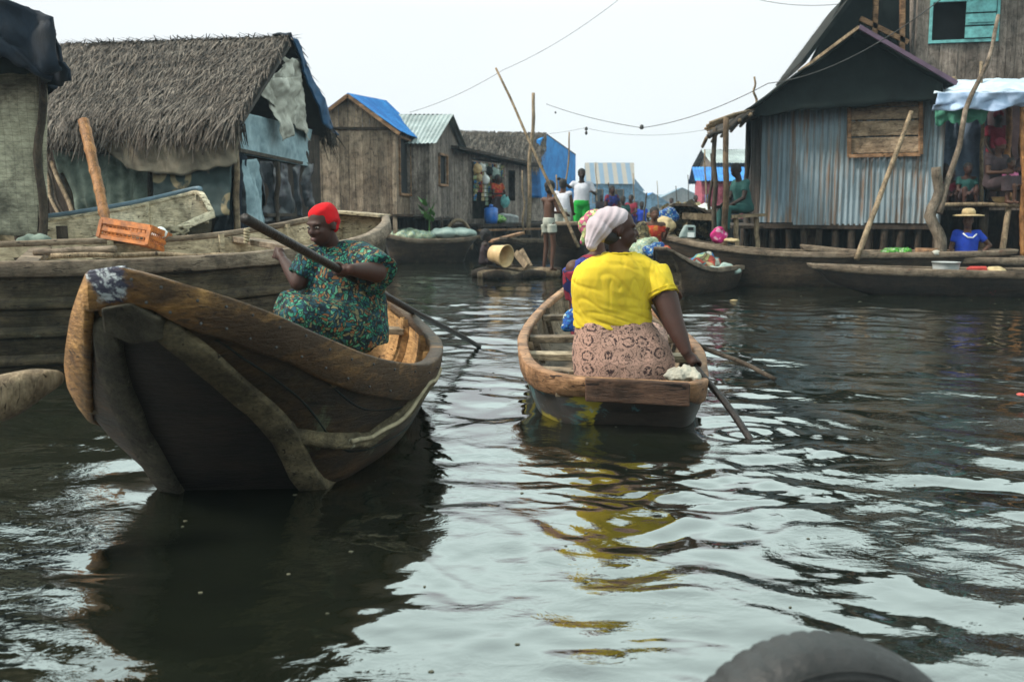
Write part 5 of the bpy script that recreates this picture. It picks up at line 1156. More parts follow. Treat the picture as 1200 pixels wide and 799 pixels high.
# ------------------------------------------------------------------ right bank: corrugated hut
def hut_right():
    r_ = thing('stilt_hut', 'rusty blue-grey corrugated hut on stilts with dark tarpaulin gable', 'hut', (6.3, 19.5, 0), 'stilt huts along the lagoon')
    A = P3(889, 262, 18.5); B = P3(1100, 262, 17.3); A.z = B.z = 0; dp = V((.55, 3.6, 0)); C, D = B+dp, A+dp
    up = lambda p, z: V((p.x, p.y, z))
    mb = MB(); L_ = (B-A).length; k = 5
    for i in range(k):
        a = lerp(A, B, i/k); b = lerp(A, B, (i+1)/k+.008); off = V((0, -.012*(i % 2), 0)); j = random.uniform(-.04, .03)
        corr_sheet(mb, up(a, 1.0+j)+off, up(b, 1.0+j)+off, up(b, 3.2)+off, up(a, 3.2)+off, .095, .014, 5, wob=.05)
    mb.build('wall', M['iron_hut'], r_)
    mb = MB(); corr_sheet(mb, up(B, 1.0)+V((.0, .02, 0)), up(C, 1.0), up(C, 3.3), up(B, 3.3)+V((.0, .02, 0)), .095, .014); mb.build('wall', M['iron_hut'], r_)
    mb = MB(); plank_wall(mb, D, A, 1.0, 3.1, .16); mb.build('wall', M['plank_dark'], r_)
    mb = MB(); c = (A+B+C+D)/4; q = [lerp(p, c, .06) for p in (A, B, C, D)]; mb.hexa([up(p, 1.02) for p in q]+[up(p, 3.1) for p in q]); mb.build('lining', M['black'], r_)
    # gable tarpaulin
    RF = P3(1003, 36, 17.1); EL, ER = P3(866, 134, 18.2), P3(1118, 101, 17.0); RB_ = RF+V((.6, 4.3, 0)); 
    mb = MB(); n_ = 26; P = []
    for i in range(n_+1):
        t = i/n_; tl = lerp(P3(884, 128, 18.2), P3(1104, 108, 17.1), t); px = 884+220*t
        tp = P3(px, 128-92*(px-884)/119 if px < 1003 else 36+(px-1003)/101*62, lerp(18.15, 17.05, t)); row = []
        for j in range(13):
            v = j/12; p = lerp(tl-V((0, 0, .12+.05*noise.noise(V((t*6, 0, 0))))), tp, v); row.append(p+V((0, -.07+.10*noise.noise(p*1.3)+.04*noise.noise(p*4), 0)))
        P.append(row)
    mb.grid(P, .02); mb.build('gable_tarp', M['tarp_black'], r_, True)
    for E, nm in ((EL, 1), (ER, 2)):
        E2 = E+V((.6, 4.4, 0)); mb = MB(); mb.grid(cloth_pts(RF+V((0, -.1, 0)), RB_, E2, E, 24, 16, .05, 1.6), .04); mb.build('roof', M['tarp_black'], r_, True)
    mb = MB(); mb.beam(RF+V((0, -.16, .03)), ER+V((0, -.1, .03)), .05, .07); mb.build('rake_batten', plain('faded_purple_batten', (.13, .075, .12), .7), r_)
    mb = MB(); mb.beam(RF+V((0, -.16, .03)), P3(935, 88, 17.7)+V((0, -.06, .04)), .05, .05); mb.build('rake_batten', M['pole'], r_)
    # boarded window
    wr = thing; f0, f1 = 995, 1079
    mb = MB(); z = [(112, 126), (127, 141), (143, 160), (162, 180)]; Yw = lambda px: lerp(18.5, 17.3, (px-889)/211)-.05
    for i, (a, b) in enumerate(z):
        p = [P3(f0+2, b, Yw(f0)), P3(f1-1, b-2, Yw(f1)), P3(f1-1, a-2+random.uniform(-1, 1), Yw(f1)), P3(f0+2, a, Yw(f0))]; q = [x+V((0, -.03, 0)) for x in p]; mb.hexa([p[0], p[1], p[2], p[3], q[0], q[1], q[2], q[3]])
    wnd = mb.build('boarded_window', wood('pale_window_boards', (.36, .27, .19), (.17, .12, .08), (.15, .3, 1), 9, .8, .25, (.5, .45, .4), .6), r_)
    for (a, b, cc, dd) in ((f0, 111, f0, 184), (f1, 108, f1, 181), (f0, 183, f1, 181), (f0, 110, f1, 108)):
        mb = MB(); mb.beam(P3(a, b, Yw(a)-.05), P3(cc, dd, Yw(cc)-.05), .06, .05, (0, 1, 0)); mb.build('frame', M['plank_warm'], wnd)
    mb = MB(); mb.hexa([up(p, .9) for p in (A, B, C, D)]+[up(p, .99) for p in (A, B, C, D)]); mb.build('floor', M['plank_dark'], r_)
    stilts(r_, [lerp(A, B, k/11)+V((0, .1, 0)) for k in range(12)] + [lerp(D, C, k/6) for k in range(7)] + [lerp(A, B, k/5)+V((.2, 1.8, 0)) for k in range(6)], .92, r=.065)
    mb = MB(); plank_wall(mb, D+V((0, .1, 0)), C+V((0, .1, 0)), -.3, .88, .2, jag=.1, gap=.0); mb.build('added_dark_boards', M['plank_dark'], r_)  # dark boards added behind the stilts to block the bright gaps
    for (x, y0, y1, w_) in ((953, 260, 296, .3), (1020, 262, 292, .1)):
        mb = MB(); mb.box(P3(x, (y0+y1)/2, 19.0), (w_, .03, .55), .1); mb.build('back_board', M['plank'], r_)
    # porch
    mb = MB()
    for k in range(9):
        a = P3(832+random.uniform(-6, 4), 150+3*k*.6-6, 17.2+.3*k); b = P3(888, 128+k*1.2, 18.3+.12*k); mb.tube([a, lerp(a, b, .5)+V((0, 0, .03)), b], .028, 6)
    for k in range(5):
        a = P3(828+k*13, 162-k*7, 17.3+.1*k); mb.tube([a, a+V((.5, 3, .05))], .035, 6)
    mb.build('porch_rafters', M['pole'], r_, True)
    cloth('porch_cover', cloth_pts(P3(828, 160, 17.2), P3(884, 130, 18.0), P3(884, 126, 20.5), P3(838, 150, 20.5), 20, 10, .08, 2, seed=8), M['thatch_dark'], r_, .05)
    for k, (x, y0, y1, Y, rr) in enumerate(((838, 300, 150, 17.4, .045), (851, 305, 138, 17.2, .055), (834, 298, 180, 20, .035), (877, 300, 140, 20, .05))):
        pole('porch_post', P3(x-2, y0, Y), P3(x, y1, Y), rr, rr*.85, M['pole_dark'] if k != 1 else wood('brown_porch_post', (.2, .14, .09), (.08, .055, .035), (1, 1, .2), 14, .75, 0), r_, .04, k)
    mb = MB(); mb.hexa([P3(858, 268, 18.0), P3(892, 268, 18.0), P3(892, 264, 20.6), P3(850, 264, 20.6), P3(858, 264.5, 18.0), P3(892, 264.5, 18.0), P3(892, 261, 20.6), P3(850, 261, 20.6)]); mb.build('porch_deck', M['pole_dark'], r_)
    return r_
hut_right()
# porch bench
t_ = thing('bench', 'rough wooden bench on the porch under the seated man', 'bench', P3(872, 290, 17.6))
mb = MB(); mb.beam(P3(852, 254, 17.5), P3(893, 252, 17.7), .35, .05); mb.build('seat', M['pole'], t_)
for x, y in ((862, 17.45), (886, 17.6)): pole('leg', P3(x+2, 292, y), P3(x, 254, y), .04, .045, M['pole'], t_, .01, 3)
# ---- tall plank house behind
def tall_house():
    r_ = thing('stilt_hut', 'tall grey board house with an open turquoise-shuttered window, behind the white canopy', 'house', (10.5, 23, 0), 'stilt huts along the lagoon')
    A, B = P3(1064, 250, 21.0), P3(1330, 250, 20.0); A.z = B.z = 0; L_ = (B-A).length; d = (B-A)/L_; dp = V((.4, 4, 0))
    s = lambda px: (at(px, 0, lerp(21.0, 20.0, (px-1064)/266)).x-A.x)/d.x
    u0, u1 = s(1095), s(1170); z0, z1 = at(1130, 46, 20.7).z, at(1130, 1, 20.7).z
    mb = MB(); plank_wall(mb, A, B, 1.0, 6.9, .19, holes=((u0, u1, z0, z1),)); mb.build('wall', M['plank_grey'], r_)
    mb = MB(); plank_wall(mb, A+dp, A, 1.0, 6.9, .19); mb.build('wall', M['plank_grey'], r_)
    mb = MB(); up = lambda p, z: V((p.x, p.y, z)); q = [A+V((.15, .3, 0)), B+V((-.1, .3, 0)), B+dp, A+dp+V((.1, 0, 0))]; mb.hexa([up(p, 1.05) for p in q]+[up(p, 6.8) for p in q]); mb.build('lining', M['black'], r_)
    w_, g = window(r_, A, B, 0, z0, z1, u0, u1, 'turq')
    um = u0+(u1-u0)*.5; mb = MB()
    for k in range(3): mb.hexa([g(um+.02, z0+.02+k*(z1-z0)/3, .05), g(u1-.02, z0+.02+k*(z1-z0)/3, .05), g(u1-.02, z0+.02+k*(z1-z0)/3, .09), g(um+.02, z0+.02+k*(z1-z0)/3, .09)] + [g(um+.02, z0-.01+(k+1)*(z1-z0)/3, .05), g(u1-.02, z0-.01+(k+1)*(z1-z0)/3, .05), g(u1-.02, z0-.01+(k+1)*(z1-z0)/3, .09), g(um+.02, z0-.01+(k+1)*(z1-z0)/3, .09)])
    mb.beam(g(um+.05, z0+.35, .1), g(u1-.05, z0+.35, .1), .03, .07); mb.build('shutter', M['turq'], w_)
    # side wing roof sloping down to the left
    RA, EA = P3(1022, -30, 20.3), P3(944, 74, 21.0)
    RB, EB = RA+V((.5, 4, 0)), EA+V((.5, 4, 0)); mb = MB(); mb.grid([[lerp(lerp(EA, EB, i/6), lerp(RA, RB, i/6), j/8) for i in range(7)] for j in range(9)], .08); mb.m = 1
    thatch_mesh(mb, RA, RB, EA, EB, 2500, .35, .03, .2); mb.build('side_roof', [M['tarp_black'], M['thatch_dark']], r_)
    mb = MB(); q = [P3(940, 92, 21.3), P3(1066, 90, 21.1), P3(1066, -60, 21.1), P3(1012, -50, 21.1)]; mb.loft([q, [p+V((0, .1, 0)) for p in q]]); mb.build('wall', M['tarp_black'], r_)
    for a, b in (((1024, 60), (1028, -40)), ((1057, 60), (1058, -40)), ((1008, 22), (1064, 50))):
        mb = MB(); mb.beam(P3(a[0], a[1], 20.9), P3(b[0], b[1], 20.9), .1, .06, (0, 1, 0)); mb.build('timber', M['plank_warm'], r_)
    mb = MB(); mb.box((10.4, 22.4, 7.0), (6, 4.6, .12)); mb.build('roof', M['iron_grey'], r_)
    stilts(r_, [lerp(A, B, k/5) for k in range(6)]+[lerp(A+dp, B+dp, k/5) for k in range(6)], 1.05, r=.08)
tall_house()
# ---- canopy and deck at right
def canopy():
    r_ = thing('market_canopy', 'sagging white, blue and green sheet canopy on poles over the right-hand deck', 'canopy', (9, 17.5, 0))
    cloth('canopy_sheet', cloth_pts(P3(1094, 110, 16.6), P3(1290, 104, 16.2), P3(1290, 86, 18.8), P3(1110, 96, 18.8), 60, 24, .10, 1.5, sag=0, seed=2), M['tarp_canopy'], r_, .015)
    cloth('valance', cloth_pts(P3(1098, 109, 16.55), P3(1290, 106, 16.15), P3(1290, 124, 16.2), P3(1092, 130, 16.6), 60, 14, .10, 2.2, fold=.06, ff=26, edge=.1, seed=6), fabric('bluish_valance_sheet', (.4, .5, .66), (.2, .28, .42), .7, 3), r_, .01)
    cloth('green_valance', cloth_pts(P3(1096, 125, 16.8), P3(1162, 124, 16.8), P3(1156, 142, 16.8), P3(1097, 146, 16.8), 30, 14, .09, 2.5, fold=.04, ff=14, edge=.1, seed=3), M['tarp_green'], r_, .01)
    cloth('back_curtain', cloth_pts(P3(1098, 236, 18.9), P3(1158, 236, 18.9), P3(1156, 120, 18.9), P3(1098, 120, 18.9), 30, 30, .08, 1.5, fold=.05, ff=22, seed=9), M['curtain'], r_, .01)
    cloth('back_curtain', cloth_pts(P3(1158, 238, 19.4), P3(1300, 238, 19.0), P3(1300, 120, 19.0), P3(1156, 120, 19.4), 30, 30, .08, 1.5, fold=.05, ff=22, seed=19), M['dark_cloth'], r_, .01)
    for k, (x, y0, y1, Y, rr, mt) in enumerate(((1150, 240, 72, 17.9, .035, 'pole'), (1199, 300, 110, 16.5, .05, 'bamboo'), (1200, 240, 110, 18.6, .07, 'bamboo'), (1182, 240, 120, 18.4, .06, 'bamboo'), (1118, 90, 130, 18.5, .04, 'pole'))):
        pole('canopy_post', P3(x, y0, Y), P3(x, y1, Y), rr, rr*.85, M[mt], r_, .03, k, knots=True)
canopy()
def deck_right():
    r_ = thing('stilt_deck', 'stilted wooden deck crowded with people under the white canopy', 'deck', (9, 17.5, 0))
    mb = MB(); a, b, c, d = P3(1098, 239, 16.9), P3(1330, 239, 16.5), P3(1330, 239, 19.3), P3(1098, 239, 19.6)
    za = a.z
    for p in (a, b, c, d): p.z = za
    for k in range(15):
        f0, f1 = k/15, (k+.92)/15; q = [lerp(a, d, f0), lerp(b, c, f0), lerp(b, c, f1), lerp(a, d, f1)]; mb.hexa([p-V((0, 0, .05)) for p in q]+q)
    mb.build('deck_boards', M['plank_dark'], r_)
    pole('edge_rail', a+V((-.1, -.05, -.02)), b+V((0, -.05, -.02)), .035, .035, M['pole'], r_, .02, 3)
    stilts(r_, [(8.0, 17.0), (9.3, 17.1), (10.4, 17.0), (7.7, 19), (8.8, 19), (9.8, 19), (8.4, 18), (9.6, 18)], za-.05, r=.07)
    pole('stilt', P3(1174, 300, 16.3), P3(1182, 242, 16.8), .05, .045, M['pole'], r_, .02, 8)
    mb = MB(); mb.hexa([V((7.6, 19.7, -.2)), V((12, 19.5, -.2)), V((12, 19.6, -.2)), V((7.6, 19.8, -.2)), V((7.6, 19.7, za-.1)), V((12, 19.5, za-.1)), V((12, 19.6, za-.1)), V((7.6, 19.8, za-.1))]); mb.build('back_boards', M['plank_dark'], r_)
    return za
ZDECK = deck_right()
# ------------------------------------------------------------------ free poles, wires
def tagpole(name, lb, cat_, *a, **k): o = pole(name, *a, **k); setp(o, lb, cat_); return o
tagpole('punting_pole', 'long pale pole held by the boy standing on the raft', 'pole', P3(678, 290, 17.2), P3(581, 80, 18.2), .032, .02, M['pole'], None, .05, 1)
tagpole('mooring_post', 'tall thin post standing behind the boy, in front of the thatched store', 'post', P3(619, 275, 30), P3(625, 109, 30), .07, .05, M['pole'], None, .05, 2)
tagpole('punting_pole', 'thin upright pole held by the man in the white shirt', 'pole', P3(662, 285, 21.3), P3(667, 155, 21.5), .022, .016, M['pole'], None, .03, 3)
tagpole('leaning_pole', 'pale straight pole leaning on the corrugated hut, its foot in the boats', 'pole', P3(1004, 304, 15.7), P3(1068, 131, 16.6), .045, .036, M['pole'], None, .03, 4)
tagpole('leaning_pole', 'long forked branch leaning in front of the white canopy', 'pole', P3(1101, 250, 16.0), P3(1170, 18, 16.8), .05, .03, wood('grey_bark', (.25, .2, .16), (.1, .08, .06), (1, 1, .3), 12, .8, 0), None, .12, 5)
tagpole('mooring_post', 'thick crooked grey post at the right corner of the corrugated hut', 'post', P3(1100, 310, 15.95), P3(1097, 196, 16.15), .1, .075, wood('grey_bark_post', (.2, .165, .13), (.08, .065, .05), (1, 1, .3), 12, .8, 0), None, .12, 6)
o = pole('mooring_post', P3(130, 285, 8.9), P3(98, 142, 9.6), .042, .052, M['bamboo'], None, .02, 7, knots=True); setp(o, 'thick orange bamboo stump leaning above the orange crate', 'post')
for k, (x, y0, y1, Y, lb) in enumerate(((742, 270, 203, 45, 'thin distant mast right of the striped roof'), (698, 240, 190, 55, 'thin distant mast above the striped roof'), (770, 262, 212, 60, 'thin distant mast left of the pointed gable'), (826, 275, 175, 30, 'thin mast left of the porch'), (612, 275, 200, 27, 'short thin post behind the boy'), (713, 262, 214, 34, 'thin dark post right of the white-shirted man'), (884, 125, 90, 22, 'thin bare twig above the dark gable'), (652, 262, 205, 24, 'thin post left of the white-shirted man'))):
    tagpole('thin_mast', lb, 'pole', P3(x+2, y0, Y), P3(x, y1, Y), .03, .02, M['pole'] if k != 5 else M['pole_dark'], None, .04, k+10)
def wire(lb, pts, r_=.009):
    P = []; 
    for i in range(len(pts)-1):
        a, b = pts[i], pts[i+1]
        for j in range(12): t = j/12; P.append(lerp(a[0], b[0], t) + V((0, 0, -a[1]*4*t*(1-t))))
    P.append(pts[-1][0]); mb = MB(); mb.tube(P, r_, 5); o = mb.build('overhead_wire', M['wire'], None, True); setp(o, lb, 'wire')
wire('dark overhead wire dropping from the upper right to the hanging bulb', [(P3(1120, -14, 14), .25), (P3(900, 98, 18), .12), (P3(752, 150, 21), .06), (P3(640, 122, 26), 0)], .0075)
wire('thin overhead wire rising from the plank houses to the top edge', [(P3(480, 132, 27), .1), (P3(590, 82, 26), .15), (P3(740, -12, 24), 0)], .006)
wire('faint overhead wire level with the hanging bulbs', [(P3(530, 150, 36), .25), (P3(686, 150, 30), .2), (P3(838, 150, 26), .1), (P3(880, 140, 22), 0)], .005)
wire('short wire stretching over the top edge right of centre', [(P3(890, 0, 25), .1), (P3(1000, 3, 23), 0)], .007)
for k, (x, y, Y, lb) in enumerate(((752, 149, 21, 'dark bulb holder on the wire, rightmost of three'), (687, 151, 22, 'dark bulb with white glass on the wire, middle of three'), (651, 132, 24, 'small dark clip on the wire, leftmost of three'))):
    p = P3(x, y, Y); s = (1, .8, .5)[k]; mb = MB(); mb.tube([p+V((0, 0, .05*s)), p+V((0, 0, .03*s)), p-V((0, 0, .03*s)), p-V((0, 0, .05*s))], [.015*s, .04*s, .045*s, .02*s], 10)
    if k == 1: mb.ell(p-V((0, 0, .09)), (.03, .03, .045))
    o = mb.build('hanging_bulb', M['wire'], None, True); setp(o, lb, 'bulb', 'bulbs hanging on the overhead wire')
# ------------------------------------------------------------------ orange crate on boat C
def crate(c, sx, sy, sz, M_, label):
    r_ = thing('crate', label, 'crate', c); mb = MB(); g = lambda x, y, z: c + M_ @ V((x*sx/2, y*sy/2, z*sz))
    sl = .02
    for x in (-1, 1):
        for y in (-1, 1): mb.beam(g(x, y, 0), g(x, y, 1), .03, .03, M_ @ V((1, 0, 0)))
    for z, hgt in ((.04, .03), (.5, .03), (.97, .05)):
        for a, b in (((-1, -1), (1, -1)), ((1, -1), (1, 1)), ((1, 1), (-1, 1)), ((-1, 1), (-1, -1))): mb.beam(g(a[0], a[1], z), g(b[0], b[1], z), hgt*.5, hgt, M_ @ V((0, 0, 1)))
    mb.build('frame', M['orange'], r_)
    mb = MB()
    for k in range(1, 12):
        t = -1+2*k/12
        for a, b in (((t, -1, 0), (t, -1, 1)), ((t, 1, 0), (t, 1, 1)), ((-1, t, 0), (-1, t, 1)), ((1, t, 0), (1, t, 1))): mb.beam(g(*a), g(*b), .008, .008, M_ @ V((1, 1, 0)))
    for k in range(1, 10): t = -1+2*k/10; mb.beam(g(t, -1, .02), g(t, 1, .02), .02, .01); mb.beam(g(-1, t, .02), g(1, t, .02), .02, .01)
    for k in range(1, 5): 
        for a, b in (((-1, -1), (1, -1)), ((1, -1), (1, 1)), ((1, 1), (-1, 1)), ((-1, 1), (-1, -1))): mb.beam(g(a[0], a[1], k/5), g(b[0], b[1], k/5), .008, .008)
    mb.build('lattice', M['orange'], r_)
cc = P3(156, 287, 8.65); crate(cc, .46, .34, .15, (Matrix.Rotation(R(-12), 3, 'Z') @ Matrix.Rotation(R(8), 3, 'Y') @ Matrix.Rotation(R(-14), 3, 'X')), 'orange lattice plastic crate lying tilted on the mossy boat')
mb = MB(); mb.ell(P3(187, 273, 8.7), (.07, .05, .05)); mb.ell(P3(180, 277, 8.65), (.05, .04, .03)); o = mb.blob('white_bag', M['white_p'], None, .01, 2, disp=lambda c, n: .01*noise.noise(c*30)); setp(o, 'small white crumpled bag at the right end of the orange crate', 'bag')
mb = MB(); mb.ell(P3(38, 287, 8.6), (.16, .1, .09)); mb.ell(P3(48, 284, 8.6), (.09, .09, .08)); o = mb.blob('bundle', M['cloth_green'], None, .014, 2, disp=lambda c, n: .02*noise.noise(c*14)); setp(o, 'dark green cloth bundle on the mossy boat under the mat hut', 'bundle')
mb = MB(); P = [P3(57+random.uniform(-1, 1)+t*38, 287-1.5*math.sin(t*3), 8.6) for t in [i/14 for i in range(15)]]; mb.tube(P, [.03+.012*math.sin(i*2) for i in range(15)], 8); o = mb.blob('twisted_sheet', M['tarp_pale'], None, .011, 2); setp(o, 'twisted pale blue sheet lying right of the green bundle', 'sheet')
# rope heap in boat D
mb = MB(); P = [P3(201+14*math.cos(i*.7)+i*.12, 273+5*math.sin(i*.7*1.3)-2, 11.05+.1*math.sin(i*1.1)) for i in range(60)]; mb.tube(P, .018, 6); o = mb.build('rope_heap', M['rope'], None, True); setp(o, 'tangled rope heaped over the cross pole of the pale boat', 'rope')
# knot on boat C rim
mb = MB(); P = [P3(289+2.4*math.cos(i*.9), 268+i*.5, 8.75+.05*math.sin(i*.9)) for i in range(34)]; mb.tube(P, .012, 6); o = mb.build('rope_tie', M['rope'], None, True); setp(o, 'rope tied round the far rim of the mossy boat', 'rope')
# ------------------------------------------------------------------ paddles
def paddle(lb, a, b, r0, r1, mat, blade=None):
    r_ = thing('paddle', lb, 'paddle', b); mb = MB(); P, Rr = wobble_pole(a, b, r0, r1, 16, .012, 2); mb.tube(P, Rr, 10); mb.build('shaft', M[mat], r_, True)
    if blade:
        d = (b-a).normalized(); u, w_ = perp(d); mb = MB(); rg = []
        for f, k in ((0, .35), (.15, .8), (.5, 1), (.85, .95), (1, .5)): rg.append(ering(b+d*(f*blade[0]-.1), blade[1]*k, .012, u, w_, 14))
        mb.loft(rg); mb.build('blade', M[mat], r_, True)
    return r_
PA0, PA1 = P3(287, 256, 4.4), P3(563, 407, 8.9)
paddle('long black pole held across the body by the woman in the red headscarf', PA0, PA1+(PA1-PA0).normalized()*.25, .024, .02, 'pole_black')
PB1 = atz(878, 514, 0); PBh = P3(813, 424, 5.72); dB = (PBh-PB1).normalized()
paddle('dark wet paddle in the right hand of the woman in yellow', PBh+dB*1.0, PB1-dB*.15, .021, .019, 'pole_black', (.3, .06))
paddle('thin reddish oar with its tip resting on the water right of the woman in yellow', P3(757, 374, 8.3), atz(908, 444, .02), .018, .017, 'maroon_pole' if 'maroon_pole' in M else 'pole_dark')
# ------------------------------------------------------------------ hero: woman in yellow
M['yellow_seam'] = fabric('yellow_ribbing', (.5, .36, .01), None, .9, 20)
def woman_yellow():
    root = thing('person', 'woman in yellow jersey, lilac headscarf and brown printed wrapper, seen from behind', 'person', (.66, 5.9, .2), PG)
    Y = 5.92; Q = lambda px, py, y=Y: P3(px, py, y); rv, fv = V((1, 0.12, 0)).normalized(), V((-.12, 1, 0)).normalized()
    body = MB(); ys = [(440, 728, 52, .17), (410, 729, 50, .17), (385, 721, 41, .145), (355, 719, 39, .14), (330, 719, 40, .135), (316, 721, 36, .10), (306, 724, 24, .075), (296, 727, 13, .062)]
    rings = [ering(Q(px, py), w_*Y/F, dp, rv, fv, 24, .92) for py, px, w_, dp in ys]; body.loft(rings)
    hd = V((1, .07, -.03)).normalized(); hc = Q(725.5, 269, 5.93); g, Mx = head_mb(body, hc, hd, 1.06, Q(726, 300, 5.93))
    shR, elR, wrR = Q(767, 323), Q(789, 377, 5.78), Q(804, 412, 5.70)
    body.chain([shR+V((-.01, 0, -.02)), lerp(shR, elR, .5)+V((0.01, 0, 0)), elR, lerp(elR, wrR, .5), wrR], [.072, .078, .062, .052, .034], 16)
    grip(body, wrR, PBh, dB, .021, 1.05, 1)
    shL = Q(689, 324); elL = Q(690, 372, 6.25); wrL = PBh+dB*.62+V((-.07, .05, .03)); body.chain([shL, elL, wrL], [.068, .055, .033], 14); grip(body, wrL, PBh+dB*.62, dB, .021, 1.0, -1)
    for sx in (-1, 1): hp = Q(728+sx*22, 418, 6.0); kn = Q(728+sx*34, 392, 6.5); an = kn+V((0, .12, -.42)); body.chain([hp, kn, an], [.12, .075, .04], 14)
    b = body.blob('body', M['skin'], root, .0085, 3); face_parts(g, Mx, 1.06, root, b)
    # jersey
    s = MB(); ys = [(383, 718, 47, .18), (370, 718, 46.5, .178), (355, 717, 47.5, .176), (340, 717.5, 49, .174), (325, 719, 50, .165), (312, 721, 46, .145), (304, 723, 36, .118), (299, 725, 25, .09), (295, 726, 18, .075)]
    s.loft([ering(Q(px, py), w_*Y/F, dp, rv, fv, 30, .9) for py, px, w_, dp in ys])
    d = (elR-shR).normalized(); s.chain([Q(745, 313), shR+d*.02], [.085, .10], 16); s.tube([shR-d*.03, shR+d*.03, lerp(shR, elR, .42), lerp(shR, elR, .47)], [.095, .104, .097, .094], 20)
    dl = (elL-shL).normalized(); s.chain([Q(702, 315), shL, shL+dl*.06], [.085, .092, .09], 16); s.tube([shL-dl*.03, lerp(shL, elL, .5)], [.09, .085], 18)
    def fold(c, n):
        k = max(0, min(1, (.74-c.z)/.22)); u = c-shR
        rdg = lambda q, w_: -max(0, w_-abs(noise.noise(q)))/w_
        h = .004*noise.noise(V((c.x*9, c.y*9, c.z*9)))
        h += .008*k*rdg(V((c.x*2.5, c.y*4, c.z*15+c.x*4)), .22)                      # rolls above the waist
        h += .0055*rdg(V((c.x*6+c.z*7, c.y*5, c.z*2.5-c.x*2)), .13)                   # diagonal pulls
        h += .004*rdg(V((c.x*16, c.y*9, c.z*4+3)), .12)*(1-k)
        h += .009*math.exp(-u.length_squared/.03)*math.sin(u.dot(V((.75, 0, .66)))*70+2*noise.noise(c*8)); return h
    jer = s.blob('jersey', M['yellow'], root, .0065, 3, disp=fold)
    e_ = lerp(shR, elR, .455); u_, w_ = perp(d)
    for rr, off in ((.0965, 0), (.0975, -.022)):
        mb = MB(); mb.tube([e_+d*off+(u_*math.cos(a)+w_*math.sin(a))*rr for a in [2*math.pi*j/30 for j in range(31)]], .0025, 5); mb.build('sleeve_hem', M['yellow_seam'], jer, True)
    mb = MB(); mb.tube(ering(Q(726, 297), .09, .078, rv, fv, 30)+[ering(Q(726, 297), .09, .078, rv, fv, 30)[0]], .007, 6); mb.build('neck_band', M['yellow_seam'], jer, True)
    # wrapper
    s = MB(); ys = [(450, 731, 60, .25), (436, 731, 60.5, .25), (420, 730.5, 60, .25), (402, 727, 56, .225), (388, 722, 49.5, .195), (380, 719, 46, .182), (376.5, 718.5, 45, .176)]
    s.loft([ering(Q(px, py), w_*Y/F, dp, rv, fv, 30, .85) for py, px, w_, dp in ys])
    for sx in (-1, 1): s.chain([Q(729+sx*26, 422, 6.0), Q(729+sx*34, 398, 6.5)], [.14, .115], 16)
    s.chain([Q(729, 422, 6.1), Q(729, 402, 6.5)], [.14, .11])
    s.blob('wrapper', M['wrapper'], root, .010, 3, disp=lambda c, n: .010*noise.noise(V((c.x*8, c.y*8, c.z*5)))+.007*noise.noise(V((c.x*20, c.y*20, c.z*8))))
    # headscarf: wound round the skull, gathered behind and below
    s = MB(); s.ell(g(0, -.042, .052), (.092, .118, .08), Mx, 24, 16); s.ell(g(.0, -.105, .005), (.085, .09, .085), Mx, 20, 12)
    s.capsule(g(.01, -.125, -.01), g(.02, -.15, -.06), .07, .05); s.capsule(g(.02, -.15, -.06), g(.03, -.155, -.09), .05, .038)
    def sfold(c, n):
        q = (c-hc); y_ = q.dot(Mx.col[1]); z_ = q.dot(Mx.col[2]); return .0020*math.sin(math.atan2(z_+.19, y_+.22)*46 + 2.5*noise.noise(c*7)) + .003*noise.noise(c*12)
    s.blob('headscarf', M['lilac'], root, .0065, 2, disp=sfold)
    s = MB(); s.ell(g(0, -.045, -.04), (.077, .062, .05), Mx); s.blob('hair', M['hair'], root, .008, 1)
    m_ = MB(); m_.ell(g(.083, -.006, -.045), (.004, .004, .005)); m_.build('earring', M['enamel'], b, True)
woman_yellow()
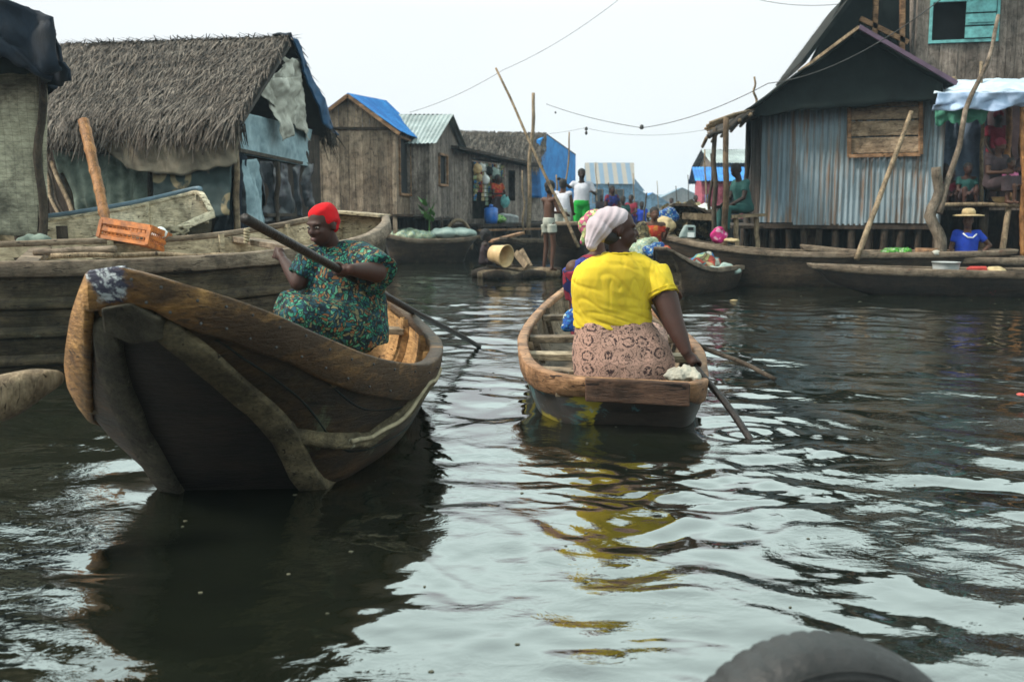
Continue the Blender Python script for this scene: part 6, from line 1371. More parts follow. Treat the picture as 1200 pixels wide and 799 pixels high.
def passenger():
    root = thing('person', 'woman in blue and red wrap and floral headscarf, seated ahead of the woman in yellow', 'person', (.6, 7.5, .2), PG)
    Y = 7.5; Q = lambda px, py, y=Y: P3(px+5, py, y); rv, fv = V((1, 0, 0)), V((0, 1, 0)); b = MB()
    ys = [(400, 700, 34, .2), (375, 700, 33, .19), (345, 698, 32, .17), (318, 698, 33, .15), (305, 698, 28, .11), (296, 698, 12, .06)]
    b.loft([ering(Q(px, py), w_*Y/F, dp, rv, fv, 20, .92) for py, px, w_, dp in ys]); g, Mx = head_mb(b, Q(693, 268), V((.25, 1, -.1)), 1, Q(697, 300))
    b.chain([Q(728, 315), Q(760, 350, 7.6), Q(779, 338, 7.9)], [.07, .05, .032]); open_hand(b, Q(779, 338, 7.9), V((.6, .5, -.25)), V((0, 0, -1)), 1.05, .5)
    b.chain([Q(668, 315), Q(670, 365, 7.6), Q(690, 372, 7.9)], [.07, .05, .032])
    for sx in (-1, 1): hp = Q(700+sx*12, 385, 7.6); kn = hp+V((sx*.06, .45, .05)); b.chain([hp, kn, kn+V((0, .05, -.3))], [.1, .06, .04])
    bb = b.blob('body', M['skin2'], root, .011, 3); face_parts(g, Mx, 1, root, bb)
    s = MB(); ys = [(402, 700, 37, .23), (375, 700, 35.5, .21), (345, 698, 35, .19), (318, 697.5, 36, .17), (306, 698, 31, .13), (299, 698, 18, .09)]
    s.loft([ering(Q(px, py), w_*Y/F, dp, rv, fv, 24, .92) for py, px, w_, dp in ys]); s.tube([Q(668, 315), Q(669, 350, 7.55)], [.095, .08], 14); s.tube([Q(728, 315), Q(745, 335, 7.55)], [.095, .08], 14)
    s.blob('wrap', M['wraps'], root, .011, 2, disp=lambda c, n: .01*noise.noise(V((c.x*12, c.y*12, c.z*8))))
    s = MB(); 
    for sx in (-1, 1): hp = Q(700+sx*12, 385, 7.6); kn = hp+V((sx*.06, .45, .05)); s.chain([hp, kn], [.13, .1])
    s.blob('skirt', M['wraps'], root, .014, 2)
    s = MB(); s.ell(g(0, -.02, .045), (.1, .118, .1), Mx); s.ell(g(-.04, -.07, .02), (.085, .07, .08), Mx); s.capsule(g(-.03, -.1, -.02), g(-.06, -.12, -.1), .05, .035); s.blob('headscarf', M['floral'], root, .009, 2, disp=lambda c, n: .008*noise.noise(c*18))
passenger()
mb = MB(); mb.capsule(P3(672, 375, 7.15), P3(678, 366, 7.2), .06, .05); mb.capsule(P3(668, 368, 7.2), P3(666, 382, 7.1), .035, .05); o = mb.blob('blue_cloth', M['blue_cloth'], None, .011, 2, disp=lambda c, n: .015*noise.noise(c*25)); setp(o, 'blue patterned cloth lying against the woman in yellow', 'cloth')
mb = MB(); q = HB.at(.30); tb = lerp(q[0], q[1], .47)-V((0, 0, .05))
for k in range(5): mb.tube([tb+V((-.045+.02*k, .1*math.cos(a), .04*math.sin(a))) for a in [2*math.pi*j/14 for j in range(15)]], .011, 6)
mb.capsule(tb+V((0, -.09, -.02)), tb+V((.02, -.1, -.13)), .018, .012); o = mb.build('blue_strap', M['blue_p'], None, True); setp(o, 'blue strap wound round the nearest cross board', 'strap')
mb = MB(); mb.ell(P3(800, 439, 5.62), (.10, .09, .04)); mb.capsule(P3(806, 434, 5.62), P3(818, 444, 5.5), .035, .018); mb.ell(P3(788, 441, 5.6), (.05, .05, .025)); o = mb.blob('plastic_bag', M['old_plastic'], None, .007, 1, disp=lambda c, n: .016*noise.noise(c*28)+.008*noise.noise(c*70)); setp(o, 'crumpled cream plastic bag at the stern beside the paddle hand', 'bag')
# ------------------------------------------------------------------ hero: woman in red headscarf
def woman_red():
    root = thing('person', 'woman in a red headscarf and green printed dress paddling the big brown boat', 'person', (-1.02, 5.95, .2), PG)
    Q = P3; f = V((-.74, -.66, 0)).normalized(); rv = f.cross(V((0, 0, 1))).normalized(); fv = f
    C = lambda px, py: Q(px, py, 5.98)
    b = MB(); ys = [(396, 402, .26, .2), (375, 403, .255, .21), (350, 403, .235, .2), (330, 400, .215, .18), (312, 397, .2, .155), (300, 396, .19, .12), (293, 393, .13, .09), (286, 390, .06, .06)]
    b.loft([ering(C(px, py), w_, dp, rv, fv, 24, .92) for py, px, w_, dp in ys])
    hd = V((-.50, -.83, -.22)).normalized(); hc = Q(378, 264, 5.88); g, Mx = head_mb(b, hc, hd, 1.03, Q(389, 292, 5.95))
    GA_t = (398-287)/(563-287); k = 1/((1-GA_t)/4.4+GA_t/8.9); G = P3(398, 316.5, k); dA = (PA1-PA0).normalized()
    shL, elL, wrL = Q(424, 304, 5.9), Q(441, 319, 5.72), Q(412, 316, 5.50)
    b.chain([shL, elL, lerp(elL, wrL, .5), wrL], [.085, .062, .05, .034], 14); grip(b, wrL, G, dA, .023, 1.05, 1)
    shR, elR, wrR = Q(364, 306, 5.92), Q(350, 331, 5.88), Q(333, 306, 6.1); b.chain([shR, elR, lerp(elR, wrR, .5), wrR], [.075, .052, .044, .03], 14)
    Gr = Q(325.5, 297, 6.2); grip(b, wrR, Gr, V((.3, .1, 1)), .014, 1.0, -1)
    hl, hr_ = Q(420, 384, 5.85), Q(388, 382, 6.05); kl, kr = Q(356, 372, 5.55), Q(344, 362, 6.0)
    for h_, k_ in ((hl, kl), (hr_, kr)): b.chain([h_, k_, k_+V((.03, .05, -.38))], [.12, .08, .045], 14)
    bb = b.blob('body', M['skin'], root, .0085, 3); face_parts(g, Mx, 1.03, root, bb)
    s = MB(); ys = [(402, 405, .29, .23), (385, 405, .29, .24), (360, 404, .27, .235), (338, 402, .245, .22), (322, 400, .225, .2), (308, 398, .215, .165), (300, 396.5, .2, .135), (294, 394, .155, .105), (290, 392, .11, .085)]
    s.loft([ering(C(px, py), w_, dp, rv, fv, 30, .92) for py, px, w_, dp in ys])
    e = lerp(shL, elL, .95); s.chain([Q(408, 300, 5.95), shL], [.1, .1], 14); s.tube([shL+V((-.02, 0, .02)), lerp(shL, e, .5), e+V((.015, 0, -.02))], [.1, .115, .125], 18)
    s.chain([Q(440, 322, 5.85), Q(438, 345, 5.9)], [.1, .05])
    e = lerp(shR, elR, .75); s.chain([Q(380, 300, 5.95), shR], [.09, .09], 14); s.tube([shR, e], [.09, .085], 16)
    for h_, k_ in ((hl, kl), (hr_, kr)): s.chain([h_, k_], [.155, .12], 16)
    s.chain([(hl+hr_)/2, (kl+kr)/2], [.16, .12]); s.tube([(kl+kr)/2+V((.02, 0, .02)), (kl+kr)/2+V((0, .02, -.3))], [.16, .18], 16)
    for k_ in (kl, kr): s.tube([k_, k_+V((.02, .03, -.25))], [.11, .11], 14)
    s.blob('dress', M['dress'], root, .0095, 3, disp=lambda c, n: .014*noise.noise(V((c.x*7, c.y*7, c.z*9)))+.009*noise.noise(V((c.x*18, c.y*18, c.z*12))))
    s = MB(); s.ell(g(0, -.022, .045), (.084, .098, .082), Mx, 24, 16); s.ell(g(0, -.055, .0), (.07, .06, .065), Mx, 20, 12)
    s.blob('headscarf', M['red_cloth'], root, .0065, 2, disp=lambda c, n: .004*math.sin((c-hc).dot(Mx.col[2])*80+3*noise.noise(c*10))+.003*noise.noise(c*30))
woman_red()
# ------------------------------------------------------------------ raft with two children
def raft():
    r_ = thing('log_raft', 'raft of lashed logs under the standing boy and the sitting child', 'raft', P3(608, 325, 18.6)); logs = [(556, 659, 18.9, .11), (553, 652, 18.55, .1), (560, 657, 18.2, .1), (566, 640, 17.95, .08), (600, 655, 19.2, .08)]
    for k, (a, b_, Y, rr) in enumerate(logs):
        p, q = atz(a, 322, .06), atz(b_, 322, .06); p.y = q.y = Y; p.x = (a-600)/F*Y; q.x = (b_-600)/F*Y; p.z = .05; q.z = .07; q.y += .25
        P, Rr = wobble_pole(p, q, rr, rr*.9, 14, .05, k); Rr[0] *= .7; Rr[-1] *= .7; mb = MB(); mb.tube(P, Rr, 10); mb.build('log', M['pole'] if k in (2,) else M['stilt'], r_, True)
    for k, (x0, y0, x1, y1) in enumerate(((570, 312, 610, 318), (590, 316, 640, 314), (600, 310, 632, 319), (575, 318, 600, 311))):
        mb = MB(); mb.beam(P3(x0, y0, 18.3+.1*k), P3(x1, y1, 18.4+.1*k), .09, .05); mb.build('cross_stick', M['pole'] if k % 2 else M['pole_dark'], r_)
raft()
b0 = P3(643, 318, 18.4); 
boy = standing(b0, 1.62, (.75, .65, 0), dict(lel=(-.2, .1, 1.15), lwr=(-.02, .34, 1.12), rel=(.22, .05, 1.14), rwr=(.1, .36, 1.1)), hw=.13)
figure('thin bare-chested boy in off-white shorts standing on the raft with a long pole', boy, (.75, .65, 0), (.4, .9, -.05), 'skin2', .92, None, 'shorts', 'big', .011, .115, .085, bottom_to='thigh', bottommat='shorts')
ch = sitting(P3(567, 312, 18.5), 1.25, (.8, .2, 0), dict(lel=(-.16, .15, .3), lwr=(-.05, .4, .2), rel=(.17, .15, .3), rwr=(.1, .42, .2)), kn=.36, kz=.16, drop=.22)
figure('dark child crouching on the raft behind the cream bucket', ch, (.8, -.1, 0), (.9, -.1, 0), 'skin3', .85, 'dark_cloth', 'dark_cloth', 'big', .012, .125, .085, bottom_to='knee')
# bucket lying on its side, mouth to the right-front
def bucket(c, d, r0, r1, h, mat, lb):
    d = V(d).normalized(); u, w_ = perp(d); mb = MB(); k = 24; rg = []
    for f, rr in ((0, r0*.9), (.02, r0), (.5, (r0+r1)/2), (.97, r1), (.975, r1*1.06), (1, r1*1.06), (1, r1*.97), (.5, (r0+r1)/2*.95), (.05, r0*.94)): rg.append([c+d*h*f+(u*math.cos(a)+w_*math.sin(a))*rr for a in [2*math.pi*j/k for j in range(k)]])
    mb.loft(rg); o = mb.build('bucket', M[mat], None, True); setp(o, lb, 'bucket'); return o
bucket(P3(577, 297, 18.2), (.75, -.62, -.12), .15, .2, .34, 'cream_p', 'large cream plastic bucket lying on its side on the raft')
for k, (x0, y0, x1, y1) in enumerate(((604, 296, 617, 312), (610, 293, 621, 313))):
    mb = MB(); mb.beam(P3(x0, y0, 18.6), P3(x1, y1, 18.3+.1*k), .12, .03, (0, 1, .3)); o = mb.build('loose_board', M['pole']); setp(o, ['pale board leaning on the raft right of the bucket', 'second pale board on the raft, nearer the boy'][k], 'board')
for k, (x0, y0, x1, y1, Y, lb) in enumerate(((575, 283, 612, 273, 23, 'long pale plank lying across the low dark boat below the shop'), (560, 270, 640, 268, 27, 'straight brown plank along the edge of the shop deck'), (590, 279, 612, 286, 22, 'short brown plank propped on the low dark boat'))):
    mb = MB(); mb.beam(P3(x0, y0, Y), P3(x1, y1, Y+.5), .22, .05); o = mb.build('loose_plank', M['plank_warm'] if k < 2 else M['pole_dark']); setp(o, lb, 'plank')
# ------------------------------------------------------------------ people at middle distance
st = standing(P3(686, 268, 21.4), 1.62, (-.2, -1, 0), dict(lel=(.32, .02, 1.22), lwr=(.27, .2, 1.05), rel=(-.27, .05, 1.22), rwr=(-.42, .1, 1.46)), hw=.16)
# facing the camera: right vector points to image left
st = standing(P3(681, 291, 21.4), 1.68, (-.1, -1, 0), dict(lel=(-.3, .0, 1.16), lwr=(-.24, .2, 1.2), rel=(.25, .04, 1.3), rwr=(.40, .08, 1.42)), hw=.16)
figure('man in white shirt and bright green trousers standing and holding an upright pole', st, (-.1, -1, 0), (.1, -1, -.05), 'skin3', 1, 'white_shirt', 'green_pants', 'cap', .013, .16, .1, bottom_to='ankle', sleeve=.8)
st = standing(P3(659, 297, 20.6), 1.5, (.3, 1, 0), dict(lel=(-.22, .04, 1.1), lwr=(-.2, .2, .9), rel=(.22, .04, 1.1), rwr=(.2, .22, .95)), hw=.15)
figure('person in a white vest seen from behind, between the boy and the white-shirted man', st, (.3, 1, 0), (.3, 1, 0), 'skin2', 1, 'white_shirt', 'shorts', 'cap', .013, .15, .1, bottom_to='knee', sleeve=.1)
sitp = sitting(P3(705, 295, 19), 1.5, (-.3, -1, 0), dict(lel=(-.22, .1, .3), lwr=(-.1, .3, .25), rel=(.22, .1, .3), rwr=(.1, .3, .25)))
figure('dark seated person whose head shows above the lilac headscarf', sitp, (-.3, -1, 0), (.2, -1, 0), 'skin3', 1, 'floral', 'dark_cloth', 'cap', .014)
for k, (x, y, Y, lb, tp) in enumerate(((729, 285, 30, 'far dark-haired person in grey behind the woman in yellow', 'teal_shirt'), (751, 284, 34, 'tiny far person in a blue shirt left of the child in red', 'royal'))):
    st = standing(P3(x, y+8, Y), 1.6, (.2, -1, 0), dict(lel=(-.24, .05, 1.1), lwr=(-.22, .1, .85), rel=(.24, .05, 1.1), rwr=(.22, .1, .85)))
    figure(lb, st, (.2, -1, 0), (.2, -1, 0), 'skin3', 1, tp, 'dark_cloth', 'cap', .018, bottom_to='ankle')
ch = sitting(P3(766, 296, 15.6), 1.35, (-.1, -1, 0), dict(lel=(-.2, .05, .28), lwr=(-.24, .22, .42), rel=(.18, .05, .3), rwr=(.1, .25, .2)))
figure('child in a red and orange top sitting among the loaded packages', ch, (-.1, -1, 0), (.1, -1, .0), 'skin2', .9, 'red_top', 'dark_cloth', 'cap', .012, .125, .09)
mn = sitting(P3(872, 251, 17.6), 1.7, (-.85, -.35, 0), dict(lel=(-.2, .16, .28), lwr=(-.12, .40, .14), rel=(.2, .16, .28), rwr=(.08, .42, .16)), kz=.0, drop=.4, lean=.09)
figure('man in a dark teal shirt bending forward on the porch bench', mn, (-.85, -.35, 0), (-.85, -.4, -.4), 'skin3', 1, 'teal_shirt', 'teal_shirt', 'cap', .012, .17, .11, bottom_to='ankle')
sw = sitting(P3(1131, 311, 16.15), 1.62, (-.35, -1, 0), dict(lel=(-.36, .02, .34), lwr=(-.16, .14, .14), rel=(.24, .04, .3), rwr=(.2, .16, .1)), kz=.02, kn=.2, drop=.3)
figure('man in royal blue shirt and straw hat sitting in the slim boat, hand on hip', sw, (-.3, -1, 0), (-.5, -.8, -.1), 'skin2', 1, 'royal', 'straw', None, .011, .165, .11, sleeve=.6)
hc = V(sw['head'])+V((0, 0, .085)); root = thing('straw_hat', 'wide straw hat on the man in the royal blue shirt', 'hat', hc)
mb = MB(); mb.loft([ering(hc+V((0, 0, z)), rr, rr*1.05, V((1, 0, 0)), V((0, 1, 0)), 24) for z, rr in ((-.01, .235), (.012, .23), (.02, .12), (.0, .1))]); mb.build('brim', M['straw'], root, True)
mb = MB(); mb.loft([ering(hc+V((0, 0, z)), rr, rr*1.1, V((1, 0, 0)), V((0, 1, 0)), 24) for z, rr in ((.0, .105), (.07, .1), (.105, .085), (.12, .04))]); mb.build('crown_of_hat', M['straw'], root, True)
# lettering-like pale trim on the blue shirt: collar line and hem band
mb = MB(); ck = V(sw['chest']); mb.tube([ck+V((-.12, -.115, .10)), ck+V((-.05, -.14, .035)), ck+V((.03, -.145, .03)), ck+V((.1, -.12, .09))], .012, 6); o = mb.build('shirt_trim', M['white_p'], [x for x in bpy.data.objects if x.get('label', '').startswith('man in royal')][0], True)
# people on the right deck
zd = ZDECK
def dk(px, Y): p = at(px, 238, Y); p.z = zd; return p
lst = [(1112, 17.6, 1.15, 'skin', 'maroon', 'small dark child sitting at the left end of the deck', (-.2, -1, 0)),
       (1131, 17.4, 1.35, 'skin', 'teal_shirt', 'dark child in green top sitting beside the curtain', (-.1, -1, 0)),
       (1103, 17.8, 1.35, 'skin', 'maroon', 'dark child half hidden behind the corner post of the hut', (.1, -1, 0))]
for k, (px, Y, h, sk, tp, lb, f) in enumerate(lst):
    p = sitting(dk(px, Y), h, f, dict(lel=(-.2, .12, .3), lwr=(-.1, .3, .25), rel=(.2, .12, .3), rwr=(.1, .3, .25)), kz=.22, drop=.32, kn=.3)
    figure(lb, p, f, f, sk, .9, tp, 'dark_cloth', 'cap', .014, .13, .09)
p = sitting(dk(1164, 17.15)+V((0, 0, .22)), 1.7, (.3, -1, 0), dict(lel=(.24, .1, .3), lwr=(.1, .34, .3), rel=(-.24, .1, .3), rwr=(-.1, .36, .34)), kz=.05, drop=.3)
p['lel'], p['rel'] = p['rel'], p['lel']; p['lwr'], p['rwr'] = p['rwr'], p['lwr']
figure('woman in dark brown clothes and maroon scarf sitting on the deck, holding a small child', p, (.3, -1, 0), (.3, -1, -.3), 'skin2', 1, 'dark_cloth', 'dark_cloth', None, .013, .19, .12, scarf='maroon', bottom_to='skirt')
p = sitting(dk(1180, 16.9)+V((0, 0, .2)), 1.05, (.2, -1, 0), dict(lel=(-.2, .1, .3), lwr=(-.1, .3, .2), rel=(.2, .1, .3), rwr=(.1, .3, .2)))
figure('small child in pink on the lap beside the woman in brown', p, (.2, -1, 0), (.2, -1, 0), 'skin2', .8, 'pink', 'dark_cloth', 'cap', .012, .12, .09)
p = standing(dk(1163, 18.8), 1.72, (.1, -1, 0), dict(lel=(-.22, .05, 1.1), lwr=(-.18, .2, .9), rel=(.22, .05, 1.1), rwr=(.2, .2, .92)))
figure('dark figure with a maroon head wrap standing at the back of the deck', p, (.1, -1, 0), (-.2, -1, -.1), 'skin3', 1, 'maroon', 'dark_cloth', None, .015, scarf='maroon', bottom_to='skirt')
p = sitting(dk(1205, 17.3)+V((0, 0, .2)), 1.65, (-.4, -1, 0), dict(lel=(-.24, .1, .3), lwr=(-.1, .34, .3), rel=(.24, .1, .3), rwr=(.1, .36, .3)))
figure('seated figure cut by the right edge of the deck', p, (-.4, -1, 0), (-.4, -1, -.1), 'skin3', 1, 'dark_cloth', 'dark_cloth', 'cap', .015)
def bowl(c, r_, h, mat, lb):
    mb = MB(); rg = [ering(c+V((0, 0, z*h)), rr*r_, rr*r_, V((1, 0, 0)), V((0, 1, 0)), 22) for z, rr in ((0, .45), (.1, .55), (.5, .85), (1, 1), (1.02, 1.04), (1, .97), (.5, .8), (.15, .5))]; mb.loft(rg); o = mb.build('bowl', M[mat], None, True); setp(o, lb, 'bowl')
bowl(dk(1174, 16.95)+V((0, 0, .003)), .17, .11, 'cream_p', 'cream bowl on the deck edge before the woman in brown')
bowl(dk(1184, 16.95)+V((0, 0, .003)), .07, .07, 'white_p', 'small white cup right of the cream bowl')
p = sitting(P3(585, 252, 30.6), 1.6, (.3, -1, 0), dict(lel=(-.2, .1, .3), lwr=(-.1, .3, .25), rel=(.2, .1, .3), rwr=(.1, .3, .25)))
figure('shopkeeper in a red checked top leaning in the shop front', standing(P3(583, 268, 30.2), 1.6, (.6, -.8, 0), dict(lel=(-.24, .1, 1.1), lwr=(-.1, .32, 1.05), rel=(.24, .1, 1.1), rwr=(.1, .32, 1.1))), (.6, -.8, 0), (.7, -.7, 0), 'skin', 1, 'red_top', 'dark_cloth', 'cap', .016, .16, .1, bottom_to='skirt')
mb = MB(); mb.ell(P3(592, 236, 30), (.14, .1, .2)); o = mb.blob('turquoise_bag', M['turq'], None, .02, 2, disp=lambda c, n: .02*noise.noise(c*14)); setp(o, 'turquoise bag hanging at the right side of the shop front', 'bag')
# ------------------------------------------------------------------ loads in boats
mb = MB(); mb.ell((-2.55, 24.15, .62), (.5, .33, .18)); mb.ell((-2.2, 24.2, .62), (.4, .3, .13)); o = mb.blob('fishing_net', M['net'], None, .03, 2, disp=lambda c, n: .05*noise.noise(c*7)); setp(o, 'heap of pale yellow-green fishing net in the grey flat boat', 'net')
for k, (x, y) in enumerate(((-1.65, 24.3), (-1.25, 24.4))):
    mb = MB(); mb.ell((x, y, .68), (.4, .3, .14)); o = mb.blob('sack', M['sack'], None, .025, 2, disp=lambda c, n: .04*noise.noise(c*6+V((k*5, 0, 0)))); setp(o, ['pale sack lying beside the net in the grey flat boat', 'pale sack at the right end of the grey flat boat'][k], 'sack')
mb = MB()
for k in range(26):
    d = V((random.gauss(0, .5), random.gauss(0, .5), 1)).normalized(); p = P3(503, 262, 25.2)+V((random.uniform(-.15, .15), 0, random.uniform(0, .5))); s = perp(d)[0]*.05; mb.add([p-s, p+d*.1+s, p+d*.3, p+d*.1-s*2], [(0, 1, 2, 3)])
mb.tube([P3(503, 275, 25.3), P3(503, 250, 25.3)], .02, 6); o = mb.build('green_plant', M['leaf']); setp(o, 'small bright green leafy plant between the plank houses', 'plant')
mb = MB(); mb.tube([P3(537, 258, 26.5)+V((.35*math.cos(a), 0, -.6+.6*math.sin(a))) for a in [math.pi*j/16*1.0-.3 for j in range(16)]], .045, 8); o = mb.build('bent_hoop', M['pole'], None, True); setp(o, 'bent wooden hoop beneath the narrow plank house', 'hoop')
def package(c, sz, mat, lb, rz=0, name='package', cat_='package', lump=.03):
    mb = MB(); h = sz[2]
    for (x, y, z, q) in ((-.22, -.1, .45, .36), (.24, .05, .4, .34), (.02, .18, .62, .34), (-.05, -.2, .3, .4), (.1, 0, .75, .26)): mb.ell(c+V((x*sz[0], y*sz[1], z*h)), (sz[0]*q, sz[1]*q*1.1, h*q), Matrix.Rotation(rz+x, 3, 'Z'))
    o = mb.blob(name, M[mat], None, .022, 3, disp=lambda q, n: lump*noise.noise(q*9)); setp(o, lb, cat_)
# more craft and people crowding the far channel
for k, (x0, x1, Y0, Y1, lb) in enumerate(((690, 745, 26, 28, 'low brown boat in the far channel under the standing people'), (728, 790, 31, 33, 'brown boat in the far channel left of the firewood heap'), (700, 760, 40, 41, 'thin far boat lying across the channel mouth'), (776, 836, 37, 39, 'far boat lying before the pink house'))):
    line_boat('wooden_boat', lb, BG, ((x0-600)/F*Y0, Y0), ((x1-600)/F*Y1, Y1), .9, .4, .65, .55, thw=(.4,), tip=.3, strake=.06)
for k, (x, y, Y, h, tp, f, lb) in enumerate(((716, 284, 27, 1.5, 'wraps', (.5, -1, 0), 'far person in a blue and red wrap left of the person in teal'), (739, 286, 32, 1.55, 'maroon', (-.6, -1, 0), 'far person in maroon between the teal and blue shirts'), (786, 282, 38, 1.6, 'white_shirt', (-.3, -1, 0), 'tiny far person in white above the blue packages'), (814, 276, 38, 1.5, 'straw', (.4, -1, 0), 'tiny far person in tan before the pink house'), (704, 276, 40, 1.6, 'dark_cloth', (.2, -1, 0), 'tiny far person in dark clothes right of the green trousers'))):
    st = standing(P3(x, y, Y), h, f, dict(lel=(-.26, .08+.05*k, 1.12), lwr=(-.14, .3, 1.0+.05*k), rel=(.24, .05, 1.1), rwr=(.28, .12, .85)))
    figure(lb, st, f, f, 'skin', 1, tp, 'wraps' if k % 2 else 'dark_cloth', 'cap', .02, bottom_to='skirt' if k % 2 == 0 else 'ankle')
for k, (x, y0, y1, Y, dx, lb) in enumerate(((722, 272, 222, 28, 6, 'thin leaning pole over the low brown boat'), (758, 268, 226, 33, -5, 'thin pole leaning left of the child in red'), (792, 262, 218, 52, 3, 'short distant pole right of the firewood heap'), (681, 268, 214, 30, -3, 'thin pole rising beside the white-shirted man'), (806, 258, 205, 60, 2, 'distant pole before the pointed gable'))):
    tagpole('thin_mast', lb, 'pole', P3(x+dx, y0, Y), P3(x, y1, Y), .035, .022, M['pole_dark'], None, .04, k+30)
for k, (x, Y, mt, lb) in enumerate(((705, 27, 'bundle', 'brown bundle in the low brown boat'), (722, 27.3, 'sack', 'pale sack in the low brown boat'), (752, 32, 'straw', 'straw sack in the boat left of the firewood heap'), (770, 32.5, 'tarp_pale', 'pale blue bundle in the boat left of the firewood heap'), (800, 38, 'goods', 'coloured heap in the far boat before the pink house'))):
    c_ = P3(x, 270, Y); c_.z = .35; package(c_, (.7, .5, .4), mt, lb, name='bundle', cat_='bundle')
# covered stack of firewood behind the black boat
def shelter():
    r_ = thing('covered_stack', 'tall heap of bundled firewood with a board cover above the black boat', 'load', P3(800, 285, 20))
    mb = MB()
    for k in range(46):
        a = P3(random.uniform(776, 828), random.uniform(248, 282), random.uniform(18.4, 19.6)); l = random.uniform(.2, .45); d = V((random.gauss(0, 1), random.gauss(0, .6), random.gauss(0, .3))).normalized(); mb.tube([a-d*l, a+d*l], random.uniform(.05, .1), 7)
    mb.build('firewood', M['bundle'], r_)
    for a, b in (((773, 246), (812, 236)), ((800, 236), (836, 254))):
        pass
    mb = MB(); q = [P3(772, 250, 18.3), P3(790, 238, 18.3), P3(812, 239, 18.2), P3(842, 253, 18.2)]; mb.loft([q+[p-V((0, 0, .05)) for p in q[::-1]], [p+V((.1, 1.6, 0)) for p in q+[p-V((0, 0, .05)) for p in q[::-1]]]]); mb.build('cover', M['pole_dark'], r_)
    mb = MB(); mb.beam(P3(800, 253, 18.25), P3(838, 255, 18.2), .1, .12); mb.build('cover_beam', M['pole'], r_)
    for x in (778, 834): pole('post', P3(x, 290, 18.5), P3(x, 245, 18.5), .04, .04, M['pole_dark'], r_, .02, 2)
shelter()
package(P3(783, 262, 17.6), (.34, .25, .3), 'blue_cloth', 'blue and white package on top of the heap beside the child')
package(P3(777, 274, 17.3), (.4, .3, .3), 'straw', 'straw coloured sack between the child and the grey canister')
package(P3(757, 306, 15.0), (.55, .5, .36), 'net', 'yellow-green sack loaded in the small dark boat')
package(P3(768, 301, 14.6), (.32, .3, .22), 'blue_cloth', 'blue patterned packet at the prow of the small dark boat')
package(P3(782, 300, 14.5), (.16, .2, .16), 'red_top', 'orange packet right of the blue patterned packet')
package(P3(750, 292, 15.6), (.4, .4, .42), 'bundle', 'brown bundle left of the child in red')
package(P3(824, 318, 15.9), (.55, .4, .3), 'goods', 'heap of printed packaging waste floating before the black boat', name='packaging_heap', cat_='litter', lump=.06)
package(P3(846, 322, 15.6), (.5, .3, .16), 'sack', 'pale crumpled plastic floating right of the packaging heap', name='floating_plastic', cat_='litter', lump=.06)
# grey canister with white label, pink bag
r_ = thing('canister', 'grey-green plastic canister with a white panel on the rim of the black boat', 'canister', P3(806, 280, 16.7))
mb = MB(); c0 = P3(806, 279, 16.7); q = [c0+V((x, y, z)) for x, y, z in ((-.15, 0, 0), (.12, 0, 0), (.12, 0, .21), (-.05, 0, .22), (-.12, 0, .09))]; mb.loft([[p+V((0, -.09, 0)) for p in q], [p+V((0, .09, 0)) for p in q]]); mb.build('body', M['radio'], r_, bevel=.03)
mb = MB(); mb.box(c0+V((.035, -.094, .055)), (.11, .012, .08)); mb.build('panel', M['white_p'], r_); mb = MB(); mb.box(c0+V((.03, -.094, .155)), (.09, .012, .05)); mb.build('dark_panel', M['black'], r_)
package(P3(842, 284, 16.9), (.26, .22, .27), 'magenta', 'bright pink bag standing on the black boat under the porch', name='pink_bag', cat_='bag')
package(P3(857, 284, 16.8), (.22, .2, .08), 'straw', 'small tan lump on the rim right of the pink bag')
package(P3(825, 250, 30), (.4, .3, .3), 'white_p', 'white sack far off left of the porch', name='sack', cat_='sack')
# produce and tub in the slim boat
for k in range(9):
    mb = MB(); c = P3(1037+k*3.3, 297-2*(k % 2), 15.9+.1*(k % 3)); mb.ell(c, (.08, .08, .06)); mb.ell(c+V((.03, 0, .03)), (.05, .06, .04)); o = mb.blob('green_vegetable', M['green_veg'], None, .012, 1, disp=lambda q, n: .02*noise.noise(q*25)); setp(o, 'leafy green vegetable in the row beside the wooden tub', 'vegetable', 'green vegetables in the slim boat')
mb = MB(); c = P3(1085, 300, 15.9); mb.tube([c, c+V((0, 0, .12)), c+V((0, 0, .125)), c+V((0, 0, .02))], [.16, .17, .155, .15], 22); o = mb.build('wooden_tub', M['plank_warm'], None, True); setp(o, 'round tan wooden tub in the slim boat', 'tub')
package(P3(1098, 300, 15.7), (.16, .14, .1), 'tarp_white', 'small white bundle right of the wooden tub', name='white_bundle', cat_='bundle')
package(P3(1068, 299, 15.8), (.24, .12, .04), 'white_p', 'flat white packet left of the wooden tub')
mb = MB(); mb.hexa([P3(1134, 319, 14.2), P3(1158, 319, 14.2), P3(1158, 317, 14.6), P3(1136, 317, 14.6), P3(1132, 314, 14.2), P3(1156, 313, 14.2), P3(1156, 312, 14.6), P3(1136, 312, 14.6)]); o = mb.build('red_tray', M['red_p'], bevel=.01); setp(o, 'flat red tray in the foremost canoe at right', 'tray')
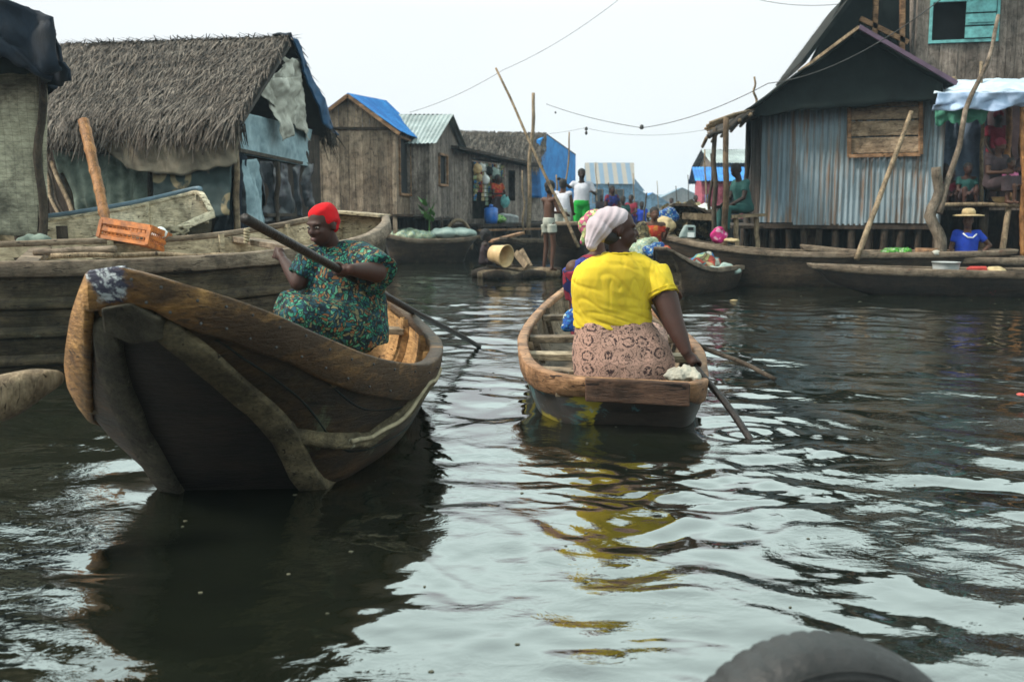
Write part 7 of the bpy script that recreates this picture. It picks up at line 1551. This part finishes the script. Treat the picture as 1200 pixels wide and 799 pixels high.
bucket(P3(1108, 320, 14.35), (0, 0, 1), .17, .19, .16, 'enamel', 'grey basin in the foremost canoe at right')
package(P3(1166, 321, 14.4), (.3, .2, .1), 'straw', 'small tan cloth right of the red tray', name='tan_cloth', cat_='cloth')
# ------------------------------------------------------------------ floating bits
for k, (x, y, mt, lb) in enumerate(((1197, 462, 'red_p', 'small red scrap floating at the right edge'), (860, 352, 'straw', 'tan scrap floating below the black boat'), (700, 330, 'white_p', 'white scrap floating left of the woman in yellow'))):
    c = atz(x, y, .006); mb = MB(); mb.ell(c, (.035+.02*(k > 0), .03, .008)); o = mb.blob('floating_scrap', M[mt], None, .006, 1, disp=lambda q, n: .006*noise.noise(q*30)); setp(o, lb, 'litter')
# ------------------------------------------------------------------ tyre fender in front
def tyre():
    r_ = thing('tyre', 'worn black tyre hanging as a fender at the bottom edge, out of focus', 'tyre', (.6, 1.75, 0))
    Rm, rt = .205, .085; c = V((.55, 1.64, .18)); ax_n = V((.12, -.95, .12)).normalized(); u = V((1, .1, 0)); u = (u-ax_n*u.dot(ax_n)).normalized(); w_ = ax_n.cross(u)
    if w_.z < 0: w_ = -w_
    prof = [(-.075, .0), (-.085, .035), (-.078, .075), (-.055, .098), (0, .104), (.055, .098), (.078, .075), (.085, .035), (.075, .0), (.062, -.01), (.066, .04), (.05, .08), (0, .088), (-.05, .08), (-.066, .04), (-.062, -.01)]
    mb = MB(); rg = []; NN = 176
    for i in range(NN+1):
        a = 2*math.pi*i/NN; rd = u*math.cos(a)+w_*math.sin(a); rg.append([c + rd*(Rm+.0+q[1]*.72-(.004 if (i % 4 == 0 and 3 <= j <= 5) else 0)) + ax_n*q[0] for j, q in enumerate(prof)])
    mb.loft(rg, cap=False); mb.build('tread_ring', M['rubber'], r_, True)
    mb = MB(); 
    for rr in (.04, .058): mb.tube([c+(u*math.cos(2*math.pi*i/72)+w_*math.sin(2*math.pi*i/72))*(Rm+rr*.72)+ax_n*.0835 for i in range(73)], .003, 6)
    mb.build('sidewall_rib', M['rubber'], r_, True)
tyre()
